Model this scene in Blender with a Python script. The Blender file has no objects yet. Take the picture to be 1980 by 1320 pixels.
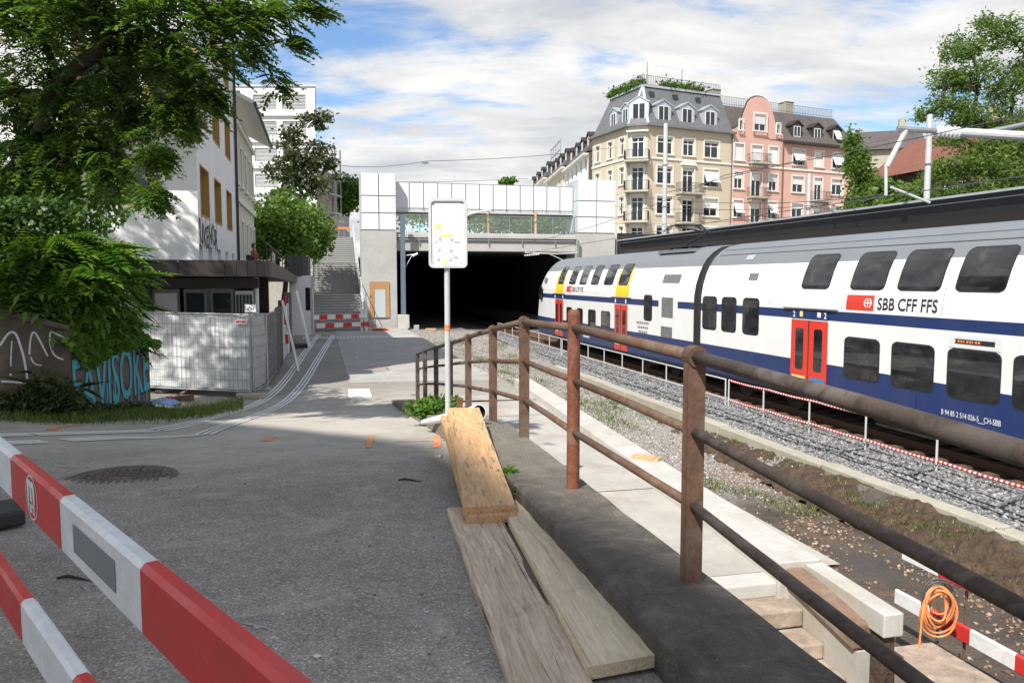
import bpy, math, random
import numpy as np
from mathutils import Vector, Matrix, Quaternion

R = math.radians
SC = bpy.context.scene
COL = SC.collection

# ------------------------------------------------------------------ camera
CAMZ = 3.45                       # metres above the rail heads; the street here lies 1.6 m below
FPX, CX, CY, HOR = 1517.0, 990.0, 660.0, 540.0
TH = math.atan((CY - HOR) / FPX)
cam_d = bpy.data.cameras.new('camera')
cam_d.sensor_width = 36.0
cam_d.lens = FPX / 1980.0 * 36.0
cam_d.clip_start, cam_d.clip_end = 0.05, 4000
cam = bpy.data.objects.new('camera', cam_d)
COL.objects.link(cam)
cam.location = (0, 0, CAMZ)
cam.rotation_euler = (math.pi / 2 - TH, 0, 0)
SC.camera = cam

# ------------------------------------------------------------------ light
SUN = Vector((0.43, 0.78, -1.0)).normalized()      # the way the light travels
w = bpy.data.worlds.new('World'); SC.world = w; w.use_nodes = True
nt = w.node_tree; nt.nodes.clear()
def wn(t, **k):
    n = nt.nodes.new(t)
    for a, b in k.items(): setattr(n, a, b)
    return n
out = wn('ShaderNodeOutputWorld'); bg = wn('ShaderNodeBackground'); bg.inputs[1].default_value = 0.14
sky = wn('ShaderNodeTexSky', sky_type='NISHITA', sun_disc=False)
sky.sun_elevation = math.asin(-SUN.z); sky.sun_rotation = math.atan2(-SUN.x, -SUN.y)
sky.altitude = 400; sky.air_density = 1.0; sky.dust_density = 0.6; sky.ozone_density = 1.6
tc = wn('ShaderNodeTexCoord'); sep = wn('ShaderNodeSeparateXYZ'); nt.links.new(tc.outputs['Generated'], sep.inputs[0])
def wm_(op, a, b):
    n = wn('ShaderNodeMath', operation=op)
    for i, v in enumerate((a, b)):
        if v is None: continue
        if isinstance(v, (int, float)): n.inputs[i].default_value = v
        else: nt.links.new(v, n.inputs[i])
    return n.outputs[0]
zz = wm_('ADD', wm_('MAXIMUM', sep.outputs[2], 0.0), 0.16)
cmb = wn('ShaderNodeCombineXYZ')
nt.links.new(wm_('DIVIDE', sep.outputs[0], zz), cmb.inputs[0]); nt.links.new(wm_('DIVIDE', sep.outputs[1], zz), cmb.inputs[1])
def wnoise(scale, det, rough, dist, off, rot=0.0, sx=1.0, sy=1.0):
    mp = wn('ShaderNodeMapping'); mp.inputs['Location'].default_value = off
    mp.inputs['Rotation'].default_value = (0, 0, rot); mp.inputs['Scale'].default_value = (sx, sy, 1)
    nt.links.new(cmb.outputs[0], mp.inputs[0])
    n = wn('ShaderNodeTexNoise'); n.inputs['Scale'].default_value = scale; n.inputs['Detail'].default_value = det
    n.inputs['Roughness'].default_value = rough; n.inputs['Distortion'].default_value = dist
    nt.links.new(mp.outputs[0], n.inputs['Vector']); return n.outputs[0]
big = wnoise(0.62, 3, 0.5, 0.2, (8.7, 5.2, 0.0))
fine = wnoise(2.6, 8, 0.62, 0.35, (1.0, 0.3, 0), R(25), 0.9, 1.35)
mask = wm_('ADD', wm_('MULTIPLY', big, 0.62), wm_('MULTIPLY', fine, 0.52))
rp = wn('ShaderNodeValToRGB'); rp.color_ramp.interpolation = 'EASE'
rp.color_ramp.elements[0].position = 0.455; rp.color_ramp.elements[0].color = (0, 0, 0, 1)
rp.color_ramp.elements[1].position = 0.60; rp.color_ramp.elements[1].color = (1, 1, 1, 1)
nt.links.new(mask, rp.inputs[0])
shade = wnoise(1.9, 6, 0.58, 0.3, (5.0, 2.0, 0), R(25), 0.8, 1.4)
cr = wn('ShaderNodeValToRGB')
cr.color_ramp.elements[0].position = 0.36; cr.color_ramp.elements[0].color = (2.55, 2.65, 2.82, 1)
cr.color_ramp.elements[1].position = 0.62; cr.color_ramp.elements[1].color = (4.0, 3.96, 3.88, 1)
nt.links.new(shade, cr.inputs[0])
boost = wn('ShaderNodeMix', data_type='RGBA', blend_type='MULTIPLY'); boost.inputs[0].default_value = 1.0
nt.links.new(sky.outputs[0], boost.inputs[6]); boost.inputs[7].default_value = (0.54, 0.63, 0.71, 1)
mixc = wn('ShaderNodeMix', data_type='RGBA')
nt.links.new(rp.outputs[0], mixc.inputs[0]); nt.links.new(boost.outputs[2], mixc.inputs[6]); nt.links.new(cr.outputs[0], mixc.inputs[7])
nt.links.new(mixc.outputs[2], bg.inputs[0]); nt.links.new(bg.outputs[0], out.inputs[0])

sun_d = bpy.data.lights.new('sun', 'SUN'); sun_d.energy = 3.7; sun_d.angle = R(0.53); sun_d.color = (1.0, 0.965, 0.90)
sun = bpy.data.objects.new('sun', sun_d); COL.objects.link(sun)
sun.rotation_euler = SUN.to_track_quat('-Z', 'Y').to_euler()
sun.location = (-40, -40, 60)

SC.view_settings.view_transform = 'Standard'; SC.view_settings.look = 'None'
SC.view_settings.exposure = 0.86; SC.view_settings.gamma = 1.0
SC.view_settings.use_curve_mapping = False
try:
    SC.cycles.max_bounces = 8; SC.cycles.transparent_max_bounces = 12
except Exception:
    pass

# ------------------------------------------------------------------ frames and measuring helpers
PHI = R(13.6)                     # the railway runs 13.6 degrees to the west of the viewing axis
TX, TY = -math.sin(PHI), math.cos(PHI)
SX, SY = math.cos(PHI), math.sin(PHI)
def W(s, t, z): return Vector((s * SX + t * TX, s * SY + t * TY, z))
def ST(p): return (p[0] * SX + p[1] * SY, p[0] * TX + p[1] * TY)
def ray(px, py):
    u = (px - CX) / FPX; v = (CY - py) / FPX
    y = math.cos(TH) + v * math.sin(TH); z = v * math.cos(TH) - math.sin(TH)
    return Vector((u / y, 1.0, z / y))
def pt(px, py, d): r = ray(px, py); return Vector((r.x * d, d, CAMZ + r.z * d))
def pz(px, py, z): r = ray(px, py); d = (z - CAMZ) / r.z; return Vector((r.x * d, d, z))
def ps(px, py, s):
    r = ray(px, py); d = s / (r.x * SX + r.y * SY); return Vector((r.x * d, d, CAMZ + r.z * d))
def ptk(px, py, t):
    r = ray(px, py); d = t / (r.x * TX + r.y * TY); return Vector((r.x * d, d, CAMZ + r.z * d))
_DT = [-30, 4, 5.5, 7, 9, 11, 13, 15, 17, 18.5, 20, 22, 25, 35, 47, 70]
_DV = [1.6, 1.6, 1.61, 1.66, 1.83, 2.04, 2.28, 2.52, 2.73, 2.83, 2.87, 2.91, 2.95, 3.0, 3.05, 3.1]
_xs = np.arange(-30, 70, 0.1); _ys = np.interp(_xs, _DT, _DV)
_k = np.ones(15) / 15; _ys2 = np.convolve(np.pad(_ys, 7, mode='edge'), _k, mode='valid')
def street_z(s, t):
    te = t + max(-6.0, 1.1 * min(0.0, s + 2.0))
    return CAMZ - float(np.interp(te, _xs, _ys2))
def gnd(px, py):                   # where a line of sight meets the street
    r = ray(px, py); d = 1.0
    while d < 90:
        p = Vector((r.x * d, d, CAMZ + r.z * d)); s, t = ST(p)
        if p.z <= street_z(s, t): break
        d += 0.03
    p.z = street_z(*ST(p)); return p

# ------------------------------------------------------------------ scene helpers
def setp(o, label=None, cat=None, group=None, kind=None):
    if label: o['label'] = label
    if cat: o['category'] = cat
    if group: o['group'] = group
    if kind: o['kind'] = kind
    return o
def thing(name, label, cat, loc=(0, 0, 0), rz=0.0, group=None, kind=None):
    o = bpy.data.objects.new(name, None); COL.objects.link(o)
    o.location = loc; o.rotation_euler = (0, 0, rz); o.empty_display_size = 0.2
    return setp(o, label, cat, group, kind)
def wmat(o):
    m = Matrix.Identity(4)
    while o is not None:
        loc = Matrix.Translation(o.location); rot = o.rotation_euler.to_matrix().to_4x4()
        sc = Matrix.Diagonal((*o.scale, 1)); m = loc @ rot @ sc @ m; o = o.parent
    return m
def obj(name, me, parent=None, loc=None, rot=None):
    o = bpy.data.objects.new(name, me); COL.objects.link(o)
    if parent is not None: o.parent = parent
    if loc is not None: o.location = loc
    if rot is not None: o.rotation_euler = rot
    return o
def copy_tree(o, parent=None):
    c = o.copy(); COL.objects.link(c); c.parent = parent
    for ch in [x for x in bpy.data.objects if x.parent == o and x is not c]:
        copy_tree(ch, c)
    return c

class MB:
    """collects faces and links them as one mesh object"""
    def __init__(s): s.v = []; s.f = []; s.m = []
    def add(s, vs, fs, mi=0):
        b = len(s.v); s.v.extend([tuple(p) for p in vs])
        for f in fs: s.f.append(tuple(b + i for i in f)); s.m.append(mi)
        return s
    def box(s, x0, x1, y0, y1, z0, z1, mi=0):
        vs = [(x0, y0, z0), (x1, y0, z0), (x1, y1, z0), (x0, y1, z0), (x0, y0, z1), (x1, y0, z1), (x1, y1, z1), (x0, y1, z1)]
        return s.add(vs, [(0, 3, 2, 1), (4, 5, 6, 7), (0, 1, 5, 4), (1, 2, 6, 5), (2, 3, 7, 6), (3, 0, 4, 7)], mi)
    def bar(s, p, q, w_, h, up=(0, 0, 1), mi=0):
        p = Vector(p); q = Vector(q); d = (q - p).normalized(); up = Vector(up)
        x = d.cross(up)
        if x.length < 1e-5: x = d.cross(Vector((1, 0, 0)))
        x.normalize(); u = x.cross(d).normalized(); x *= w_ / 2; u *= h / 2
        vs = [p - x - u, p + x - u, p + x + u, p - x + u, q - x - u, q + x - u, q + x + u, q - x + u]
        return s.add(vs, [(0, 1, 2, 3), (7, 6, 5, 4), (0, 4, 5, 1), (1, 5, 6, 2), (2, 6, 7, 3), (3, 7, 4, 0)], mi)
    def tube(s, pts, r, n=8, cap=True, mi=0):
        pts = [Vector(p) for p in pts]; k = len(pts)
        rr = r if isinstance(r, (list, tuple)) else [r] * k
        b = len(s.v); prev = None
        for i, p in enumerate(pts):
            d = (pts[min(i + 1, k - 1)] - pts[max(i - 1, 0)])
            d = d.normalized() if d.length > 1e-9 else Vector((0, 0, 1))
            if prev is None:
                x = d.cross(Vector((0, 0, 1)))
                if x.length < 1e-3: x = d.cross(Vector((1, 0, 0)))
            else: x = prev - d * prev.dot(d)
            x.normalize(); y = d.cross(x); prev = x
            for j in range(n):
                a = 2 * math.pi * j / n
                s.v.append(tuple(p + (x * math.cos(a) + y * math.sin(a)) * rr[i]))
        for i in range(k - 1):
            for j in range(n):
                j2 = (j + 1) % n
                s.f.append((b + i * n + j, b + i * n + j2, b + (i + 1) * n + j2, b + (i + 1) * n + j)); s.m.append(mi)
        if cap:
            s.f.append(tuple(b + j for j in reversed(range(n)))); s.m.append(mi)
            s.f.append(tuple(b + (k - 1) * n + j for j in range(n))); s.m.append(mi)
        return s
    def prism(s, poly, ext, mi=0):
        poly = [Vector(p) for p in poly]; ext = Vector(ext); n = len(poly)
        vs = poly + [p + ext for p in poly]
        fs = [tuple(reversed(range(n))), tuple(range(n, 2 * n))] + [(i, (i + 1) % n, n + (i + 1) % n, n + i) for i in range(n)]
        return s.add(vs, fs, mi)
    def lathe(s, c, prof, n=16, mi=0):
        c = Vector(c); b = len(s.v)
        for r, z in prof:
            for j in range(n):
                a = 2 * math.pi * j / n; s.v.append((c.x + r * math.cos(a), c.y + r * math.sin(a), c.z + z))
        for i in range(len(prof) - 1):
            for j in range(n):
                j2 = (j + 1) % n
                s.f.append((b + i * n + j, b + i * n + j2, b + (i + 1) * n + j2, b + (i + 1) * n + j)); s.m.append(mi)
        return s
    def mesh(s, name, mats, smooth=False):
        me = bpy.data.meshes.new(name); me.from_pydata(s.v, [], s.f)
        mats = mats if isinstance(mats, (list, tuple)) else [mats]
        for m in mats: me.materials.append(m)
        if len(mats) > 1: me.polygons.foreach_set('material_index', s.m)
        if smooth: me.polygons.foreach_set('use_smooth', [True] * len(s.f))
        me.update(); return me
    def build(s, name, mats, parent=None, smooth=False, world=False, bevel=0.0, seg=2):
        """world=True: the points are world points, moved into the parent's frame"""
        if world and parent is not None:
            inv = wmat(parent).inverted(); s.v = [tuple(inv @ Vector(p)) for p in s.v]
        o = obj(name, s.mesh(name, mats, smooth), parent)
        if bevel:
            b = o.modifiers.new('edge', 'BEVEL'); b.width = bevel; b.segments = seg; b.limit_method = 'ANGLE'; b.angle_limit = R(40)
        return o
    def build_at(s, name, mats, loc, rz=0.0, smooth=False, bevel=0.0):
        """one-mesh thing: world points, origin set at loc"""
        m = (Matrix.Translation(Vector(loc)) @ Matrix.Rotation(rz, 4, 'Z')).inverted()
        s.v = [tuple(m @ Vector(p)) for p in s.v]
        o = s.build(name, mats, None, smooth, bevel=bevel); o.location = loc; o.rotation_euler = (0, 0, rz); return o

def text_mesh(txt, size=1.0, bold=0.0, align='LEFT'):
    cu = bpy.data.curves.new('lettering', 'FONT'); cu.body = txt; cu.size = size; cu.align_x = align; cu.offset = bold
    cu.resolution_u = 3
    o = bpy.data.objects.new('lettering', cu); COL.objects.link(o)
    dg = bpy.context.evaluated_depsgraph_get(); dg.update()
    me = bpy.data.meshes.new_from_object(o.evaluated_get(dg))
    vs = [tuple(v.co) for v in me.vertices]; fs = [tuple(p.vertices) for p in me.polygons]
    bpy.data.objects.remove(o); bpy.data.curves.remove(cu); bpy.data.meshes.remove(me)
    return vs, fs
def rounded(x0, x1, y0, y1, r, n=4):
    out_ = []
    for cx, cy, a0 in ((x1 - r, y0 + r, -90), (x1 - r, y1 - r, 0), (x0 + r, y1 - r, 90), (x0 + r, y0 + r, 180)):
        for i in range(n + 1):
            a = R(a0 + 90 * i / n); out_.append((cx + r * math.cos(a), cy + r * math.sin(a)))
    return out_

# ------------------------------------------------------------------ materials
def new_mat(name):
    m = bpy.data.materials.new(name); m.use_nodes = True; t = m.node_tree
    b = t.nodes['Principled BSDF']; return m, t, b
def N(t, typ, **k):
    n = t.nodes.new(typ)
    for a, b in k.items():
        if a == 'ins':
            for i, v in b.items(): n.inputs[i].default_value = v
        else: setattr(n, a, b)
    return n
def ramp(t, src, stops):
    n = N(t, 'ShaderNodeValToRGB'); e = n.color_ramp.elements
    while len(e) < len(stops): e.new(0.5)
    for i, (p, c) in enumerate(stops):
        e[i].position = p; e[i].color = (*c, 1) if len(c) == 3 else c
    t.links.new(src, n.inputs[0]); return n.outputs[0]
def mixc_(t, f, a, b, mode='MIX'):
    n = N(t, 'ShaderNodeMix', data_type='RGBA', blend_type=mode)
    for i, v in ((0, f), (6, a), (7, b)):
        if hasattr(v, 'links') or hasattr(v, 'is_linked'): t.links.new(v, n.inputs[i])
        else: n.inputs[i].default_value = v if i == 0 else (*v[:3], 1)
    return n.outputs[2]
def noise_(t, vec, scale, detail=6, rough=0.6, dist=0.0):
    n = N(t, 'ShaderNodeTexNoise', ins={'Scale': scale, 'Detail': detail, 'Roughness': rough, 'Distortion': dist})
    t.links.new(vec, n.inputs['Vector']); return n.outputs[0]
def vor_(t, vec, scale, feat='F1', outn='Distance'):
    n = N(t, 'ShaderNodeTexVoronoi', feature=feat, ins={'Scale': scale}); t.links.new(vec, n.inputs['Vector']); return n.outputs[outn]
def coords(t, kind='Object', scale=(1, 1, 1), rot=(0, 0, 0)):
    c = N(t, 'ShaderNodeTexCoord'); mp = N(t, 'ShaderNodeMapping', ins={'Scale': scale, 'Rotation': rot})
    t.links.new(c.outputs[kind], mp.inputs[0]); return mp.outputs[0]
def wcoords(t, scale=(1, 1, 1), rot=(0, 0, 0)):
    c = N(t, 'ShaderNodeNewGeometry'); mp = N(t, 'ShaderNodeMapping', ins={'Scale': scale, 'Rotation': rot})
    t.links.new(c.outputs['Position'], mp.inputs[0]); return mp.outputs[0]
def math_(t, op, a, b=0.5):
    n = N(t, 'ShaderNodeMath', operation=op)
    for i, v in enumerate((a, b)):
        if hasattr(v, 'is_linked'): t.links.new(v, n.inputs[i])
        else: n.inputs[i].default_value = v
    return n.outputs[0]
def bump_(t, b, h, strength=0.3, dist=0.01):
    n = N(t, 'ShaderNodeBump', ins={'Strength': strength, 'Distance': dist}); t.links.new(h, n.inputs['Height']); t.links.new(n.outputs[0], b.inputs['Normal'])
def c3(c, k): return tuple(min(1.0, x * k) for x in c)
def plain(name, col, rough=0.6, metal=0.0, var=0.18, scale=3.0, bump=0.15, bscale=40, world=False, rnd=0.0, spec=0.5, bdist=0.01):
    """a colour with uneven tone, fine relief and optional piece-to-piece variation"""
    m, t, b = new_mat(name); v = wcoords(t) if world else coords(t)
    n1 = noise_(t, v, scale, 8, 0.65)
    c = ramp(t, n1, [(0.28, c3(col, 1 - var)), (0.72, c3(col, 1 + var))])
    if rnd:
        oi = N(t, 'ShaderNodeObjectInfo'); c = mixc_(t, 1.0, c, ramp(t, oi.outputs['Random'], [(0, (1 - rnd,) * 3), (1, (1.0,) * 3)]), 'MULTIPLY')
    t.links.new(c, b.inputs['Base Color']); b.inputs['Roughness'].default_value = rough; b.inputs['Metallic'].default_value = metal
    b.inputs['Specular IOR Level'].default_value = spec
    if bump: bump_(t, b, noise_(t, v, bscale, 6, 0.6), bump, bdist)
    return m
def concrete(name, col, var=0.22, scale=1.2, stain=(0.16, 0.14, 0.11), amount=0.35, rough=0.85, bump=0.25):
    m, t, b = new_mat(name); v = wcoords(t)
    n1 = noise_(t, v, scale, 9, 0.7, 0.3); n2 = noise_(t, v, scale * 14, 5, 0.7); n3 = noise_(t, v, scale * 0.5, 6, 0.7, 0.6)
    c = ramp(t, n1, [(0.25, c3(col, 1 - var)), (0.75, c3(col, 1 + var))])
    c = mixc_(t, 0.5, c, ramp(t, n2, [(0.3, (0.82,) * 3), (0.7, (1, 1, 1))]), 'MULTIPLY')
    c = mixc_(t, ramp(t, n3, [(0.52, (0, 0, 0)), (0.72, (amount,) * 3)]), c, stain)
    t.links.new(c, b.inputs['Base Color']); b.inputs['Roughness'].default_value = rough
    bump_(t, b, noise_(t, v, 55, 7, 0.7), bump, 0.006); return m
# ------------------------------------------------------------------ the materials of this place
def asphalt_mat():
    m, t, b = new_mat('asphalt'); v = wcoords(t)
    agg = vor_(t, v, 120, 'F1', 'Color'); sepc = N(t, 'ShaderNodeSeparateColor'); t.links.new(agg, sepc.inputs[0])
    c = ramp(t, sepc.outputs[0], [(0.0, (0.185, 0.165, 0.136)), (0.5, (0.285, 0.256, 0.214)), (0.88, (0.36, 0.325, 0.275)), (1.0, (0.58, 0.535, 0.46))])
    n1 = noise_(t, v, 0.55, 8, 0.65, 0.4)
    c = mixc_(t, 1.0, c, ramp(t, n1, [(0.3, (0.72, 0.72, 0.72)), (0.7, (1.18, 1.17, 1.15))]), 'MULTIPLY')
    n2 = noise_(t, v, 1.5, 8, 0.7, 1.0)                       # pale scuffs and dust
    c = mixc_(t, ramp(t, n2, [(0.53, (0, 0, 0)), (0.70, (0.6,) * 3)]), c, (0.44, 0.405, 0.355))
    n3 = noise_(t, v, 9.0, 6, 0.7, 0.2)
    c = mixc_(t, ramp(t, n3, [(0.62, (0, 0, 0)), (0.75, (0.45,) * 3)]), c, (0.12, 0.112, 0.10))
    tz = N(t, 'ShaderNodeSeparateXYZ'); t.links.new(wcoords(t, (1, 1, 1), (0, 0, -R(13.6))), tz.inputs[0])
    dn = math_(t, 'ADD', tz.outputs[1], math_(t, 'MULTIPLY', noise_(t, v, 0.35, 6, 0.65, 0.8), 5.0))      # site dust over the slope; its pale tone also paints in the sunlit stretch
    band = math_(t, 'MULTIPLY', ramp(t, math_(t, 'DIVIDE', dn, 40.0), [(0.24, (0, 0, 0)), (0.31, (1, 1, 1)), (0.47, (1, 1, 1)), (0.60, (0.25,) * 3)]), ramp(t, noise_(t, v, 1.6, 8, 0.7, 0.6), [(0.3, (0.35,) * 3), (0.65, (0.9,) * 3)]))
    wornp = noise_(t, v, 0.9, 9, 0.72, 1.2)
    dark = math_(t, 'MULTIPLY', ramp(t, math_(t, 'DIVIDE', dn, 40.0), [(0.42, (0, 0, 0)), (0.50, (1, 1, 1))]), ramp(t, wornp, [(0.35, (1, 1, 1)), (0.62, (0.45,) * 3)]))
    c = mixc_(t, dark, c, mixc_(t, 0.5, (0.13, 0.125, 0.118), c))                 # darker asphalt by the fence
    c = mixc_(t, 1.0, c, ramp(t, noise_(t, v, 2.2, 9, 0.75, 1.5), [(0.3, (0.74,) * 3), (0.65, (1.12,) * 3)]), 'MULTIPLY')
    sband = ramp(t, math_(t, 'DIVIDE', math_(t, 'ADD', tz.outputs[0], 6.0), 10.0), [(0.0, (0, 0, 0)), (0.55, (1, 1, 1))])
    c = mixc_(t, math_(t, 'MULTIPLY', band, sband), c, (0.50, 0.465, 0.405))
    cr = vor_(t, wcoords(t, (0.55, 0.55, 0.55)), 1.0, 'DISTANCE_TO_EDGE')      # fine cracks
    c = mixc_(t, ramp(t, cr, [(0.0, (0.12,) * 3), (0.004, (0, 0, 0))]), c, (0.10, 0.095, 0.09))
    t.links.new(c, b.inputs['Base Color']); b.inputs['Roughness'].default_value = 0.88
    bump_(t, b, math_(t, 'ADD', vor_(t, v, 95), noise_(t, v, 30, 5, 0.7)), 0.5, 0.006); return m
def dust_mat():
    m, t, b = new_mat('dusty_concrete'); v = wcoords(t)
    c = ramp(t, noise_(t, v, 0.8, 9, 0.7, 0.6), [(0.25, (0.30, 0.28, 0.25)), (0.7, (0.47, 0.45, 0.41))])
    c = mixc_(t, 0.6, c, ramp(t, vor_(t, v, 60, 'F1', 'Color'), [(0, (0.72,) * 3), (1, (1,) * 3)]), 'MULTIPLY')
    c = mixc_(t, ramp(t, noise_(t, v, 2.5, 7, 0.7, 1.0), [(0.55, (0, 0, 0)), (0.72, (0.5,) * 3)]), c, (0.20, 0.185, 0.165))
    t.links.new(c, b.inputs['Base Color']); b.inputs['Roughness'].default_value = 0.9
    bump_(t, b, noise_(t, v, 45, 6, 0.7), 0.4, 0.006); return m
def wood_mat(name, light, dark, ring=26.0, rnd=0.12, knots=True, axis=1, cracks=0.0):
    m, t, b = new_mat(name)
    sc = [7.0, 7.0, 7.0]; sc[axis] = 0.55
    v = coords(t, 'Object', tuple(sc))
    n = noise_(t, v, 3.2, 8, 0.7, 1.6); n2 = noise_(t, coords(t, 'Object', tuple(x * 3 for x in sc)), 4.0, 6, 0.75, 0.4)
    c = ramp(t, n, [(0.28, dark), (0.5, tuple((a + b_) / 2 for a, b_ in zip(light, dark))), (0.72, light)])
    c = mixc_(t, 0.75, c, ramp(t, n2, [(0.3, (0.72, 0.68, 0.63)), (0.62, (1.08, 1.06, 1.04))]), 'MULTIPLY')
    if cracks:
        sc2 = [30.0, 30.0, 30.0]; sc2[axis] = 0.8
        ck = noise_(t, coords(t, 'Object', tuple(sc2)), 1.0, 3, 0.6, 0.9); c = mixc_(t, ramp(t, ck, [(0.60, (0, 0, 0)), (0.635, (cracks,) * 3)]), c, (0.05, 0.035, 0.025))
    st = noise_(t, coords(t), 2.2, 7, 0.7, 0.8)
    c = mixc_(t, ramp(t, st, [(0.55, (0, 0, 0)), (0.75, (0.6,) * 3)]), c, c3(dark, 0.62))
    oi = N(t, 'ShaderNodeObjectInfo'); c = mixc_(t, 1.0, c, ramp(t, oi.outputs['Random'], [(0, (1 - rnd,) * 3), (1, (1,) * 3)]), 'MULTIPLY')
    t.links.new(c, b.inputs['Base Color']); b.inputs['Roughness'].default_value = 0.78
    bump_(t, b, n2, 0.5, 0.006); return m
def rust_mat(name, a, bcol, dark, paint=None, amount=0.5):
    m, t, b = new_mat(name); v = coords(t)
    n = noise_(t, v, 9, 9, 0.75, 0.5); n2 = noise_(t, v, 45, 6, 0.7); n3 = noise_(t, v, 3, 7, 0.7, 0.9)
    c = ramp(t, n, [(0.25, dark), (0.5, a), (0.75, bcol)])
    c = mixc_(t, 0.7, c, ramp(t, n2, [(0.35, (0.6,) * 3), (0.65, (1.1,) * 3)]), 'MULTIPLY')
    if paint: c = mixc_(t, ramp(t, n3, [(0.5, (0, 0, 0)), (0.6, (amount,) * 3)]), c, paint)
    t.links.new(c, b.inputs['Base Color']); b.inputs['Roughness'].default_value = 0.72; b.inputs['Metallic'].default_value = 0.15
    bump_(t, b, n2, 0.45, 0.003); return m
def leaf_mat(name, dark, mid, light, trans=0.35, rough=0.5):
    m = bpy.data.materials.new(name); m.use_nodes = True; t = m.node_tree; t.nodes.clear()
    o = N(t, 'ShaderNodeOutputMaterial'); at = N(t, 'ShaderNodeAttribute', attribute_name='tone')
    c = ramp(t, at.outputs['Fac'], [(0.0, dark), (0.5, mid), (1.0, light)])
    p = N(t, 'ShaderNodeBsdfPrincipled', ins={'Roughness': rough, 'Specular IOR Level': 0.35}); tr = N(t, 'ShaderNodeBsdfTranslucent')
    t.links.new(c, p.inputs['Base Color'])
    tcol = mixc_(t, 1.0, c, (1.25, 1.35, 0.55), 'MULTIPLY'); t.links.new(tcol, tr.inputs[0])
    mx = N(t, 'ShaderNodeMixShader', ins={0: trans}); t.links.new(p.outputs[0], mx.inputs[1]); t.links.new(tr.outputs[0], mx.inputs[2])
    t.links.new(mx.outputs[0], o.inputs[0]); return m
def stone_mat(name, stops, rough=0.85):
    m, t, b = new_mat(name); at = N(t, 'ShaderNodeAttribute', attribute_name='tone')
    c = ramp(t, at.outputs['Fac'], stops)
    c = mixc_(t, 0.5, c, ramp(t, noise_(t, wcoords(t), 60, 4, 0.7), [(0.3, (0.7,) * 3), (0.7, (1,) * 3)]), 'MULTIPLY')
    t.links.new(c, b.inputs['Base Color']); b.inputs['Roughness'].default_value = rough; return m
def glass_mat(name, col=(0.02, 0.025, 0.03), rough=0.04, spec=0.6):
    m, t, b = new_mat(name)
    c = ramp(t, noise_(t, wcoords(t), 0.9, 3, 0.5), [(0.3, c3(col, 0.6)), (0.7, c3(col, 1.5))])
    t.links.new(c, b.inputs['Base Color']); b.inputs['Roughness'].default_value = rough; b.inputs['Specular IOR Level'].default_value = spec
    return m
def tglass_mat():
    m, t, b = new_mat('train_glass')                          # dark panes; pale blotches in the colour suggest seats and pass for reflections
    c = ramp(t, noise_(t, coords(t, 'Object', (1, 1.6, 3.2)), 1.1, 4, 0.6, 0.4), [(0.35, (0.008, 0.009, 0.011)), (0.6, (0.03, 0.031, 0.033)), (0.78, (0.085, 0.083, 0.078))])
    t.links.new(c, b.inputs['Base Color']); b.inputs['Roughness'].default_value = 0.03; b.inputs['Specular IOR Level'].default_value = 0.7
    bump_(t, b, noise_(t, coords(t), 0.8, 2, 0.5), 0.05, 0.02); return m
def train_paint(name, col, rough=0.28, dirt=0.25, dcol=(0.2, 0.18, 0.15)):
    m, t, b = new_mat(name)
    n = noise_(t, coords(t, 'Object', (0.9, 0.9, 0.12)), 2.2, 8, 0.7); n2 = noise_(t, coords(t), 0.5, 5, 0.6)
    c = mixc_(t, ramp(t, n, [(0.42, (0, 0, 0)), (0.8, (dirt,) * 3)]), col, dcol)
    c = mixc_(t, 0.6, c, ramp(t, n2, [(0.3, (0.93,) * 3), (0.7, (1,) * 3)]), 'MULTIPLY')
    t.links.new(c, b.inputs['Base Color']); b.inputs['Roughness'].default_value = rough
    bump_(t, b, noise_(t, coords(t, 'Object', (1, 1, 0.6)), 1.4, 2, 0.5), 0.06, 0.02); return m
def slate_mat(name, a, bcol, sc=5.0):
    m, t, b = new_mat(name); v = coords(t)
    br = N(t, 'ShaderNodeTexBrick', ins={'Scale': sc, 'Mortar Size': 0.018, 'Color1': (*a, 1), 'Color2': (*bcol, 1), 'Mortar': (*c3(a, 0.5), 1), 'Brick Width': 0.5, 'Row Height': 0.28})
    s_ = N(t, 'ShaderNodeSeparateXYZ'); t.links.new(v, s_.inputs[0]); cb = N(t, 'ShaderNodeCombineXYZ')
    t.links.new(math_(t, 'ADD', s_.outputs[0], s_.outputs[1]), cb.inputs[0]); t.links.new(s_.outputs[2], cb.inputs[1]); t.links.new(cb.outputs[0], br.inputs['Vector'])
    c = mixc_(t, 0.7, br.outputs[0], ramp(t, noise_(t, v, 0.8, 6, 0.7), [(0.3, (0.75,) * 3), (0.7, (1.1,) * 3)]), 'MULTIPLY')
    t.links.new(c, b.inputs['Base Color']); b.inputs['Roughness'].default_value = 0.6
    bump_(t, b, br.outputs[1], 0.3, 0.02); return m
def barrier_paint(name, col, grime, amount):
    m, t, b = new_mat(name); v = coords(t)
    c = mixc_(t, ramp(t, noise_(t, v, 7, 9, 0.78, 0.8), [(0.46, (0, 0, 0)), (0.70, (amount * 1.3,) * 3)]), col, grime)
    c = mixc_(t, ramp(t, noise_(t, coords(t, 'Object', (9, 9, 60)), 3, 7, 0.8, 0.3), [(0.66, (0, 0, 0)), (0.72, (amount * 1.6,) * 3)]), c, c3(grime, 0.7))
    t.links.new(c, b.inputs['Base Color']); t.links.new(ramp(t, noise_(t, v, 4, 6, 0.6), [(0.3, (0.3,) * 3), (0.7, (0.6,) * 3)]), b.inputs['Roughness'])
    bump_(t, b, noise_(t, v, 9, 5, 0.6), 0.12, 0.004); return m
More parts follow.
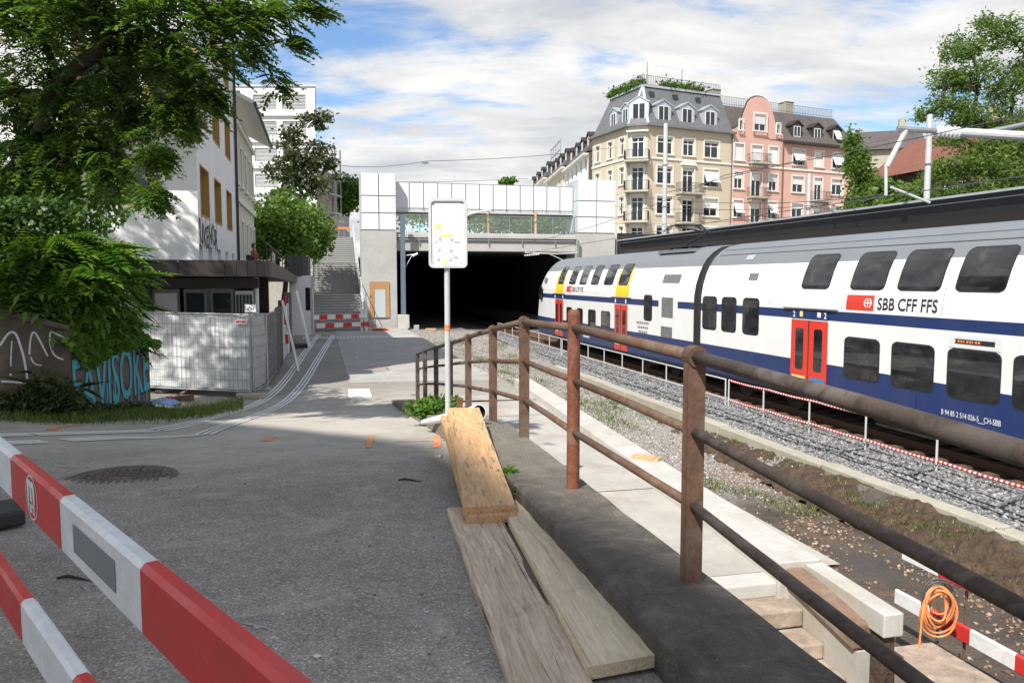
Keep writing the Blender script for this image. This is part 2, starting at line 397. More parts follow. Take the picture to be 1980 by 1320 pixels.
def marking_mat(name, col, wear=0.5):
    m, t, b = new_mat(name); v = wcoords(t)
    n = noise_(t, v, 14, 8, 0.75, 0.4)
    c = mixc_(t, ramp(t, n, [(0.5, (0, 0, 0)), (0.68, (wear,) * 3)]), col, (0.14, 0.137, 0.133))
    t.links.new(c, b.inputs['Base Color']); b.inputs['Roughness'].default_value = 0.75; bump_(t, b, noise_(t, v, 80, 4, 0.6), 0.3, 0.003); return m

M = {}
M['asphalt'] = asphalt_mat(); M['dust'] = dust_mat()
M['path'] = concrete('path_concrete', (0.41, 0.385, 0.345), 0.24, 1.4, (0.29, 0.205, 0.115), 0.75)
M['coping'] = concrete('coping_concrete', (0.50, 0.48, 0.44), 0.16, 1.5, (0.30, 0.23, 0.14), 0.5)
def kerb_mat():
    m, t, b = new_mat('old_wall_concrete'); v = wcoords(t)
    c = ramp(t, noise_(t, v, 4.5, 9, 0.75, 0.6), [(0.3, (0.066, 0.058, 0.048)), (0.52, (0.145, 0.126, 0.104)), (0.72, (0.28, 0.25, 0.205))])
    c = mixc_(t, ramp(t, noise_(t, v, 38, 4, 0.8), [(0.6, (0, 0, 0)), (0.7, (0.75,) * 3)]), c, (0.33, 0.30, 0.26))
    tz = N(t, 'ShaderNodeSeparateXYZ'); t.links.new(wcoords(t, (1, 1, 1), (0, 0, -R(13.6))), tz.inputs[0])
    f = math_(t, 'DIVIDE', math_(t, 'ADD', tz.outputs[1], math_(t, 'MULTIPLY', noise_(t, v, 1.5, 6, 0.6), 2.4)), 10.0)
    c = mixc_(t, ramp(t, f, [(0.60, (0, 0, 0)), (0.74, (0.75,) * 3)]), c, mixc_(t, 0.5, c, (0.36, 0.31, 0.25)))        # browner and paler towards the ramp
    t.links.new(c, b.inputs['Base Color']); b.inputs['Roughness'].default_value = 0.85
    bump_(t, b, math_(t, 'ADD', noise_(t, v, 26, 9, 0.8), math_(t, 'MULTIPLY', vor_(t, v, 70), 0.7)), 1.0, 0.02); return m
M['kerb'] = kerb_mat()
M['step'] = concrete('step_stone', (0.34, 0.265, 0.205), 0.5, 6.0, (0.52, 0.48, 0.43), 0.6, bump=0.8)
M['wallconc'] = concrete('portal_concrete', (0.45, 0.44, 0.42), 0.12, 0.6, (0.30, 0.29, 0.275), 0.5)
M['kerbconc'] = concrete('track_kerb_concrete', (0.40, 0.37, 0.30), 0.2, 1.4, (0.22, 0.20, 0.12), 0.5)
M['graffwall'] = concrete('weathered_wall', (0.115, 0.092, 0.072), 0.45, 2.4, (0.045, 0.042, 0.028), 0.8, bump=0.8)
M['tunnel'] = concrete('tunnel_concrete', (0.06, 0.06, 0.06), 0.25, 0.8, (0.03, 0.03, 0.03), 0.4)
M['stairconc'] = concrete('stair_concrete', (0.36, 0.355, 0.34), 0.1, 0.7, (0.32, 0.31, 0.30), 0.25)
M['white'] = plain('white_render', (0.72, 0.72, 0.71), 0.85, var=0.05, scale=0.5, bump=0.12, bscale=30, world=True)
M['panelwhite'] = plain('white_panel', (0.72, 0.73, 0.74), 0.45, var=0.03, scale=0.8, bump=0.0, rnd=0.06)
M['panelgrey'] = plain('pale_grey_panel', (0.46, 0.51, 0.54), 0.4, var=0.04, scale=0.8, bump=0.0, rnd=0.08)
M['cream'] = plain('cream_render', (0.51, 0.44, 0.335), 0.9, var=0.08, scale=0.4, bump=0.1, world=True)
M['pink'] = plain('pink_render', (0.58, 0.345, 0.285), 0.9, var=0.07, scale=0.4, bump=0.1, world=True)
M['yellowish'] = plain('pale_yellow_render', (0.55, 0.52, 0.42), 0.9, var=0.1, scale=0.6, bump=0.1, world=True)
M['trim'] = plain('stone_trim', (0.68, 0.66, 0.60), 0.8, var=0.1, scale=1.0, bump=0.1)
M['winframe'] = plain('white_window_paint', (0.80, 0.80, 0.79), 0.5, var=0.04, bump=0.0)
M['blind'] = plain('white_blind', (0.72, 0.72, 0.70), 0.7, var=0.06, scale=2, bump=0.0, rnd=0.2)
M['ochre'] = plain('ochre_frame', (0.42, 0.24, 0.06), 0.6, var=0.12, bump=0.05)
M['glass'] = glass_mat('window_glass'); M['trainglass'] = tglass_mat()
M['slate'] = slate_mat('grey_slate', (0.115, 0.117, 0.122), (0.17, 0.172, 0.178)); M['brownslate'] = slate_mat('brown_tiles', (0.09, 0.075, 0.068), (0.14, 0.115, 0.105))
M['redtile'] = slate_mat('red_tiles', (0.20, 0.075, 0.045), (0.27, 0.11, 0.07))
M['zinc'] = plain('zinc_sheet', (0.46, 0.49, 0.53), 0.45, 0.3, var=0.1, scale=1.5, bump=0.0)
M['darkmetal'] = plain('dark_metal', (0.035, 0.036, 0.04), 0.5, 0.4, var=0.2, bump=0.05)
M['brownmetal'] = plain('brown_sheet_metal', (0.045, 0.036, 0.034), 0.5, 0.2, var=0.25, scale=1.0, bump=0.05)
M['canopy'] = plain('canopy_fascia', (0.05, 0.05, 0.055), 0.45, 0.2, var=0.15, scale=0.5, bump=0.0)
M['galv'] = plain('galvanised_steel', (0.36, 0.37, 0.38), 0.42, 0.7, var=0.15, scale=6, bump=0.05)
M['galvpaint'] = plain('pale_grey_steel', (0.56, 0.57, 0.57), 0.45, 0.2, var=0.12, scale=4, bump=0.04)
M['sidekerb'] = concrete('rust_stained_stone', (0.22, 0.14, 0.095), 0.4, 4.0, (0.36, 0.32, 0.28), 0.7, bump=0.7)
M['bluesteel'] = plain('blue_grey_steel', (0.14, 0.18, 0.24), 0.5, 0.3, var=0.15, scale=2)
M['rust'] = rust_mat('rusty_steel', (0.145, 0.078, 0.05), (0.22, 0.125, 0.08), (0.065, 0.038, 0.028), (0.15, 0.125, 0.09), 0.6)
M['rustdark'] = rust_mat('dark_brown_tube', (0.085, 0.058, 0.044), (0.15, 0.105, 0.075), (0.045, 0.033, 0.028), (0.24, 0.20, 0.17), 0.35)
M['rustred'] = rust_mat('red_brown_post', (0.20, 0.065, 0.035), (0.28, 0.11, 0.06), (0.09, 0.035, 0.022), (0.33, 0.24, 0.16), 0.35)
M['plank_orange'] = wood_mat('fresh_plank', (0.76, 0.51, 0.28), (0.46, 0.25, 0.11), rnd=0.1, cracks=0.5); M['plank_grey'] = wood_mat('weathered_plank', (0.82, 0.69, 0.52), (0.36, 0.235, 0.145), rnd=0.0, cracks=0.9)
M['plank_pale'] = wood_mat('pale_plank', (0.86, 0.75, 0.54), (0.62, 0.49, 0.31), rnd=0.0, cracks=0.35); M['ply'] = wood_mat('plywood', (0.52, 0.30, 0.14), (0.38, 0.20, 0.09), axis=2)
M['oldboard'] = wood_mat('grey_board', (0.22, 0.21, 0.19), (0.10, 0.09, 0.08), axis=2)
M['red'] = barrier_paint('red_barrier_paint', (0.62, 0.035, 0.03), (0.30, 0.06, 0.05), 0.5); M['barwhite'] = barrier_paint('white_barrier_paint', (0.80, 0.80, 0.79), (0.42, 0.39, 0.34), 0.4)
M['reflector'] = plain('grey_reflector', (0.22, 0.23, 0.24), 0.35, var=0.06, scale=5, bump=0.02)
M['orange'] = marking_mat('orange_spray', (0.70, 0.25, 0.10), 0.85); M['marking'] = marking_mat('white_road_paint', (0.80, 0.79, 0.76), 0.35)
M['yellowspray'] = marking_mat('yellow_spray', (0.62, 0.50, 0.20), 0.85); M['pinkspray'] = marking_mat('pink_spray', (0.50, 0.33, 0.29), 0.9)
M['iron'] = plain('cast_iron', (0.13, 0.105, 0.085), 0.62, 0.2, var=0.35, scale=14, bump=0.3)
M['trainwhite'] = train_paint('train_white', (0.80, 0.80, 0.79), 0.26, 0.16, (0.5, 0.48, 0.44)); M['trainblue'] = train_paint('train_blue', (0.016, 0.036, 0.135), 0.3, 0.25, (0.10, 0.10, 0.11))
M['trainroof'] = train_paint('train_roof_grey', (0.19, 0.205, 0.22), 0.5, 0.35, (0.16, 0.16, 0.16)); M['trainred'] = train_paint('train_red', (0.66, 0.05, 0.03), 0.3, 0.1)
M['trainyellow'] = train_paint('train_yellow', (0.80, 0.58, 0.015), 0.35, 0.08); M['rubber'] = plain('black_rubber', (0.022, 0.022, 0.024), 0.6, var=0.2, bump=0.05)
M['black'] = plain('black_print', (0.02, 0.02, 0.022), 0.5, var=0.1, bump=0.0); M['printwhite'] = plain('white_print', (0.80, 0.80, 0.80), 0.5, var=0.03, bump=0.0)
M['printblue'] = plain('blue_print', (0.04, 0.22, 0.45), 0.5, var=0.1, bump=0.0)
M['underframe'] = plain('grimy_underframe', (0.035, 0.029, 0.025), 0.8, var=0.4, scale=4, bump=0.3); M['grille'] = plain('grey_grille', (0.16, 0.16, 0.165), 0.6, var=0.2, bump=0.05)
M['railsteel'] = rust_mat('rail_steel', (0.13, 0.07, 0.045), (0.20, 0.12, 0.08), (0.06, 0.04, 0.03)); M['sleeper'] = wood_mat('sleeper_wood', (0.20, 0.12, 0.07), (0.09, 0.055, 0.04), axis=0)
M['ballast'] = stone_mat('ballast_stone', [(0, (0.10, 0.10, 0.105)), (0.5, (0.215, 0.215, 0.217)), (1, (0.42, 0.415, 0.405))])
M['gravel'] = stone_mat('old_gravel', [(0, (0.16, 0.14, 0.12)), (0.5, (0.36, 0.335, 0.30)), (1, (0.58, 0.55, 0.51))])
M['brownstone'] = stone_mat('brown_gravel', [(0, (0.12, 0.07, 0.045)), (0.5, (0.26, 0.16, 0.10)), (1, (0.45, 0.36, 0.27))])
M['ballastbed'] = plain('ballast_bed', (0.17, 0.17, 0.175), 0.9, var=0.4, scale=25, bump=0.8, bscale=35, world=True, bdist=0.03)
def bed_mat():
    m, t, b = new_mat('old_bed'); v = wcoords(t)
    d = ramp(t, noise_(t, v, 0.9, 9, 0.7, 0.8), [(0.3, (0.04, 0.034, 0.03)), (0.5, (0.085, 0.064, 0.049)), (0.72, (0.16, 0.115, 0.08))])
    d = mixc_(t, ramp(t, noise_(t, v, 0.42, 6, 0.6, 0.5), [(0.5, (0, 0, 0)), (0.62, (0.8,) * 3)]), d, (0.075, 0.07, 0.068))
    d = mixc_(t, ramp(t, noise_(t, v, 1.3, 5, 0.6, 0.5), [(0.62, (0, 0, 0)), (0.7, (0.55,) * 3)]), d, (0.30, 0.15, 0.045))
    g = ramp(t, vor_(t, v, 26, 'F1', 'Color'), [(0.1, (0.15, 0.135, 0.12)), (0.6, (0.33, 0.30, 0.27)), (1.0, (0.50, 0.47, 0.43))])
    tz = N(t, 'ShaderNodeSeparateXYZ'); t.links.new(wcoords(t, (1, 1, 1), (0, 0, -R(13.6))), tz.inputs[0])
    f = math_(t, 'DIVIDE', math_(t, 'ADD', tz.outputs[1], math_(t, 'MULTIPLY', noise_(t, v, 0.6, 6, 0.6), 6.0)), 40.0)
    c = mixc_(t, ramp(t, f, [(0.36, (0, 0, 0)), (0.43, (0.9,) * 3)]), d, g)
    t.links.new(c, b.inputs['Base Color']); b.inputs['Roughness'].default_value = 0.9
    bump_(t, b, math_(t, 'ADD', noise_(t, v, 18, 8, 0.75), vor_(t, v, 26)), 0.8, 0.03); return m
M['dirt'] = bed_mat()
M['earth'] = plain('brown_earth', (0.075, 0.048, 0.03), 0.95, var=0.6, scale=6, bump=1.0, bscale=14, world=True, bdist=0.06)
M['ground'] = plain('ground_soil', (0.12, 0.11, 0.09), 0.95, var=0.3, scale=0.2, bump=0.2, world=True)
M['bark'] = plain('bark', (0.04, 0.031, 0.024), 0.9, var=0.4, scale=8, bump=0.8, bscale=20, bdist=0.02)
M['leaf_tree'] = leaf_mat('broad_leaves', (0.05, 0.10, 0.022), (0.10, 0.18, 0.036), (0.20, 0.30, 0.06), 0.5)
M['leaf_lit'] = leaf_mat('bright_leaves', (0.045, 0.11, 0.018), (0.095, 0.20, 0.03), (0.20, 0.31, 0.055), 0.45)
M['leaf_ivy'] = leaf_mat('ivy_leaves', (0.022, 0.055, 0.014), (0.055, 0.115, 0.026), (0.12, 0.20, 0.045), 0.3, 0.4)
M['leaf_pale'] = leaf_mat('feathery_leaves', (0.07, 0.125, 0.028), (0.125, 0.20, 0.045), (0.21, 0.29, 0.075), 0.45)
M['leaf_dry'] = leaf_mat('dull_leaves', (0.03, 0.05, 0.018), (0.06, 0.085, 0.028), (0.11, 0.11, 0.045), 0.3)
M['grass'] = leaf_mat('grass_blades', (0.05, 0.09, 0.018), (0.10, 0.16, 0.03), (0.24, 0.25, 0.08), 0.35)
M['sheet'] = plain('white_sheeting', (0.57, 0.58, 0.58), 0.42, var=0.07, scale=2.0, bump=0.5, bscale=2.2, bdist=0.06)
M['pvc'] = plain('white_pipe', (0.72, 0.72, 0.71), 0.4, var=0.06, scale=4, bump=0.03); M['inside'] = plain('pipe_inside', (0.015, 0.015, 0.015), 0.7, var=0.2, bump=0.0)
M['hose'] = plain('orange_hose', (0.72, 0.24, 0.08), 0.42, var=0.08, scale=20, bump=0.02); M['cable'] = plain('grey_cable', (0.07, 0.075, 0.085), 0.5, var=0.15, scale=20, bump=0.02)
M['graffblue'] = marking_mat('turquoise_spray', (0.06, 0.34, 0.44), 0.55); M['graffblack'] = marking_mat('black_spray', (0.018, 0.018, 0.02), 0.3); M['graffwhite'] = marking_mat('white_spray', (0.62, 0.62, 0.66), 0.45)
M['skin'] = plain('skin', (0.45, 0.27, 0.20), 0.6, var=0.05, bump=0.0); M['hair'] = plain('dark_hair', (0.03, 0.02, 0.016), 0.6, var=0.2, bump=0.1)
M['shirt'] = plain('white_top', (0.66, 0.56, 0.56), 0.8, var=0.15, scale=30, bump=0.1); M['shirt2'] = plain('red_brown_top', (0.22, 0.07, 0.06), 0.8, var=0.1, bump=0.1)
M['blueply'] = plain('blue_plastic', (0.03, 0.07, 0.17), 0.4, var=0.15, bump=0.03)
M['orangebrick'] = plain('orange_brick', (0.55, 0.25, 0.11), 0.8, var=0.2, scale=6, bump=0.3)
M['paper'] = plain('faded_paper', (0.78, 0.78, 0.77), 0.6, var=0.03, bump=0.0); M['stickyellow'] = plain('yellow_sticker', (0.74, 0.62, 0.24), 0.6, var=0.1, bump=0.0); M['stickpink'] = plain('pink_sticker', (0.55, 0.36, 0.42), 0.6, var=0.1, bump=0.0); M['stickviolet'] = plain('violet_sticker', (0.42, 0.36, 0.62), 0.6, var=0.1, bump=0.0)
def clearglass():
    m, t, b = new_mat('clear_glass'); b.inputs['Base Color'].default_value = (0.75, 0.85, 0.84, 1)
    b.inputs['Roughness'].default_value = 0.03; b.inputs['Alpha'].default_value = 0.08
    c = ramp(t, noise_(t, wcoords(t), 1.5, 3, 0.5), [(0.3, (0.62, 0.72, 0.72)), (0.7, (0.78, 0.86, 0.85))]); t.links.new(c, b.inputs['Base Color']); return m
M['clear'] = clearglass()
# ------------------------------------------------------------------ fast meshes for masses of small pieces
def mesh_np(name, V, F, tone, mats, mi=None, smooth=False):
    V = np.asarray(V, np.float32); F = np.asarray(F, np.int32); k = F.shape[1]; n = len(F)
    me = bpy.data.meshes.new(name)
    me.vertices.add(len(V)); me.vertices.foreach_set('co', V.ravel())
    me.loops.add(n * k); me.loops.foreach_set('vertex_index', F.ravel())
    me.polygons.add(n); me.polygons.foreach_set('loop_start', np.arange(0, n * k, k, dtype=np.int32)); me.polygons.foreach_set('loop_total', np.full(n, k, np.int32))
    for m in (mats if isinstance(mats, (list, tuple)) else [mats]): me.materials.append(m)
    if mi is not None: me.polygons.foreach_set('material_index', np.asarray(mi, np.int32))
    if tone is not None:
        a = me.attributes.new('tone', 'FLOAT', 'FACE'); a.data.foreach_set('value', np.asarray(tone, np.float32))
    if smooth: me.polygons.foreach_set('use_smooth', np.ones(n, bool))
    me.update(calc_edges=True); me.validate(); return me
_OCT = np.array([(1, 0, 0), (-1, 0, 0), (0, 1, 0), (0, -1, 0), (0, 0, 1), (0, 0, -1)], float)
_OF = np.array([(0, 2, 4), (2, 1, 4), (1, 3, 4), (3, 0, 4), (2, 0, 5), (1, 2, 5), (3, 1, 5), (0, 3, 5)])
def rand_rot(rng, n):
    q = rng.normal(size=(n, 4)); q /= np.linalg.norm(q, axis=1)[:, None]; a, b, c, d = q.T
    return np.stack([np.stack([1 - 2 * (c * c + d * d), 2 * (b * c - a * d), 2 * (b * d + a * c)], 1),
                     np.stack([2 * (b * c + a * d), 1 - 2 * (b * b + d * d), 2 * (c * d - a * b)], 1),
                     np.stack([2 * (b * d - a * c), 2 * (c * d + a * b), 1 - 2 * (b * b + c * c)], 1)], 1)
def stones(name, P, size, mat, seed=0, flat=0.75):
    rng = np.random.default_rng(seed); n = len(P); size = np.broadcast_to(size, (n,))
    sc = rng.uniform(0.6, 1.25, (n, 1, 3)) * size[:, None, None]
    v = _OCT[None] * sc + rng.normal(size=(n, 6, 3)) * size[:, None, None] * 0.22
    v = np.einsum('nij,nkj->nki', rand_rot(rng, n), v); v[:, :, 2] *= flat
    V = (v + np.asarray(P)[:, None, :]).reshape(-1, 3)
    F = (_OF[None] + (np.arange(n) * 6)[:, None, None]).reshape(-1, 3)
    tone = np.repeat(np.clip(rng.normal(0.5, 0.24, n), 0, 1), 8)
    return mesh_np(name, V, F, tone, mat)
def blades(P, h, width, rng, lean=0.5):
    """grass blades as bent two-segment strips"""
    n = len(P); a = rng.uniform(0, 2 * np.pi, n); hh = h * rng.uniform(0.45, 1.2, n)
    d = np.stack([np.cos(a), np.sin(a), np.zeros(n)], 1); sd = np.stack([-np.sin(a), np.cos(a), np.zeros(n)], 1) * (width * 0.5)
    ln = (lean * rng.uniform(0.2, 1.3, n) * hh)[:, None]; up = np.array([0, 0, 1.0])
    mid = P + d * ln * 0.35 + up * (hh * 0.6)[:, None]; tip = P + d * ln + up * (hh * 0.95)[:, None]
    V = np.stack([P - sd, P + sd, mid + sd * 0.7, mid - sd * 0.7, tip], 1)
    return V.reshape(-1, 3), n
def grass(name, P, h, width, seed, mat, lean=0.6):
    rng = np.random.default_rng(seed); V, n = blades(np.asarray(P, float), h, width, rng, lean); b = np.arange(n) * 5
    F = np.concatenate([np.stack([b, b + 1, b + 2], 1), np.stack([b, b + 2, b + 3], 1), np.stack([b + 3, b + 2, b + 4], 1)])
    tone = np.tile(np.clip(rng.normal(0.5, 0.25, n), 0, 1), 3)
    return mesh_np(name, V, F, tone, mat)
def grid(name, fn, s0, s1, t0, t1, ds, dt, mat, smooth=True, edge=None):
    S = np.linspace(s0, s1, max(2, int((s1 - s0) / ds) + 1)); T = np.linspace(t0, t1, max(2, int((t1 - t0) / dt) + 1))
    V = [tuple(W(s, t, fn(s, t))) for t in T for s in S]; a = len(S)
    F = [(j * a + i, j * a + i + 1, (j + 1) * a + i + 1, (j + 1) * a + i) for j in range(len(T) - 1) for i in range(a - 1)]
    me = bpy.data.meshes.new(name); me.from_pydata(V, [], F); me.materials.append(mat)
    if smooth: me.polygons.foreach_set('use_smooth', [True] * len(F))
    me.update(); o = obj(name, me); o['kind'] = 'structure'; return o
from mathutils import noise as mnoise
def nz(x, y, k=1.0): return mnoise.noise(Vector((x * k, y * k, 0.37)))

# ------------------------------------------------------------------ ground, street, path, track bed
g = MB(); g.add([(-1800, -1800, -1.9), (1800, -1800, -1.9), (1800, 1800, -1.9), (-1800, 1800, -1.9)], [(0, 1, 2, 3)])
g.build('ground', M['ground'])['kind'] = 'structure'
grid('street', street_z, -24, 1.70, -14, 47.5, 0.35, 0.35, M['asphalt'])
APZ = lambda s, t: street_z(0, t) + 0.007 - 0.02 * max(0.0, s - 2.5)
grid('forecourt', APZ, 0.72, 5.1, 22.4, 50.5, 0.35, 0.35, M['dust'])
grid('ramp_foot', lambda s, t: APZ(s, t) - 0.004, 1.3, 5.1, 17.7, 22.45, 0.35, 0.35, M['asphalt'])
PATHZ = street_z(0, 18.4)
def path_z(s, t): return PATHZ - 0.012 - 0.006 * max(0, 18 - t)
grid('path', lambda s, t: path_z(s, t) - 0.03, 1.7, 5.1, 6.8, 18.7, 0.4, 0.4, M['earth'])
for k, (a, b) in enumerate(((6.8, 9.9), (9.9, 12.8), (12.8, 15.8), (15.8, 18.65))):
    o = grid('path_slab', lambda s, t: path_z(s, t) + 0.004 * math.sin(k * 2.1), 1.7, 5.1, a + 0.008, b - 0.008, 0.4, 0.4, M['path']); del o['kind']; o.parent = bpy.data.objects['path']
def bed_z(s, t):
    base = float(np.interp(t, [0, 10, 25, 33, 45, 60], [-0.62, -0.60, -0.40, -0.10, 0.12, 0.1]))
    left = float(np.interp(t, [0, 17, 21, 26, 50], [base, base + 0.1, street_z(0, 21) - 0.18, street_z(0, 26) - 0.06, street_z(0, 48) - 0.1])) if t > 15 else base
    k = min(1.0, max(0.0, (8.2 - s) / 3.2)); z = base + (max(left, base) - base) * k
    return z + 0.035 * nz(s, t, 1.3) + 0.02 * nz(s, t, 4)
def bank_w(t): return float(np.interp(t, [0, 12, 19, 22], [1.0, 1.0, 0.35, 0.0]))
def old_z(s, t):
    z = bed_z(s, t); e = 9.42
    if s > 8.4 and t < 23:
        k = min(1, max(0, (s - 8.4) / 0.9)); k = k * k * (3 - 2 * k)
        z += (-0.13 - z) * k * bank_w(t) + 0.09 * bank_w(t) * nz(s + 5, t, 2.6) * (1 - abs(2 * k - 1))
    return z
grid('old_track_bed', old_z, 4.7, 9.5, -12, 50.5, 0.16, 0.2, M['dirt'])
def bal_z(s, t):
    z = -0.10 + 0.05 * nz(s, t, 0.8)
    if s > 11.2: z -= 0.12 * min(1, (s - 11.2) / 0.6)
    if t > 36 and s < 10.4: z += 0.22 * math.exp(-((t - 42) / 4) ** 2) * min(1, max(0, (10.4 - s)))
    return z
def bank_z(s, t):
    k = min(1, max(0, (s - 8.35) / 1.0)); k = k ** 0.7
    return old_z(8.3, t) * (1 - k) + (-0.13) * k + bank_w(t) * (0.15 * nz(s * 2 + 5, t, 1.9) + 0.11 * nz(s, t, 5.5) + 0.06 * nz(s, t, 13)) * (1 - 0.5 * k) - (1 - bank_w(t)) * 0.3 + 0.03
grid('earth_bank', bank_z, 8.3, 9.24, 1, 21, 0.05, 0.07, M['earth'], smooth=False)
grid('ballast_bed', bal_z, 9.44, 15.7, -14, 110, 0.3, 0.4, M['ballastbed'])
grid('tunnel_floor', lambda s, t: 0.02 + 0.03 * nz(s, t, 1.5), 4.4, 9.6, 50.4, 112, 0.6, 0.8, M['ballastbed'])

rng = np.random.default_rng(7)
def scatter(n, s0, s1, t0, t1, fn, dens=None, lift=0.0):
    out_ = []
    s = rng.uniform(s0, s1, n); t = t0 + (t1 - t0) * rng.random(n) ** 1.35
    for a, b in zip(s, t):
        if dens is not None and rng.random() > dens(a, b): continue
        p = W(a, b, fn(a, b) + lift); out_.append((p.x, p.y, p.z))
    return np.array(out_)
P = scatter(30000, 9.5, 12.0, 3.5, 48, bal_z, lift=0.012)
o = obj('ballast_stones', stones('ballast_stones', P, rng.uniform(0.028, 0.058, len(P)), M['ballast'], 1)); setp(o, 'loose grey crushed stone of the railway ballast', 'ballast', kind='stuff')
P = scatter(30000, 4.9, 9.3, 10, 48, old_z, lambda s, t: min(1, max(0.03, (t - 12.5) / 3.0 + 0.5 * nz(s, t, 0.7))), 0.006)
o = obj('gravel', stones('gravel', P, rng.uniform(0.016, 0.036, len(P)), M['gravel'], 2)); setp(o, 'old weedy gravel on the abandoned track bed', 'gravel', kind='stuff')
P = scatter(12000, 5.0, 8.5, 4, 15, old_z, lambda s, t: max(0.0, 0.10 + 1.2 * nz(s + 9, t, 0.9) + (0.6 if s > 7.7 else 0)), 0.006)
o = obj('rubble', stones('rubble', P, rng.uniform(0.012, 0.042, len(P)), M['brownstone'], 3)); setp(o, 'brown rubble scattered on the bare dirt bed', 'rubble', kind='stuff')
def weedy(s, t): return max(0.0, 1.7 * nz(s * 1.4 + 3, t * 0.8, 0.8) + 0.12 * (1 - abs(s - 6.9) / 2))
P = scatter(26000, 5.1, 9.3, 11.5, 42, old_z, weedy)
o = obj('weeds', grass('weeds', P, 0.11, 0.017, 4, M['grass'], 1.2)); setp(o, 'tufts of yellow green weeds growing through the gravel bed', 'weeds', kind='stuff')
P = scatter(9000, 8.4, 9.34, 4, 20, bank_z, lambda s, t: max(0.0, 1.9 * nz(s * 2 + 7, t * 1.3, 1.0) - 0.32 + (0.25 if s > 9.0 else 0)))
o = obj('moss', grass('moss', P, 0.06, 0.016, 5, M['grass'], 1.2)); setp(o, 'moss and small weeds clinging to the earth bank beside the ballast', 'moss', kind='stuff')

# kerb that holds the ballast, block by block
kt = thing('ballast_kerb', 'weathered concrete kerb wall holding back the grey ballast', 'kerb wall', W(9.42, 3, -0.9), PHI)
t = 3.0; i = 0
while t < 29.5:
    L = 1.98
    m = MB(); j = 0.012 * math.sin(i * 2.3); m.box(-0.20 + j, 0.12 + j, t - 3 + 0.01, t - 3 + L, 0.0 + 0.2, 0.83 + 0.012 * math.cos(i * 1.7))
    m.build('block', M['kerbconc'], kt, bevel=0.02); t += 2.0; i += 1

# retaining wall that carries the railing: dark old concrete with a battered street side
def kerb_top(t): return float(np.interp(t, [-30, 7.3, 18.3, 20], [CAMZ - 1.41, CAMZ - 1.43, CAMZ - 2.79, CAMZ - 2.86]))
kw = thing('retaining_wall', 'low dark concrete wall carrying the rusty railing', 'wall', W(1.55, 2, kerb_top(2) - 0.9), PHI)
segs = [(-6.0, 1.2), (1.2, 5.35), (5.35, 9.6), (9.6, 13.6), (13.6, 17.9)]
for a, b in segs:
    m = MB(); ts = np.linspace(a, b - 0.012, 46)
    rows = []
    for t in ts:
        z = kerb_top(t); lo = min(z - 0.35, -0.3) if True else 0
        wl = 1.30 + 0.012 * nz(t, 3, 2.1) + 0.008 * nz(t, 1, 9) + 0.02 * max(0, t - 8); wr = 1.80 + 0.010 * nz(t, 9, 2.4) + 0.02 * max(0, t - 8)
        zz_ = z + 0.008 * nz(t, 5, 3)
        prof = [(wl - 0.03, lo), (wl - 0.006, zz_ - 0.018), (wl + 0.012, zz_), ((wl + wr) / 2, zz_ + 0.004), (wr - 0.012, zz_), (wr, zz_ - 0.015), (wr + 0.01, lo)]
        rows.append([W(s, t, q) for s, q in prof])
    n = 7; V = [p for r_ in rows for p in r_]; F = []
    for i in range(len(rows) - 1):
        for j in range(n - 1): F.append((i * n + j, (i + 1) * n + j, (i + 1) * n + j + 1, i * n + j + 1))
    F.append(tuple(range(n))); F.append(tuple((len(rows) - 1) * n + j for j in reversed(range(n))))
    m.add(V, F); m.build('wall_section', M['kerb'], kw, world=True)

# pale coping along the path and the stone stairs that go down towards the underpass
def cop_s(t): return 4.20 + 0.06 * (t - 6.5)
cp = thing('path_coping', 'long pale concrete coping along the far side of the path', 'coping', W(4.5, 5, PATHZ - 0.4), PHI)
t = 5.0; edges = [5.3, 6.5, 10.5, 14.5, 18.6, 20.6]
for a, b in zip(edges[:-1], edges[1:]):
    m = MB(); zt = path_z(0, 12) + 0.17; zb = -0.75
    if a < 6.4: zt -= 0.025
    q0, q1 = cop_s(a) + (0.27 if a < 6.4 else 0), cop_s(b) + (0.27 if a < 6.4 else 0); b -= 0.015; wd = 0.19 if a < 6.4 else 0.45
    if a < 6.4:
        e = MB(); e.prism([W(q0 + 0.03, a + 0.05, zb), W(q0 + wd - 0.04, a + 0.05, zb), W(q1 + wd - 0.04, b, zb), W(q1 + 0.03, b, zb)], (0, 0, zt - 0.2 - zb)); e.build('earth_core', M['earth'], cp, world=True); zb = zt - 0.198
    poly = [W(q0, a, zb), W(q0 + wd, a, zb), W(q1 + wd, b, zb), W(q1, b, zb)]; m.prism(poly, (0, 0, zt - zb)); m.build('coping_slab', M['coping'], cp, world=True, bevel=0.012)
st = thing('underpass_stairs', 'worn stone stairs going down from the path towards the underpass', 'stairs', W(3.2, 6.83, PATHZ - 2), PHI)
z = path_z(0, 6.85); t = 6.88
for i in range(9):
    m = MB(); z0 = z - 0.165 * i; t1 = t - 0.31 * i
    m.box(1.7 - 3.2, 4.29 - 3.2 + 0.008 * i, t1 - 0.33 - 6.83, t1 - 6.83 + (0.03 if i else 0.0), z0 - 0.16 - (PATHZ - 2), z0 + 0.012 * math.sin(i * 2.1) - (PATHZ - 2) - (0.0 if i else 0.006))
    m.build('step', M['step'] if i else M['coping'], st, bevel=0.02)
m = MB(); m.prism([W(4.31, 6.8, -1.4), W(4.31, 5.5, -1.4), W(4.31, 5.5, PATHZ - 0.30), W(4.31, 6.8, PATHZ - 0.07)], W(0.13, 0, 0) - W(0, 0, 0)); m.build('side_wall', M['path'], st, world=True)
m = MB()
for k in range(6):
    a = 8.1 - 0.42 * k; zt = PATHZ + 0.02 - 0.045 * k
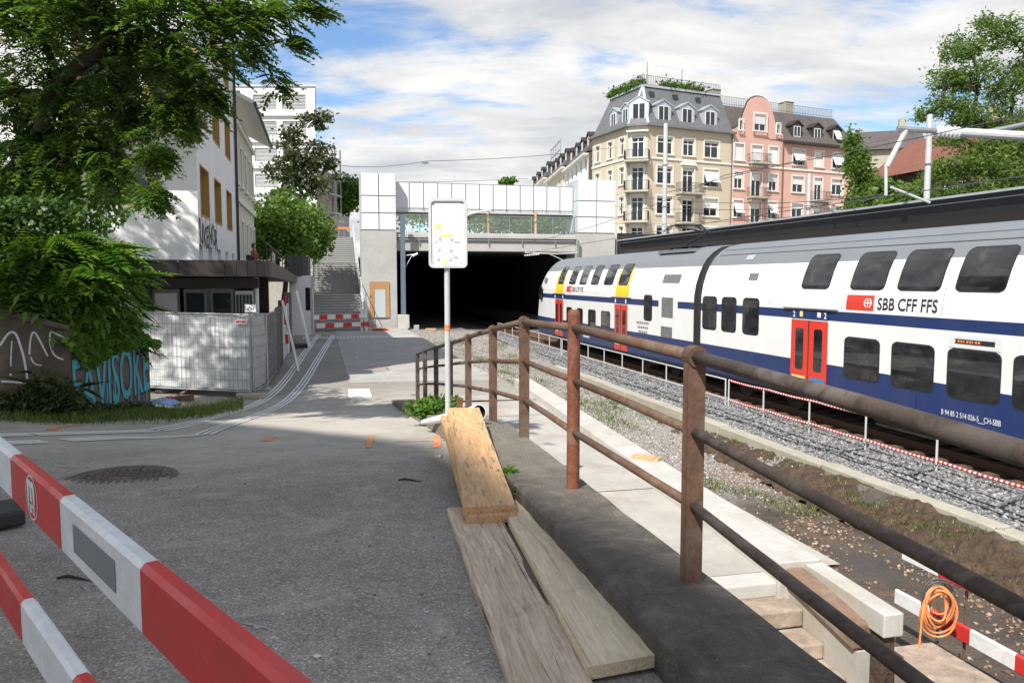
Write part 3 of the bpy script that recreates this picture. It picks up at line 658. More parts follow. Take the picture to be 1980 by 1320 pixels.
m.prism([W(4.26, 6.49, PATHZ - 0.10), W(4.26, 5.5, PATHZ - 0.28), W(4.26, 5.5, PATHZ - 0.06), W(4.26, 6.49, PATHZ + 0.07)], W(0.19, 0, 0) - W(0, 0, 0)); o = m.build('side_kerb', M['sidekerb'], st, world=True, bevel=0.02); o['label'] = 'rust stained stone kerb of the stairs'
m = MB(); m.prism([W(1.82, 6.8, -1.6), W(1.82, -3, -1.6), W(1.82, -3, 1.0), W(1.82, 6.8, 1.0)], W(0.02, 0, 0) - W(0, 0, 0)); m.build('flank_wall', M['path'], st, world=True)
# low wall beyond the stairs, close to the barrier
lw = thing('stair_end_wall', 'pale low wall block streaked with rust beside the orange hose', 'wall', W(4.9, 5.0, -0.5), PHI)
m = MB(); m.prism([W(4.69, 5.9, -0.7), W(5.42, 5.9, -0.7), W(5.42, 4.2, -0.7), W(4.69, 4.2, -0.7)], (0, 0, 0.82)); m.build('block', M['step'], lw, world=True, bevel=0.02)
m = MB(); m.prism([W(4.25, 5.3, -0.7), W(4.68, 5.3, -0.7), W(4.68, 4.2, -0.7), W(4.25, 4.2, -0.7)], (0, 0, 0.82)); m.build('stone_block', M['step'], lw, world=True, bevel=0.05)

# ------------------------------------------------------------------ tracks
tr = thing('rail_track', 'rusty railway track on timber sleepers under the train', 'railway track', W(13.09, 0, -0.3), PHI)
def rail_prof(m, x, t0, t1):
    pr = [(-0.06, 0.14), (0.06, 0.14), (0.06, 0.155), (0.01, 0.17), (0.01, 0.25), (0.035, 0.26), (0.035, 0.30), (-0.035, 0.30), (-0.035, 0.26), (-0.01, 0.25), (-0.01, 0.17), (-0.06, 0.155)]
    m.prism([(x + a, t0, b) for a, b in pr], (0, t1 - t0, 0))
for x in (-0.7525, 0.7525):
    m = MB(); rail_prof(m, x, -14, 108); m.build('rail', M['railsteel'], tr)
sm = MB(); sm.box(-1.3, 1.3, -0.12, 0.12, 0.0, 0.14); sme = sm.mesh('sleeper', M['sleeper'])
for i in range(105): obj('sleeper', sme, tr, (0.015 * math.sin(i * 3.1), 2 + i * 0.62, 0.0))
# ------------------------------------------------------------------ the double-deck train
TS = 11.7                                     # the flank nearest the street
def tt(px, py=560): return ST(ps(px, py, TS))[1]
PROF = [(0.06, 0.52), (0.0, 0.62), (0.0, 1.43), (0.0, 2.47), (0.0, 2.70), (0.01, 2.95), (0.07, 3.30), (0.17, 3.62), (0.28, 3.87), (0.44, 4.12), (0.66, 4.33), (0.95, 4.50), (1.39, 4.58)]
BANDM = [1, 1, 0, 1, 0, 0, 0, 0, 2, 2, 2, 2]  # 0 white 1 blue 2 roof grey
_pz = np.array([p[1] for p in PROF]); _px = np.array([p[0] for p in PROF])
def inset(z): return float(np.interp(z, _pz, _px))
HW = 1.39
def side(t, z, off=0.0):                      # a point on the flank, off metres proud of it
    return Vector((inset(z) - HW - off, t, z))
def car_body(tk, t0, t1, rake=None):
    """rake: function z -> how far the front is set back at that height"""
    ring = [(-HW + a, b, None) for a, b in PROF] + [(HW - a, b, None) for a, b in reversed(PROF[:-1])]
    n = len(ring); L = t1 - t0
    cuts = [t0, t0 + 0.5] + list(np.linspace(t0 + 1, t1 - 4, 10)) + [t1 - 3, t1 - 2, t1 - 1.2, t1 - 0.6, t1 - 0.2, t1]
    V = []; 
    for k, t in enumerate(cuts):
        for x, z, _ in ring:
            tt_ = t; xx = x
            if rake:
                f = max(0.0, (t - (t1 - 4)) / 4); tt_ = t - rake(z) * f; xx = x * (1 - 0.10 * f ** 3)
            V.append((xx, tt_, z))
    m = MB(); F = []; MI = []
    q = len(PROF) - 1
    for i in range(len(cuts) - 1):
        for j in range(n - 1):
            F.append((i * n + j, (i + 1) * n + j, (i + 1) * n + j + 1, i * n + j + 1)); MI.append(BANDM[j] if j < q else BANDM[2 * q - 1 - j])
        F.append((i * n + n - 1, (i + 1) * n + n - 1, (i + 1) * n, i * n)); MI.append(3)
    F.append(tuple(range(n))); MI.append(3)
    F.append(tuple((len(cuts) - 1) * n + j for j in reversed(range(n)))); MI.append(0 if rake else 3)
    m.v = V; m.f = F; m.m = MI
    o = m.build('body', [M['trainwhite'], M['trainblue'], M['trainroof'], M['underframe']], tk)
    return o
def rr_strip(m, t0, t1, z0, z1, off, r=0.06, mi=0, rows=9, thick=0.0):
    """a rounded rectangle laid on the curved flank, as horizontal strips"""
    zs = sorted(set([z0, z1] + list(np.linspace(z0, z1, rows)) + [z0 + r * 0.3, z0 + r * 0.65, z0 + r, z1 - r, z1 - r * 0.65, z1 - r * 0.3]))
    b = len(m.v)
    for z in zs:
        e = 0.0
        if r > 0:
            dz = max(0, r - (z - z0), r - (z1 - z)); e = r - math.sqrt(max(0, r * r - min(dz, r) ** 2))
        m.v.append(tuple(side(t0 + e, z, off))); m.v.append(tuple(side(t1 - e, z, off)))
    for i in range(len(zs) - 1):
        m.f.append((b + 2 * i, b + 2 * i + 1, b + 2 * i + 3, b + 2 * i + 2)); m.m.append(mi)
def win(tk, t0, t1, z0, z1, r=0.09):
    t0, t1 = min(t0, t1), max(t0, t1)
    m = MB(); rr_strip(m, t0 - 0.03, t1 + 0.03, z0 - 0.03, z1 + 0.03, 0.006, r + 0.03); o = m.build('window', M['rubber'], tk)
    m = MB(); rr_strip(m, t0, t1, z0, z1, 0.010, r); m.build('pane', M['trainglass'], o); return o
def patch(tk, name, t0, t1, z0, z1, mat, off=0.005, r=0.0):
    m = MB(); rr_strip(m, min(t0, t1), max(t0, t1), z0, z1, off, r); return m.build(name, mat, tk)
def side_text(tk, name, txt, t_left, z, size, mat, off=0.007, bold=0.0, xs=1.0):
    vs, fs = text_mesh(txt, size, bold)
    m = MB(); m.add([side(t_left - x * xs, z + y, off) for x, y, _ in vs], fs); return m.build(name, mat, tk)
def sbb_logo(tk, t_left, t_right, z0, z1, off=0.006):
    lg = patch(tk, 'emblem', t_left, t_right, z0, z1, M['trainred'], off)
    h = z1 - z0; cx = t_right + 0.56 * h; cz = (z0 + z1) / 2; u = h * 0.30      # white double arrow with a cross
    m = MB()
    def q(pts): m.add([side(cx - a * u, cz + b * u, off + 0.004) for a, b in pts], [tuple(range(len(pts)))])
    q([(-1.1, -0.12), (1.1, -0.12), (1.1, 0.12), (-1.1, 0.12)]); q([(-0.12, 0.12), (0.12, 0.12), (0.12, 0.95), (-0.12, 0.95)]); q([(-0.12, -0.95), (0.12, -0.95), (0.12, -0.12), (-0.12, -0.12)])
    for sx in (1, -1):
        for sy in (1, -1):
            q([(sx * 1.1, sy * 0.12), (sx * 1.42, sy * 0.0), (sx * 0.72, sy * 0.95), (sx * 0.36, sy * 0.95), (sx * 0.98, sy * 0.12)])
    m.build('arrow_mark', M['printwhite'], lg)
def door(tk, t0, t1, z0=0.60, z1=2.44, stickers=True):
    t0, t1 = min(t0, t1), max(t0, t1); w2 = (t1 - t0) / 2; mid = (t0 + t1) / 2
    for k, (a, b) in enumerate(((mid + 0.012, t1), (t0, mid - 0.012))):
        o = patch(tk, 'door', a, b, z0, z1, M['trainred'], 0.012)
        m = MB(); rr_strip(m, a + w2 * 0.27, b - w2 * 0.27, z0 + 0.60, z1 - 0.2, 0.018, 0.07); p = m.build('pane', M['trainglass'], o)
        if stickers:
            patch(o, 'sticker', a + w2 * 0.12, b - w2 * 0.12, z0 + 0.22, z0 + 0.44, M['printblue'] if k else M['stickyellow'], 0.019)
    patch(tk, 'door_header', t0, t1, 2.475, 2.695, M['trainblue'], 0.012)
    m = MB(); m.bar(side(t0 - 0.35, 2.73, 0.03), side(t1 + 0.35, 2.73, 0.03), 0.05, 0.025); m.build('rain_strip', M['grille'], tk)
    m = MB(); m.bar(side(mid, z0, 0.014), side(mid, z1, 0.014), 0.03, 0.02, (0, 1, 0)); m.build('door_seal', M['rubber'], tk)
def bogie(tk, tc):
    m = MB()
    for sgn in (-1, 1):
        m.box(-1.15, -0.95, tc + sgn * 1.25 - 0.25, tc + sgn * 1.25 + 0.25, 0.35, 0.6)
    m.box(-1.15, -0.98, tc - 1.9, tc + 1.9, 0.42, 0.58); m.box(-1.2, -0.95, tc - 0.4, tc + 0.4, 0.3, 0.75)
    o = m.build('bogie', M['underframe'], tk, bevel=0.03)
    for sgn in (-1, 1):
        c = Vector((-0.80, tc + sgn * 1.25, 0.45)); w_ = MB(); w_.tube([c + Vector((-0.07, 0, 0)), c + Vector((0.07, 0, 0))], 0.45, 24)
        w_.tube([c + Vector((-0.18, 0, 0)), c + Vector((-0.07, 0, 0))], 0.14, 12); w_.build('wheel', M['underframe'], o, smooth=False)
TL = W(TS + HW, 0, 0)
# near coach
coach = thing('train_coach', 'double deck coach with white flank, blue skirt and one red double door', 'train coach', TL, PHI, 'cars of the commuter train')
tg = tt(1349); T0, T1 = tg - 27.0, tg - 0.25
car_body(coach, T0, T1)
for a, b in ((1545, 1618), (1640, 1729), (1731, 1833), (1842, 1966)):
    pass
def upper(tk, a, b): # pixel measures are taken at the lower corners of the slanted panes
    win(tk, tt(a), tt(b), 3.24, 4.04, 0.10)
for a, b in ((1546, 1598), (1640, 1704), (1731, 1812), (1843, 1937)): upper(coach, a, b)
win(coach, tt(1976), tt(1976) - 1.25, 3.24, 4.04, 0.10); win(coach, tt(1976) - 1.65, tt(1976) - 2.9, 3.24, 4.04, 0.1)
for a, b in ((1633, 1699), (1725, 1805), (1834, 1935)): win(coach, tt(a, 700), tt(b, 700), 1.22, 2.12, 0.11)
win(coach, tt(1970), tt(1970) - 1.3, 1.22, 2.12, 0.11); win(coach, tt(1970) - 1.6, tt(1970) - 2.9, 1.22, 2.12, 0.11)
for a, b in ((1360, 1386), (1397, 1424), (1438, 1468)): win(coach, tt(a), tt(b), 1.92, 2.90, 0.10)
door(coach, tt(1533), tt(1604))
m = MB(); t_ = tt(1612)
patch(coach, 'vent_panel', tt(1440), tt(1457), 3.42, 3.62, M['grille'], 0.006)
sbb_logo(coach, tt(1637), tt(1690), 2.76, 3.10)
side_text(coach, 'lettering', 'SBB CFF FFS', tt(1697), 2.80, 0.36, M['black'], 0.008, 0.006, abs(tt(1697) - tt(1836)) / 2.17)
xs_ = abs(tt(1820) - tt(1898)) / 1.27; side_text(coach, 'vehicle_number', 'B 94 85 2 514 026-5', tt(1820, 800), 0.84, 0.145, M['printwhite'], 0.008, 0.0, xs_); side_text(coach, 'keeper_mark', 'CH-SBB', tt(1903, 800), 0.84, 0.15, M['printwhite'], 0.008, 0.0, xs_)
patch(coach, 'underline', tt(1903), tt(1917), 0.815, 0.825, M['printwhite'], 0.008)
side_text(coach, 'class_number', '2', tt(1536) + 0.0, 2.51, 0.2, M['printwhite'], 0.018, 0.004); side_text(coach, 'class_number', '2', tt(1596), 2.51, 0.2, M['printwhite'], 0.018, 0.004)
patch(coach, 'pictogram', tt(1549), tt(1555), 2.52, 2.66, M['stickyellow'], 0.018); patch(coach, 'pictogram', tt(1583), tt(1590), 2.53, 2.65, M['printwhite'], 0.018)
dp = patch(coach, 'display_panel', tt(1836, 650), tt(1939, 650), 2.16, 2.40, M['panelwhite'], 0.009); patch(dp, 'display', tt(1848, 650), tt(1926, 650), 2.24, 2.33, M['black'], 0.014)
for k in range(9): a_ = tt(1852) - 0.068 * k; patch(dp, 'display_text', a_, a_ - (0.05 if k % 3 else 0.03), 2.262, 2.31, M['hose'], 0.018)
for z in (4.2, 4.36): 
    m = MB(); m.bar(side(T0 + 0.2, z, 0.012), side(T1 - 0.2, z, 0.012), 0.03, 0.012); m.build('roof_seam', M['trainroof'], coach)
patch(coach, 'roof_hatch', tt(1420, 500), tt(1434, 500), 4.02, 4.16, M['zinc'], 0.012)
bogie(coach, T1 - 3.2); bogie(coach, T0 + 3.4)
m = MB(); m.box(-1.2, 1.2, T0 + 6, T1 - 6, 0.42, 0.56); m.build('underframe', M['underframe'], coach)
m = MB(); m.box(-1.12, 1.12, T1, T1 + 0.5, 0.9, 4.05); 
bl = MB()
bp = [(-HW + a + 0.05, b) for a, b in PROF[1:]] + [(HW - a - 0.05, b) for a, b in reversed(PROF[1:-1])]
bl.prism([(x, T1 - 0.02, z - 0.06) for x, z in bp], (0, 0.54, 0)); bl.build('gangway_bellows', M['rubber'], coach)

# loco end car
loco = thing('train_power_car', 'leading power car with yellow bands above narrow red doors', 'train power car', TL, PHI, 'cars of the commuter train')
L0, L1 = tg + 0.25, tt(1036)
car_body(loco, L0, L1, lambda z: 0.0 if z < 1.6 else 0.35 * (z - 1.6) ** 1.45)
for a, b in ((1098, 1110), (1118, 1131), (1140, 1154), (1165, 1182)): upper(loco, a, b)
for a, b, c, d in ((1074, 1089, 1077, 1087), (1190, 1215, 1193, 1211)):
    patch(loco, 'yellow_band', tt(a), tt(b), 2.76, 3.94, M['trainyellow'], 0.004); upper(loco, c, d)
for a, b in ((1096, 1106), (1116, 1127), (1138, 1152), (1163, 1180)): win(loco, tt(a), tt(b), 1.22, 2.08, 0.09)
door(loco, tt(1074), tt(1089)); door(loco, tt(1189), tt(1214))
win(loco, tt(1246), tt(1261), 1.95, 2.85, 0.1)
patch(loco, 'grille', tt(1277, 540), tt(1310, 540), 3.32, 3.62, M['grille'], 0.006); patch(loco, 'grille', tt(1280), tt(1302), 2.12, 2.82, M['grille'], 0.006); patch(loco, 'grille', tt(1279), tt(1301), 1.42, 1.80, M['grille'], 0.006)
patch(loco, 'equipment_cover', tt(1274), tt(1311), 2.14, 3.26, M['trainwhite'], 0.004)
patch(loco, 'cab_window', L1 - 1.35, L1 - 0.75, 2.35, 3.05, M['trainglass'], 0.012, 0.05); patch(loco, 'cab_vent', tt(1050), tt(1055), 3.3, 3.55, M['grille'], 0.02)
sbb_logo(loco, tt(1095), tt(1105), 2.84, 3.12); side_text(loco, 'lettering', 'SBB CFF FFS', tt(1106), 2.87, 0.30, M['black'], 0.008, 0.004, abs(tt(1106) - tt(1131)) / 1.8)
for k in range(3):
    for j in range(7 - k): a_ = tt(1232) - 0.17 * j - 0.1 * k; patch(loco, 'data_lettering', a_, a_ - 0.11, 1.78 - 0.17 * k, 1.86 - 0.17 * k, M['grille'], 0.008)
for j in range(6): a_ = tt(1128, 640) - 0.15 * j; patch(loco, 'vehicle_number', a_, a_ - 0.1, 0.81, 0.90, M['printwhite'], 0.008)
for t_, z_ in ((1074, 2.5), (1089, 2.5), (1191, 2.5), (1211, 2.5)): patch(loco, 'class_mark', tt(t_) + 0.06, tt(t_) - 0.06, 2.50, 2.66, M['printwhite'], 0.018)
bogie(loco, L0 + 3.6); bogie(loco, L1 - 4.2)
m = MB(); m.box(-1.2, 1.2, L0 + 6, L1 - 7, 0.42, 0.56); m.build('underframe', M['underframe'], loco)
# pantograph, folded, on the rear of the power car
pa = thing('pantograph', 'folded dark pantograph on the power car roof beside the canopy', 'pantograph', TL + (W(0, L0 + 2.6, 4.45) - W(0, 0, 0)), PHI + math.pi)
def PV(x, y, z): return Vector((x, y, z))
m = MB(); m.box(-0.55, 0.55, -1.2, 0.6, 0.14, 0.2); 
for x in (-0.5, 0.5):
    for y in (-1.1, 0.5): m.tube([PV(x, y, 0.0), PV(x, y, 0.16)], 0.07, 10)
m.build('base_frame', M['darkmetal'], pa)
m = MB(); m.tube([PV(0, -1.1, 0.25), PV(0, 0.9, 0.62)], 0.05); m.tube([PV(0.12, -1.0, 0.2), PV(0.12, 0.8, 0.5)], 0.025); m.build('lower_arm', M['darkmetal'], pa)
m = MB(); m.tube([PV(-0.1, 0.9, 0.62), PV(-0.45, -0.9, 0.95)], 0.03); m.tube([PV(0.1, 0.9, 0.62), PV(0.45, -0.9, 0.95)], 0.03); m.build('upper_arm', M['darkmetal'], pa)
for y in (-1.1, -0.75):
    m = MB(); m.tube([PV(-0.82, y, 0.72), PV(-0.62, y, 0.92), PV(-0.5, y, 0.98), PV(0.5, y, 0.98), PV(0.62, y, 0.92), PV(0.82, y, 0.72)], 0.025, 6); m.build('contact_strip', M['darkmetal'], pa)
m = MB(); m.box(-0.75, 0.75, -1.7, 1.2, -0.05, 0.06); m.build('roof_tray', M['trainroof'], pa)

# ------------------------------------------------------------------ rope fence with red and white tape beside the track
import random as _r
def fs(t): return 10.95
prev = None; gi = 0
posts = [tt_ for tt_ in np.arange(4.2, 50, 1.95)]
fence_secs = [(0, 8), (8, 16), (16, 24)]
for (a, b) in fence_secs:
    sub = posts[a:min(b + 1, len(posts))]
    if len(sub) < 2: continue
    far = ('with red and white tape beside the near coach', 'of plain steel tubes beside the power car', 'of pale tubes leading into the tunnel')[a // 8]
    f = thing('track_fence', 'low steel guard rail ' + far, 'guard rail', W(fs(0), sub[0], -0.12), PHI, 'guard rails along the track')
    endt = sub[-1] - (0.18 if b < 24 else 0)
    for t_ in sub[:-1] + [endt]:
        m = MB(); m.tube([W(fs(0), t_, -0.2), W(fs(0), t_, 0.66)], 0.022, 8); m.build('post', M['galvpaint'], f, world=True)
    for z_ in (0.66, 0.12):
        m = MB(); q = 70; ts = np.linspace(sub[0], endt, q)
        pts = [W(fs(0) + 0.004 * math.sin(x * 9), x, z_ - (0.02 * abs(math.sin(x * 1.6)) if a == 0 else 0)) for x in ts]
        if a == 0:
            for k in range(q - 1):
                m.tube([pts[k], pts[k + 1]], 0.026, 6, cap=False, mi=0)
            # tape wound round the rail
            n_ = int((endt - sub[0]) / 0.11)
            for k in range(n_):
                x = sub[0] + k * 0.11; m.tube([W(fs(0), x, z_ - 0.02 * abs(math.sin(x * 1.6))), W(fs(0), x + 0.055, z_ - 0.02 * abs(math.sin((x + 0.055) * 1.6)))], 0.031, 6, cap=False, mi=1)
            m.build('taped_rail', [M['barwhite'], M['red']], f, world=True)
        else:
            m.tube(pts, 0.024, 8); m.build('rail', M['galvpaint'], f, world=True)
    for t_ in sub[1:-1]:
        m = MB(); m.bar(W(fs(0) - 0.85, t_ - 0.3, 0.0), W(fs(0), t_, 0.06), 0.05, 0.012); m.build('anchor_foot', M['galv'], f, world=True)
# black signal cables lying along the ballast
for k, s_ in enumerate((9.95, 10.1, 10.42)):
    m = MB(); ts = np.linspace(3, 40, 120)
    m.tube([W(s_ + 0.10 * nz(t_, k * 7, 0.7) + 0.03 * nz(t_, k, 3), t_, bal_z(s_, t_) + 0.035) for t_ in ts], 0.014, 6)
    o = m.build_at('signal_cable', M['rubber'], W(s_, 3, -0.1)); setp(o, ('black cable lying on the ballast closest to the concrete kerb', 'middle black cable lying on the ballast', 'black cable on the ballast closest to the guard rail')[k], 'cable', 'cables on the ballast')
# panel joints, grab rails and roof gear that break up the clean flanks
for tk, a_, b_, n_ in ((coach, T0 + 1.5, T1 - 1.0, 9), (loco, L0 + 1.2, L1 - 5.0, 6)):
    for k in range(n_):
        t_ = a_ + (b_ - a_) * k / (n_ - 1) + 0.11; patch(tk, 'panel_joint', t_, t_ + 0.012, 2.74, 3.80, M['grille'], 0.0035)
        patch(tk, 'panel_joint', t_ + 0.6, t_ + 0.612, 0.66, 1.40, M['rubber'], 0.0035)
for k in range(5):
    m = MB(); m.box(-1.18, -0.75, T0 + 7.4 + k * 2.4, T0 + 9.2 + k * 2.4, 0.22, 0.54); m.build('equipment_box', M['underframe'], coach, bevel=0.03)
# ------------------------------------------------------------------ higher ground behind the portal and on the slope beside the railway
def slab(name, s0, s1, t0, t1, z0, z1, mat):
    m = MB(); m.prism([W(s0, t0, z0), W(s1, t0, z0), W(s1, t1, z0), W(s0, t1, z0)], (0, 0, z1 - z0))
    o = m.build(name, mat); o['kind'] = 'structure'; return o
slab('upper_street', 5.0, 17.0, 53.6, 170, 5.9, 6.55, M['asphalt'])
slab('upper_terrain', -90, 2.35, 63.4, 170, -1.9, 6.45, M['path'])
slab('slope_terrain', 25.0, 190, 28, 240, -1.9, 6.3, M['path'])
slab('slope_shoulder', 19.7, 24.99, 51.2, 240, -1.9, 6.2, M['wallconc'])
# ------------------------------------------------------------------ tunnel portal with its two clad towers and the screened footbridge
po = thing('tunnel_portal', 'pale concrete tunnel portal with two white clad towers', 'tunnel portal', W(10.5, 51, 0), PHI)
def pbox(name, s0, s1, t0, t1, z0, z1, mat, par, bevel=0.0):
    m = MB(); m.prism([W(s0, t0, z0), W(s1, t0, z0), W(s1, t1, z0), W(s0, t1, z0)], (0, 0, z1 - z0)); return m.build(name, mat, par, world=True, bevel=bevel)
ltw = pbox('tower', 2.52, 4.72, 51.0, 53.5, -0.4, 6.54, M['wallconc'], po, 0.02)
rtw = pbox('tower', 16.9, 19.62, 51.0, 53.5, -0.4, 6.54, M['wallconc'], po, 0.02)
for (s0, s1, tw) in ((2.52, 4.72, ltw), (16.9, 19.62, rtw)):
    c = pbox('cladding_frame', s0 + 0.06, s1 - 0.06, 51.06, 53.44, 6.545, 10.14, M['grille'], tw)
    zs = [6.58, 7.66, 8.74, 10.18]; sm_ = (s0 + s1) / 2
    for a, b in ((s0, sm_), (sm_, s1)):
        for k in range(3): pbox('cladding_panel', a + 0.03, b - 0.03, 50.98, 51.05, zs[k] + 0.03, zs[k + 1] - 0.03, M['panelwhite'], tw)
    for sd in (s0 - 0.005, s1 - 0.05):                                   # flank panels, three high and two deep
        for a, b in ((51.06, 52.25), (52.25, 53.44)):
            for k in range(3): pbox('flank_panel', sd, sd + 0.055, a + 0.015, b - 0.015, zs[k] + 0.02, zs[k + 1] - 0.02, M['panelgrey'], tw)
pbox('portal_beam', 4.724, 16.896, 51.35, 52.4, 5.30, 6.50, M['wallconc'], po, 0.02)
pbox('beam_ledge', 4.726, 16.894, 51.18, 51.345, 6.15, 6.34, M['wallconc'], po, 0.01)
m = MB(); m.tube([W(4.8, 51.26, 6.02), W(16.8, 51.26, 6.02)], 0.05, 8); m.build('cable_tube', M['galv'], po, world=True)
for k in range(5): 
    s_ = 6.2 + k * 2.3; m = MB(); m.bar(W(s_, 51.25, 6.15), W(s_, 51.25, 5.72), 0.06, 0.06, (0, 1, 0)); m.build('bracket', M['galv'], po, world=True)
# glass parapet of the road
gp = thing('glass_parapet', 'glass parapet with steel posts above the tunnel mouth', 'parapet', W(10.5, 51.6, 6.5), PHI)
n = 8; ds = (16.85 - 4.78) / n
for k in range(n):
    a = 4.78 + k * ds; pbox('glass_pane', a + 0.05, a + ds - 0.05, 51.60, 51.62, 6.56, 7.60, M['clear'], gp)
    m = MB(); m.bar(W(a + ds, 51.61, 6.5), W(a + ds, 51.61, 7.62), 0.06, 0.06, (0, 1, 0)); m.build('post', M['galv'], gp, world=True)
m = MB(); m.bar(W(4.78, 51.61, 7.64), W(16.85, 51.61, 7.64), 0.07, 0.05); m.build('handrail', M['galv'], gp, world=True)
# footbridge with screen panels
fb = thing('footbridge', 'footbridge between the towers screened by a row of white panels', 'footbridge', W(10.5, 52, 8), PHI)
n = 13; ds = (16.88 - 4.74) / n
for k in range(n):
    a = 4.74 + k * ds; sag = 0.0
    pbox('screen_panel', a + 0.025, a + ds - 0.025, 51.95, 51.985, 8.12, 9.72, M['panelwhite'], fb)
    m = MB(); m.bar(W(a + ds, 52.0, 8.0), W(a + ds, 52.0, 9.76), 0.05, 0.12, (0, 1, 0)); m.build('screen_post', M['grille'], fb, world=True)
m = MB(); m.bar(W(4.74, 52.0, 9.75), W(16.88, 52.0, 9.75), 0.06, 0.05); m.build('top_rail', M['galv'], fb, world=True)
pbox('deck', 4.73, 16.89, 52.05, 54.0, 7.86, 8.1, M['grille'], fb); pbox('fascia', 4.73, 16.89, 51.99, 52.045, 7.84, 8.11, M['galvpaint'], fb)
for s_ in (10.9, 14.2):
    m = MB(); m.bar(W(s_, 51.9, 6.5), W(s_, 51.9, 8.05), 0.14, 0.14, (0, 1, 0)); m.build('timber_prop', M['plank_orange'], fb, world=True)
m = MB(); m.tube([W(8.3, 51.3, 6.7), W(8.6, 51.4, 7.2), W(9.6, 51.5, 7.75), W(10.7, 51.6, 8.0), W(11.0, 51.6, 8.02)], 0.07, 8); o = m.build_at('drain_pipe', M['pvc'], W(8.3, 51.3, 6.6)); setp(o, 'white bent pipe reaching up to the footbridge deck', 'pipe')
# the tube behind the portal
tn = thing('tunnel', 'dark concrete railway tunnel behind the portal', 'tunnel', W(10.5, 53, 0), PHI)
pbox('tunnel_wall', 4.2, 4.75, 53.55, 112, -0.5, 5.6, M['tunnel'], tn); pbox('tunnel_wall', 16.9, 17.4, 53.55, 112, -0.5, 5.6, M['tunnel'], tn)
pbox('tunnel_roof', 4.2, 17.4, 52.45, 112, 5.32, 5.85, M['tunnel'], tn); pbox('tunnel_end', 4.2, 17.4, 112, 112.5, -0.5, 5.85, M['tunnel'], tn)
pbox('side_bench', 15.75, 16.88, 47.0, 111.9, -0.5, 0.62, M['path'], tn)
# plywood frame with a pale door leaf on the left tower
pw = thing('plywood_hoarding', 'orange plywood frame with a pale grey door leaf on the concrete tower', 'hoarding', W(3.6, 50.95, 0.9), PHI)
for a, b, c, d in ((2.98, 3.28, 1.0, 3.3), (3.98, 4.22, 1.0, 3.3), (3.285, 3.975, 2.82, 3.3)): pbox('ply_board', a, b, 50.93, 50.97, c, d, M['ply'], pw)
pbox('door_leaf', 3.29, 3.97, 50.90, 50.94, 1.02, 2.81, M['panelgrey'], pw)
# mast at the portal
ms = thing('portal_mast', 'blue grey steel mast standing at the tunnel mouth', 'mast', W(5.05, 50.4, 0.2), PHI)
m = MB(); m.box(-0.14, 0.14, -0.16, -0.13, 0.9, 7.3); m.box(-0.14, 0.14, 0.13, 0.16, 0.9, 7.3); m.box(-0.02, 0.02, -0.128, 0.128, 0.9, 7.3); m.build('column', M['bluesteel'], ms)
m = MB(); m.box(-0.36, 0.34, -0.35, 0.3, -0.3, 1.0); m.build('concrete_foot', M['coping'], ms, bevel=0.03)
m = MB(); m.tube([(0.14, 0, 4.75), (0.75, 0, 4.85)], 0.035); m.tube([(0.14, 0, 4.0), (0.6, 0, 4.8)], 0.02); m.tube([(0.62, 0, 4.72), (0.95, 0, 4.9)], 0.075, 8); m.build('bracket_arm', M['galvpaint'], ms)
def insul(m, a, b, r=0.075, k=6, rod=0.03):
    a = Vector(a); b = Vector(b); m.tube([a, b], rod, 8)
    for i in range(k):
        c = a + (b - a) * ((i + 0.5) / k); d = (b - a).normalized() * ((b - a).length / k * 0.32); m.tube([c - d, c, c + d], [rod, r, rod], 10, cap=False)
ca = thing('overhead_line_bracket', 'pale overhead line bracket reaching out from the portal tower', 'overhead bracket', W(16.85, 50.7, 4.6), PHI)
m = MB(); m.tube([(0, 0, 0.62), (-1.6, 0, 0.55), (-3.7, 0, 0.62)], 0.045); m.tube([(0, 0, -0.3), (-2.0, 0, 0.53)], 0.03); m.build('tube_arm', M['galvpaint'], ca)
m = MB(); insul(m, (-3.75, 0, 0.42), (-2.7, 0, 0.52), 0.07, 7); m.build('insulator', M['panelwhite'], ca)
m = MB(); m.box(-0.06, 0.06, -0.06, 0.06, -1.2, 1.5); m.build('wall_post', M['galv'], ca)
# ------------------------------------------------------------------ public stairs beside the portal
ss = thing('public_stairs', 'long straight concrete public stairs climbing beside the portal tower', 'stairs', W(0.95, 47.6, 0.4), PHI)
z = street_z(1, 47.6) - 0.02; t = 47.6; Z0 = z
stepm = MB(); stepm.box(-1.45, 1.45, 0.045, 0.36, -0.5, -0.056); stepm.box(-1.45, 1.45, 0, 0.36, -0.055, 0.0); stepme = stepm.mesh('step', M['stairconc'])
SPTS = [(t, z)]
for fl in range(3):
    for k in range(13):
        z += 0.162; obj('step', stepme, ss, (0, t - 47.6, z - 0.4)); t += 0.31
    SPTS.append((t, z))
    m = MB(); m.box(-1.45, 1.45, t - 47.6 + 0.031, t - 47.6 + 1.46, z - 0.9, z - 0.003 - 0.4); m.build('landing', M['stairconc'], ss); t += 1.45
    SPTS.append((t, z))
TOPT, TOPZ = t, z
m = MB(); poly = [W(-0.8, 47.5, -0.3)] + [W(-0.8, a, b + 0.12) for a, b in SPTS] + [W(-0.8, TOPT, -0.3)]; m.prism(poly, W(0.27, 0, 0) - W(0, 0, 0)); m.build('string_wall', M['stairconc'], ss, world=True)
m = MB(); poly = [W(2.42, 47.5, -0.3)] + [W(2.42, a, b + 0.12) for a, b in SPTS] + [W(2.42, TOPT, -0.3)]; m.prism(poly, W(0.095, 0, 0) - W(0, 0, 0)); m.build('string_wall', M['stairconc'], ss, world=True)
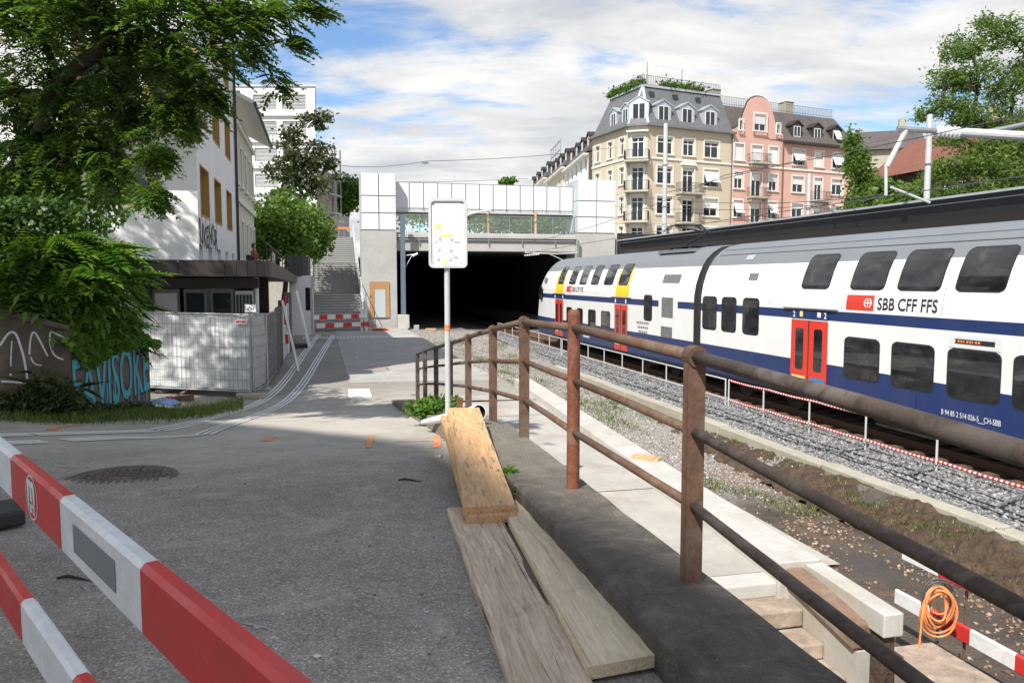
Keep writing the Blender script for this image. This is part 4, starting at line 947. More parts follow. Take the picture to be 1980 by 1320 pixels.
for s_ in (-0.66, 2.46):
    rl = thing('stair_railing', ('steel railing up the stairs beside the leafy terrace' if s_ < 0 else 'steel railing up the stairs beside the portal tower'), 'railing', W(s_, 47.6, 0.5), PHI, 'railings of the public stairs')
    for h in (1.1, 0.35):
        m = MB(); m.tube([W(s_, a, b + h) for a, b in SPTS], 0.03, 6); m.build('rail', M['galvpaint'], rl, world=True)
    xs = np.arange(47.6, TOPT, 0.62)
    for k, x in enumerate(xs):
        zb = float(np.interp(x, [a for a, b in SPTS], [b for a, b in SPTS])); m = MB(); m.tube([W(s_, x, zb), W(s_, x, zb + 1.1)], 0.02 if k % 3 else 0.03, 6); m.build('baluster', M['galvpaint'], rl, world=True)
def barrier_plank(par, p0, p1, h, segs, first_red, th=0.04, mats=None, fl=0.0):
    """a plank of alternating red and white fields, each field a piece"""
    p0 = Vector(p0); p1 = Vector(p1); d = p1 - p0; x = d.normalized(); nrm = Vector((x.y, -x.x, 0)).normalized()
    for i in range(segs):
        a = p0 + d * (i / segs) + x * 0.0; b = p0 + d * ((i + 1) / segs) - x * 0.0008
        m = MB(); r_ = min(0.012, th * 0.3); q = [(-th / 2, r_), (-th / 2, h - r_), (-th / 2 + r_, h), (th / 2 - r_, h), (th / 2, h - r_), (th / 2, r_), (th / 2 - r_, 0), (-th / 2 + r_, 0)]
        m.prism([a + nrm * u + Vector((0, 0, v)) for u, v in q], b - a)
        red = (i % 2 == 0) == first_red; m.build('red_field' if red else 'white_field', M['red'] if red else M['barwhite'], par, world=True)
b1 = thing('stair_barrier', 'red and white barrier planks closing the foot of the public stairs', 'barrier', W(0.9, 46.9, 0.4), PHI)
zg = street_z(0.5, 46.9); barrier_plank(b1, W(-0.62, 46.9, zg + 0.72), W(2.55, 46.9, zg + 0.78), 0.26, 7, False); barrier_plank(b1, W(-0.35, 46.9, zg + 0.22), W(2.7, 46.9, zg + 0.30), 0.26, 6, False)
for s_ in (2.25, 2.52):
    m = MB(); m.bar(W(s_, 46.97, zg), W(s_, 46.97, zg + 1.75), 0.12, 0.06, (0, 1, 0)); m.build('post', M['barwhite'], b1, world=True)
m = MB(); m.bar(W(-0.5, 46.97, zg), W(-0.5, 46.97, zg + 0.95), 0.08, 0.06, (0, 1, 0)); m.build('post', M['plank_orange'], b1, world=True)
o = obj('orange_net', grass('orange_net', [tuple(W(2.9 + 0.9 * random.Random(i).random(), 47.4 + 0.5 * random.Random(i + 999).random(), street_z(3, 47) - 0.05)) for i in range(220)], 0.22, 0.05, 8, M['hose'], 2.5)); setp(o, 'crumpled orange safety net lying at the foot of the portal tower', 'safety net')
# construction clutter at the tower foot
for k, (s_, t_, sx, sy, sz, mat, nm, lb) in enumerate(((5.6, 49.6, 0.35, 0.3, 0.28, 'coping', 'concrete_block', 'pale concrete block lying beside the mast foot'), (5.2, 49.3, 0.2, 0.5, 0.12, 'blueply', 'blue_bag', 'small blue bag lying before the mast foot'), (6.3, 49.4, 0.7, 0.4, 0.12, 'plank_orange', 'timber_offcut', 'timber offcuts lying by the tunnel mouth'))):
    m = MB(); zz_ = bed_z(s_, t_) if s_ > 4.8 else street_z(0, t_); m.prism([W(s_, t_, zz_ - 0.05), W(s_ + sx, t_ + 0.1, zz_ - 0.05), W(s_ + sx, t_ + sy, zz_ - 0.05), W(s_ + 0.06, t_ + sy, zz_ - 0.05)], (0.02, 0, sz + 0.05)); setp(m.build_at(nm, M[mat], W(s_, t_, zz_), bevel=0.03), lb, nm.split('_')[-1])
# ------------------------------------------------------------------ far platform, its canopy, masts and wires
slab('far_platform', 15.75, 24.9, -14, 46.9, -1.9, 0.36, M['path'])
cn = thing('platform_canopy', 'long dark platform canopy roof behind the train', 'canopy', W(17, 10, 0.36), PHI)
CT0, CT1 = -12, 42.4
sec = [(16.55, 5.62), (16.55, 5.58), (16.72, 5.10), (16.95, 4.92), (21.6, 4.92), (21.9, 5.4), (21.6, 5.55), (18.8, 5.72)]
m = MB(); m.prism([W(a, CT0, b) for a, b in sec], W(0, CT1 - CT0, 0) - W(0, 0, 0)); m.build('roof', M['canopy'], cn, world=True)
m = MB(); m.bar(W(16.6, CT0, 5.655), W(16.6, CT1 + 0.05, 5.655), 0.30, 0.06); m.build('edge_flashing', M['zinc'], cn, world=True)
m = MB(); m.bar(W(16.585, CT0, 5.50), W(16.585, CT1, 5.50), 0.02, 0.02); m.build('seam', M['galvpaint'], cn, world=True)
for k in range(7): m = MB(); m.bar(W(19.2, -4 + k * 7, 0.3), W(19.2, -4 + k * 7, 4.95), 0.25, 0.25, (0, 1, 0)); m.build('column', M['darkmetal'], cn, world=True)
def mast(px, top_py, s_, r, label, base=0.36):
    p = ps(px, 400, s_); top = ps(px, top_py, s_); t_ = ST(p)[1]
    o = thing('line_mast', label, 'mast', W(s_, t_, base), PHI, 'overhead line masts'); m = MB(); h = top.z - base
    m.tube([(0, 0, 0), (0, 0, h * 0.55), (0, 0, h * 0.551), (0, 0, h)], [r * 1.12, r * 1.1, r * 0.98, r * 0.9], 14); m.build('column', M['galvpaint'], o, smooth=False)
    for f_ in (0.6, 0.8): m = MB(); m.tube([(0, 0, h * f_), (0, 0, h * f_ + 0.05)], r * 1.33, 12); m.build('clamp', M['galv'], o)
    return o, t_, h
mast(1285, 240, 20.5, 0.14, 'thick grey mast standing before the cream building'); mast(1563, 336, 20.5, 0.09, 'short grey mast standing before the pink building'); m2, m2t, m2h = mast(1791, 224, 22.6, 0.115, 'pale grey mast beside the feathery tree')
br = thing('cantilever_bracket', 'large galvanised overhead line bracket with a ribbed insulator', 'overhead bracket', pt(1791, 255, 24))
D = 21.5
m = MB(); m.tube([pt(1735, 249, D), pt(1812, 254, D)], 0.075, 10); m.build('thin_tube', M['galv'], br, world=True)
m = MB(); m.tube([pt(1852, 256, D), pt(1990, 264, D - 0.4), pt(2120, 272, D - 0.8)], 0.125, 12); m.build('main_tube', M['galvpaint'], br, world=True)
m = MB(); insul(m, pt(1810, 254, D), pt(1856, 257, D), 0.16, 6, 0.09); m.build('insulator', M['panelwhite'], br, world=True)
m = MB(); m.tube([pt(1905, 256, D), pt(1990, 239, D), pt(2080, 222, D)], 0.07, 8); m.build('stay_tube', M['galv'], br, world=True)
m = MB(); m.tube([pt(1752, 251, D), pt(1715, 322, D)], 0.07, 8); m.tube([pt(1713, 318, D), pt(1713, 378, D)], 0.045, 8); m.build('drop_arm', M['galvpaint'], br, world=True)
m = MB(); m.tube([pt(1722, 362, D), pt(1798, 392, D)], 0.035, 8); m.build('steady_arm', M['galvpaint'], br, world=True)
def wire(name, pts, r, label, mat='cable', group='overhead wires', sag=0.0):
    m = MB(); q = []
    for a, b in zip(pts[:-1], pts[1:]):
        a = Vector(a); b = Vector(b)
        for i in range(14): f = i / 14; q.append(a + (b - a) * f - Vector((0, 0, sag * 4 * f * (1 - f))))
    q.append(Vector(pts[-1])); m.tube(q, r, 5); o = m.build_at(name, M[mat], q[0]); return setp(o, label, name.split('_')[-1], group)
wire('contact_wire', [W(13.1, -8, 5.42), W(13.1, 24, 5.42), W(13.1, 51, 5.15), W(13.1, 100, 5.1)], 0.012, 'contact wire stretched straight above the train roof')
wire('carrier_wire', [W(13.1, -8, 6.9), W(13.1, 24, 6.9), W(13.1, 51, 5.9)], 0.012, 'carrier wire sagging above the contact wire', sag=0.35)
wire('feeder_wire', [pt(1186, 432, 52), pt(1500, 421, 34), pt(1713, 376, D)], 0.012, 'overhead wire running from the right tower to the drop arm', sag=0.15)
wire('feeder_wire', [pt(1190, 376, 53), pt(1290, 383, 46), pt(1440, 392, 38), pt(1700, 377, 23)], 0.014, 'upper overhead wire crossing in front of the cream building', sag=0.1)
wire('feeder_wire', [pt(1188, 398, 52), pt(1330, 404, 44), pt(1563, 398, 31.6), pt(1700, 402, 25)], 0.014, 'lower overhead wire crossing in front of the pink building', sag=0.1)
wire('span_wire', [pt(1290, 372, 45), pt(1640, 287, 62), pt(2010, 200, 90)], 0.02, 'slanting span wire rising past the pink building')
lw_ = thing('hanging_street_lamp', 'small flat street lamp hung on a wire above the bridge', 'street lamp', pt(822, 315, 60))
c = pt(822, 315, 60); m = MB(); m.lathe(c, [(0.0, 0.12), (0.12, 0.10), (0.22, 0.04), (0.30, -0.03), (0.0, -0.05)], 12); m.build('lamp_body', M['galv'], lw_, world=True)
wire('span_wire', [pt(640, 318, 66), c + Vector((0, 0, 0.12)), pt(1215, 281, 85)], 0.022, 'thin span wire carrying the hanging street lamp', sag=0.3); wire('span_wire', [pt(640, 350, 70), pt(1020, 345, 78)], 0.02, 'thin span wire passing behind the left tower', sag=0.2)
# ------------------------------------------------------------------ rusty railing on the retaining wall
PX = [(1.24, 1.0, .40, 1.41), (0.847, 3.62, .355, 1.41), (0.42, 5.31, .325, 1.40), (0.11, 7.05, .38, 1.44), (-0.216, 8.85, .566, 1.62), (-0.62, 11.06, .816, 1.87), (-1.03, 13.0, 1.06, 2.11), (-1.46, 15.0, 1.305, 2.355), (-1.84, 16.5, 1.50, 2.55), (-2.17, 17.9, 1.71, 2.77)]
ra = thing('railing', 'old rusty tube railing running along the wall and down the ramp', 'railing', (PX[4][0], PX[4][1], CAMZ - PX[4][3]))
def along(i, h):
    x, y, a, b = PX[i]; return Vector((x, y, CAMZ - b + (b - a) * h))
for i, (x, y, a, b) in enumerate(PX):
    base = Vector((x, y, CAMZ - b - 0.06)); top = CAMZ - a
    d = (Vector(PX[min(i + 1, len(PX) - 1)][:2]) - Vector(PX[max(i - 1, 0)][:2])).normalized(); d3 = Vector((d.x, d.y, 0)); n3 = Vector((-d.y, d.x, 0))
    m = MB()
    if i == 2:                                             # the one round post
        m.tube([base, Vector((x, y, top + 0.09)), Vector((x, y, top + 0.12))], [0.045, 0.043, 0.034], 28); m.build('post', M['rustred'], ra, world=True, smooth=False)['label'] = 'round red brown post'
    else:                                                  # channel post: web with two flanges and a round head
        wd = 0.085; h = top - base.z
        prof = [(-wd / 2, 0), (wd / 2, 0), (wd / 2, h)] + [(wd / 2 * math.cos(R(q)), h + wd / 2 * 0.9 * math.sin(R(q))) for q in range(20, 180, 20)] + [(-wd / 2, h)]
        v = Vector((0.35, -0.94, 0)); 
        m.prism([base + n3 * u + Vector((0, 0, w_)) - d3 * 0.03 for u, w_ in prof], d3 * 0.008)
        m.bar(base + n3 * (wd / 2 - 0.004) - d3 * 0.0, Vector((x, y, top)) + n3 * (wd / 2 - 0.004), 0.008, 0.058, d3); m.bar(base - n3 * (wd / 2 - 0.004), Vector((x, y, top)) - n3 * (wd / 2 - 0.004), 0.008, 0.058, d3)
        m.build('post', M['rust'] if i < 7 else M['rustdark'], ra, world=True)
        if i < 7:
            m = MB(); m.tube([along(i, 1.0) - d3 * 0.04, along(i, 1.0) + d3 * 0.04], 0.05, 14); m.build('collar', M['rust'], ra, world=True)
for h, r_, nm in ((1.0, 0.030, 'top_rail'), (0.665, 0.0235, 'middle_rail'), (0.335, 0.0235, 'lower_rail')):
    for i in range(len(PX) - 1):
        a = along(i, h); b = along(i + 1, h); mid = (a + b) / 2 - Vector((0, 0, 0.006 * math.sin(i * 1.7 + h * 5)))
        m = MB(); m.tube([a, mid, b], r_, 14); o = m.build(nm, M['rustdark'] if i < 1 else (M['rust'] if i < 5 else M['rustdark']), ra, world=True, smooth=True)
# ------------------------------------------------------------------ planks
def plank(corners, th, mat, label, seedv, edge=0.0):
    """corners of the top face in order far-left, far-right, near-right, near-left"""
    c = [Vector(p) for p in corners]; o_ = (c[0] + c[1] + c[2] + c[3]) / 4 - Vector((0, 0, th))
    ya = ((c[0] + c[1]) - (c[2] + c[3])).normalized(); rz = math.atan2(-ya.x, ya.y)
    n = 14; rr = random.Random(seedv); m = MB(); rows = []
    for i in range(n + 1):
        f = i / n; L = c[0].lerp(c[3], f); Rr = c[1].lerp(c[2], f); x = (Rr - L).normalized()
        L = L + x * rr.uniform(-edge, edge); Rr = Rr + x * rr.uniform(-edge, edge); dz = Vector((0, 0, th)); u = Vector((0, 0, rr.uniform(-0.0015, 0.0015)))
        rows += [L - dz, L + x * 0.002 - dz * 0.12, L + x * 0.008 + u, L.lerp(Rr, 0.5) + u * 1.5, Rr - x * 0.008 + u, Rr - x * 0.002 - dz * 0.12, Rr - dz]
    F = [(i * 7 + j, (i + 1) * 7 + j, (i + 1) * 7 + j + 1, i * 7 + j + 1) for i in range(n) for j in range(6)] + [(i * 7 + 6, (i + 1) * 7 + 6, (i + 1) * 7, i * 7) for i in range(n)]
    F += [tuple(range(7)), tuple(n * 7 + j for j in reversed(range(7)))]
    m.add(rows, F); o = m.build_at('plank', mat, o_, rz, bevel=0.0); return setp(o, label, 'plank', 'planks lying by the wall')
zt = CAMZ - 1.475; zf = CAMZ - 1.24
plank([Vector((-0.625, 7.52, zf)), Vector((-0.315, 7.55, zf)), Vector((0.026, 5.06, zt)), Vector((-0.312, 4.98, zt))], 0.048, M['plank_orange'], 'orange brown plank on top of the crossed stack', 1, 0.002)
plank([Vector((-0.685, 7.42, zf - 0.05)), Vector((-0.36, 7.45, zf - 0.05)), Vector((0.035, 5.0, zt - 0.05)), Vector((-0.292, 4.93, zt - 0.05))], 0.046, M['plank_orange'], 'yellow edged plank just under the top plank of the stack', 2, 0.002)
zs_ = CAMZ - 1.565
plank([Vector((-0.445, 5.30, zs_)), Vector((-0.12, 5.34, zs_)), Vector((0.36, 2.72, zs_)), Vector((0.03, 2.68, zs_))], 0.045, M['plank_grey'], 'weathered grey split plank lying flat on the asphalt', 3, 0.006)
zs_ = CAMZ - 1.535
plank([Vector((-0.09, 5.36, zs_)), Vector((0.165, 5.42, zs_)), Vector((0.604, 3.10, zs_ + 0.01)), Vector((0.30, 2.99, zs_ + 0.01))], 0.055, M['plank_pale'], 'pale smooth plank lying closest to the dark wall', 4, 0.002)
# ------------------------------------------------------------------ information sign
D = 9.0; b = pt(866, 852, D); zg = street_z(*ST(b)); px2m = D / FPX
sg = thing('information_sign', 'weathered white sign board with stickers on a galvanised pole', 'sign', (b.x, b.y, zg))
zc = lambda py: pt(866, py, D).z - zg
m = MB(); m.tube([(0, 0.03, -0.1), (0, 0.03, zc(388))], 0.031, 16); m.build('pole', M['galvpaint'], sg, smooth=False)
m = MB(); m.tube([(0, 0.03, zc(640)), (0, 0.03, zc(628))], 0.033, 16); m.build('orange_band', M['hose'], sg)
x0, x1, z0, z1 = -34 * px2m, 40 * px2m, zc(518), zc(384)
m = MB(); m.prism([(a, 0.0, c_) for a, c_ in rounded(x0, x1, z0, z1, 0.055)], (0, -0.012, 0)); m.build('board', M['paper'], sg)
ro = rounded(x0, x1, z0, z1, 0.055, 5); ri = rounded(x0 + 0.03, x1 - 0.03, z0 + 0.03, z1 - 0.03, 0.04, 5); k = len(ro); m = MB()
V = [(a, 0.004, c_) for a, c_ in ro] + [(a, -0.034, c_) for a, c_ in ro] + [(a, -0.034, c_) for a, c_ in ri] + [(a, -0.0125, c_) for a, c_ in ri]
F = [(q * k + i, q * k + (i + 1) % k, (q + 1) * k + (i + 1) % k, (q + 1) * k + i) for q in range(3) for i in range(k)]; m.add(V, F); m.build('rim', M['galvpaint'], sg)
def dec(name, kind, px, py, w_, h, mat, y=-0.0145):
    m = MB(); cx = (px - 866) * px2m; cz = zc(py)
    if kind == 'c': m.add([(cx + w_ * px2m * math.cos(2 * math.pi * i / 14), y, cz + h * px2m * math.sin(2 * math.pi * i / 14)) for i in range(14)], [tuple(range(14))])
    else: m.prism([(cx - w_ * px2m, y, cz - h * px2m), (cx + w_ * px2m, y, cz - h * px2m * 0.8), (cx + w_ * px2m * 0.93, y, cz + h * px2m), (cx - w_ * px2m * 0.95, y, cz + h * px2m * 0.9)], (0, -0.001, 0))
    m.build(name, mat, sg)
dec('sticker', 'r', 851, 437, 7, 6, M['stickyellow']); dec('sticker', 'r', 864, 455.5, 12, 3.6, M['stickyellow']); dec('sticker', 'r', 863, 507, 6, 4.5, M['stickyellow'])
for q in ((853.5, 462.5, 'stickviolet'), (876, 463.5, 'stickviolet'), (852, 483.5, 'stickpink'), (875, 484.5, 'stickpink'), (851, 501.5, 'stickviolet'), (873.5, 502.5, 'stickviolet')): dec('dot_sticker', 'c', q[0], q[1], 3.0, 3.2, M[q[2]], -0.016)
for q in ((842, 395), (896, 393), (841, 508), (894, 508)): dec('rivet', 'c', q[0], q[1], 1.1, 1.2, M['black'], -0.016)
def slet(txt, px, py, size):
    vs, fs = text_mesh(txt, size, 0.0); m = MB(); m.add([((px - 866) * px2m + x * 0.8, -0.015, zc(py) + y) for x, y, _ in vs], fs); m.build('lettering', M['grille'], sg)
slet('men', 880, 471, 0.052); slet('eal', 880, 500, 0.052); slet('A', 845, 471, 0.05)
for k, (px, py, d_) in enumerate(((858, 408, 0), )): pass
# ------------------------------------------------------------------ red and white barrier in front
zb = CAMZ - 0.63 - 0.17
P0 = pz(115, 960, CAMZ - 0.63); P1 = pz(270, 1090, CAMZ - 0.63); dv = (P1 - P0); dv.z = 0; FL = dv.length; dv.normalize(); nv = Vector((dv.y, -dv.x, 0))
A0 = Vector((P0.x, P0.y, 0)) - dv * FL * 5 - nv * 0.025; A1 = A0 + dv * FL * 10
bar = thing('construction_barrier', 'red and white construction barrier crossing the near street corner', 'barrier', (A0.x, A0.y, CAMZ - 1.6))
def big_plank(z, shift, h=0.17):
    a = A0 + dv * shift; barrier_plank(bar, Vector((a.x, a.y, z)), Vector((a.x, a.y, z)) + dv * FL * 10, h, 10, True, 0.05)
# red field lies between boundaries 2 and 3, so the first field is red
big_plank(zb, 0.0); Q0 = pz(27, 1163, CAMZ - 1.15); sh = (Vector((Q0.x, Q0.y, 0)) - A0).dot(dv) % FL; big_plank(CAMZ - 1.15 - 0.17, sh - FL * 2 if False else sh - FL)
def onface(u, v, off=0.0265): return A0 + dv * (FL * 5 + u) + nv * off + Vector((0, 0, zb + v)) - nv * 0.0     # u metres from boundary 3 along the plank
m = MB(); m.add([onface(FL * 0.20, 0.045), onface(FL * 0.74, 0.045), onface(FL * 0.74, 0.125), onface(FL * 0.20, 0.125)], [(0, 1, 2, 3)]); m.build('reflector', M['reflector'], bar, world=True)
cu, cv = -FL * 0.53, 0.087; ring = MB(); n = 28
for i in range(n):
    a0 = 2 * math.pi * i / n; a1 = 2 * math.pi * (i + 1) / n
    ring.add([onface(cu + 0.088 * r_ * math.cos(a), cv + 0.074 * r_ * math.sin(a)) for r_, a in ((1, a0), (1, a1), (0.93, a1), (0.93, a0))], [(0, 1, 2, 3)])
lg = ring.build('emblem', M['printwhite'], bar, world=True)
vs, fs = text_mesh('m', 0.135, 0.006); m = MB(); m.add([onface(cu - 0.064 + x * 1.08, cv - 0.010 + y * 0.98) for x, y, _ in vs], fs); m.build('lettering', M['printwhite'], lg, world=True)
vs, fs = text_mesh('arti', 0.058, 0.002); m = MB(); m.add([onface(cu - 0.034 + x * 0.95, cv - 0.052 + y * 1.05) for x, y, _ in vs], fs); m.build('lettering', M['printwhite'], lg, world=True)
m = MB(); m.add([onface(cu + a, cv + b_) for a, b_ in ((-0.064, -0.008), (-0.042, -0.008), (-0.042, -0.050), (-0.056, -0.040))], [(0, 1, 2, 3)]); m.build('lettering', M['printwhite'], lg, world=True)
for u in (FL * 0.2, FL * 8.6):
    p = A0 + dv * u - nv * 0.06; zg = CAMZ - 1.6
    m = MB(); m.bar(Vector((p.x, p.y, zg + 0.05)), Vector((p.x, p.y, zb + 0.25)), 0.05, 0.05, dv); m.build('upright', M['barwhite'], bar, world=True)
    m = MB(); m.box(-0.2, 0.2, -0.4, 0.4, 0, 0.1); o = m.build('rubber_foot', M['rubber'], bar, bevel=0.02); o.location = (p.x - A0.x, p.y - A0.y, 0); o.rotation_euler = (0, 0, math.atan2(dv.y, dv.x))
# ------------------------------------------------------------------ manhole, markings, spray marks
c = gnd(232, 926); mh = thing('manhole_cover', 'round ribbed cast iron manhole cover set in the asphalt', 'manhole cover', (c.x, c.y, c.z))
m = MB(); m.lathe((0, 0, 0), [(0.455, -0.02), (0.455, 0.008), (0.41, 0.008), (0.405, -0.008)], 40); m.build('frame', M['iron'], mh, smooth=False)
m = MB(); m.lathe((0, 0, 0), [(0.402, -0.03), (0.402, 0.003), (0.0001, 0.003)], 40); m.build('lid', M['iron'], mh)
m = MB()
for i in range(-6, 7):
    for j in range(-4, 5):
        x = i * 0.062 + (0.031 if j % 2 else 0); y = j * 0.088
        if math.hypot(x, y) + 0.045 > 0.40 or (abs(x) < 0.09 and abs(y) < 0.05): continue
        m.box(x - 0.014, x + 0.014, y - 0.036, y + 0.036, 0.0035, 0.013)
o = m.build('ribs', M['iron'], mh, bevel=0.0); o['kind'] = 'stuff'
def ribbon(m, pts, w_, lift=0.013, mi=0, jag=0.0, seed=0):
    """a strip on the street; pts are ground points"""
    q = []; rr = random.Random(seed)
    for a, b_ in zip(pts[:-1], pts[1:]):
        n = max(1, int((Vector(b_) - Vector(a)).length / 0.22))
        for i in range(n): q.append(Vector(a).lerp(Vector(b_), i / n))
    q.append(Vector(pts[-1])); V = []
    for i, p in enumerate(q):
        d = (q[min(i + 1, len(q) - 1)] - q[max(i - 1, 0)]); d.z = 0; d.normalize(); n_ = Vector((-d.y, d.x, 0))
        for sg_ in (1, -1):
            e = p + n_ * sg_ * (w_ / 2 + rr.uniform(-jag, jag)); V.append((e.x, e.y, max(street_z(*ST(e)), APZ(*ST(e)) if ST(e)[0] > 1.3 and ST(e)[1] > 17.6 else -9) + lift))
    m.add(V, [(2 * i, 2 * i + 1, 2 * i + 3, 2 * i + 2) for i in range(len(q) - 1)], mi)
def smooth_px(pts, it=2):
    P_ = [Vector(p) for p in pts]
    for _ in range(it):
        q = [P_[0]]
        for a, b_ in zip(P_[:-1], P_[1:]): q += [a.lerp(b_, 0.25), a.lerp(b_, 0.75)]
        q.append(P_[-1]); P_ = q
    return P_
def tactile(name, segs, label):
    o_ = gnd(*segs[0][0]); tk = thing(name, label, 'guide strip', o_, 0, 'tactile guide strips')
    for sgm in segs:
        G = [gnd(*p) for p in sgm]; G = smooth_px(G, 2) if len(G) > 2 else G
        for k in (-1, 0, 1):
            off = []
            for i, p in enumerate(G):
                d = (G[min(i + 1, len(G) - 1)] - G[max(i - 1, 0)]); d.z = 0; d.normalize(); off.append(p + Vector((-d.y, d.x, 0)) * k * 0.095)
            m = MB(); ribbon(m, off, 0.05); m.build('guide_line', M['marking'], tk, world=True)
tactile('guide_strip', [[(-60, 844.5), (60, 842)], [(66, 841.5), (180, 838), (300, 834)], [(304, 833), (350, 824), (400, 812), (470, 792), (515, 772), (545, 745), (570, 710), (602, 664), (616, 647)]], 'white triple line guide strip bending past the fence, upper one')
tactile('guide_strip', [[(-60, 861), (86, 855)], [(128, 853), (250, 846.5), (388, 842)], [(392, 842), (420, 830), (470, 812), (530, 790), (565, 768), (590, 737), (612, 700), (634, 664), (645, 648)]], 'white triple line guide strip bending past the fence, lower one')
cs = thing('cross_marking', 'white double line across the street ending in a pale square', 'road marking', gnd(600, 758))
for dy in (-2.2, 2.6):
    for a, b_ in (((497, 755), (545, 757)), ((580, 758.5), (668, 762))):
        m = MB(); ribbon(m, [gnd(a[0], a[1] + dy), gnd(b_[0], b_[1] + dy)], 0.07); m.build('line', M['marking'], cs, world=True)
m = MB(); m.add([gnd(*p) + Vector((0, 0, 0.007)) for p in ((673, 753), (714, 752), (719, 768), (674, 769))], [(0, 3, 2, 1)]); m.build('square', M['marking'], cs, world=True)
ds_ = thing('stud_row', 'row of white tactile studs before the public stairs', 'guide strip', gnd(680, 645))
for r_ in range(2):
    for k in range(34):
        a = W(-1.0 + k * 0.17, 41.3 + r_ * 1.1, 0); a.z = max(street_z(*ST(a)), APZ(*ST(a)) if ST(a)[0] > 1.3 else -9) + 0.007; m = MB(); x_ = (W(0.1, 0, 0) - W(0, 0, 0)); y_ = (W(0, 0.6 if r_ == 0 else 0.25, 0) - W(0, 0, 0)); m.add([a, a + x_, a + x_ + y_, a + y_], [(0, 1, 2, 3)]); m.build('stud', M['marking'], ds_, world=True)
def spray(name, pts, w_, mat, label, seed=0):
    m = MB(); G = smooth_px([gnd(*p) for p in pts], 2) if len(pts) > 2 else [gnd(*p) for p in pts]
    ribbon(m, G, w_, 0.005, 0, w_ * 0.2, seed); o = m.build_at(name, M[mat], G[0]); setp(o, label, 'spray mark', 'surveyors spray marks')
spray('spray_mark', [(95, 832), (115, 825), (160, 822)], 0.10, 'orange', 'curved orange spray mark beyond the guide strips', 1)
spray('spray_mark', [(514, 853), (528, 845)], 0.12, 'orange', 'short orange spray dash on the sunlit edge of the shadow', 2)
spray('spray_mark', [(712, 866), (719, 843)], 0.07, 'orange', 'faint orange dash in the middle of the street', 3)
spray('spray_mark', [(770, 852), (810, 853), (862, 851)], 0.12, 'pinkspray', 'long faded pink line pointing at the plank stack', 4)
spray('spray_mark', [(844, 866), (846, 842)], 0.07, 'orange', 'small orange cross stroke close to the plank stack', 5)
spray('spray_mark', [(-20, 1000), (14, 985)], 0.035, 'orange', 'orange spray stroke beside the black rubber foot', 6)
spray('spray_mark', [(690, 722), (688, 700), (690, 690)], 0.13, 'yellowspray', 'yellow spray stroke on the sunlit concrete', 7)
spray('spray_mark', [(693, 712), (720, 708), (735, 713)], 0.5, 'pinkspray', 'blurred pink spray patch on the sunlit concrete', 8)
# sealed joint between asphalt and concrete patch, chalk scribbles
for k, pts in enumerate((((95, 932), (140, 915), (185, 893)), ((130, 905), (190, 906), (215, 908)), ((470, 1208), (520, 1217)))):
    m = MB(); ribbon(m, smooth_px([gnd(*p) for p in pts], 2), 0.02, 0.004, 0, 0.006, k); setp(m.build_at('chalk_line', M['dust'], gnd(*pts[0])), ('slanting pale chalk line by the manhole', 'short pale chalk line behind the manhole', 'thin pale scratch in the middle of the street')[k], 'chalk line', 'chalk lines on the street')
# ------------------------------------------------------------------ litter on the asphalt
rr = random.Random(5)
P = [gnd(rr.uniform(60, 860), rr.uniform(880, 1300)) for _ in range(260)]
o = obj('grit', stones('grit', np.array([(p.x, p.y, p.z + 0.003) for p in P]), np.array([rr.choice((0.004, 0.005, 0.006, 0.008, 0.013)) for _ in P]), M['gravel'], 9)); setp(o, 'small stones and grit strewn over the shaded asphalt', 'grit', kind='stuff')
for k, (px, py, s_, lb) in enumerate(((845, 884, 0.035, 'crumpled white paper scrap near the plank stack'), (612, 1272, 0.018, 'small white scrap in the middle of the street'), (826, 1188, 0.02, 'thin white scrap beside the weathered plank'), (452, 958, 0.022, 'grey pebble standing out beyond the barrier'), (495, 1220, 0.02, 'pale pebble lying by the scratch'))):
    p = gnd(px, py); o = obj('paper_scrap' if k < 3 else 'pebble', stones('scrap', np.array([(0, 0, 0.008), (0.02, 0.01, 0.006)]) if k < 1 else np.array([(0, 0, 0.006)]), s_, M['paper'] if k < 3 else M['gravel'], 20 + k, 0.4 if k < 3 else 0.8), None, p); setp(o, lb, 'paper scrap' if k < 3 else 'pebble')
for k, (px, py, lb) in enumerate(((770, 930, 'dry twig lying beyond the plank stack'), (110, 1122, 'thin dry twig under the barrier'))):
    p = gnd(px, py); m = MB(); m.tube([p + Vector((0, 0, 0.01)), p + Vector((0.05, 0.02, 0.014)), p + Vector((0.13, 0.0, 0.008)), p + Vector((0.2, -0.03, 0.006))], [0.006, 0.009, 0.006, 0.002], 6); setp(m.build_at('twig', M['bark'], p), lb, 'twig')
# ------------------------------------------------------------------ drain pipe, bricks and weeds at the sign
m = MB(); a = pt(926, 797, 8.02); bq = pt(818, 808, 9.7)
d_ = (bq - a).normalized(); pp = thing('plastic_pipe', 'white plastic pipe with a dark open end under the planks', 'pipe', (a.x, a.y, a.z - 0.09))
x_ = d_.cross(Vector((0, 0, 1))).normalized(); u_ = x_.cross(d_); n = 24; V = []; F = []
for q, (f, r_) in enumerate(((0, 0.083), (1, 0.03))):
    for i in range(n): an = 2 * math.pi * i / n; V.append(a.lerp(bq, f) - Vector((0, 0, 0.05 * f)) + (x_ * math.cos(an) + u_ * math.sin(an)) * r_)
for i in range(n): an = 2 * math.pi * i / n; V.append(a + (x_ * math.cos(an) + u_ * math.sin(an)) * 0.074)
for i in range(n): an = 2 * math.pi * i / n; V.append(a.lerp(bq, 0.3) + (x_ * math.cos(an) + u_ * math.sin(an)) * 0.074)
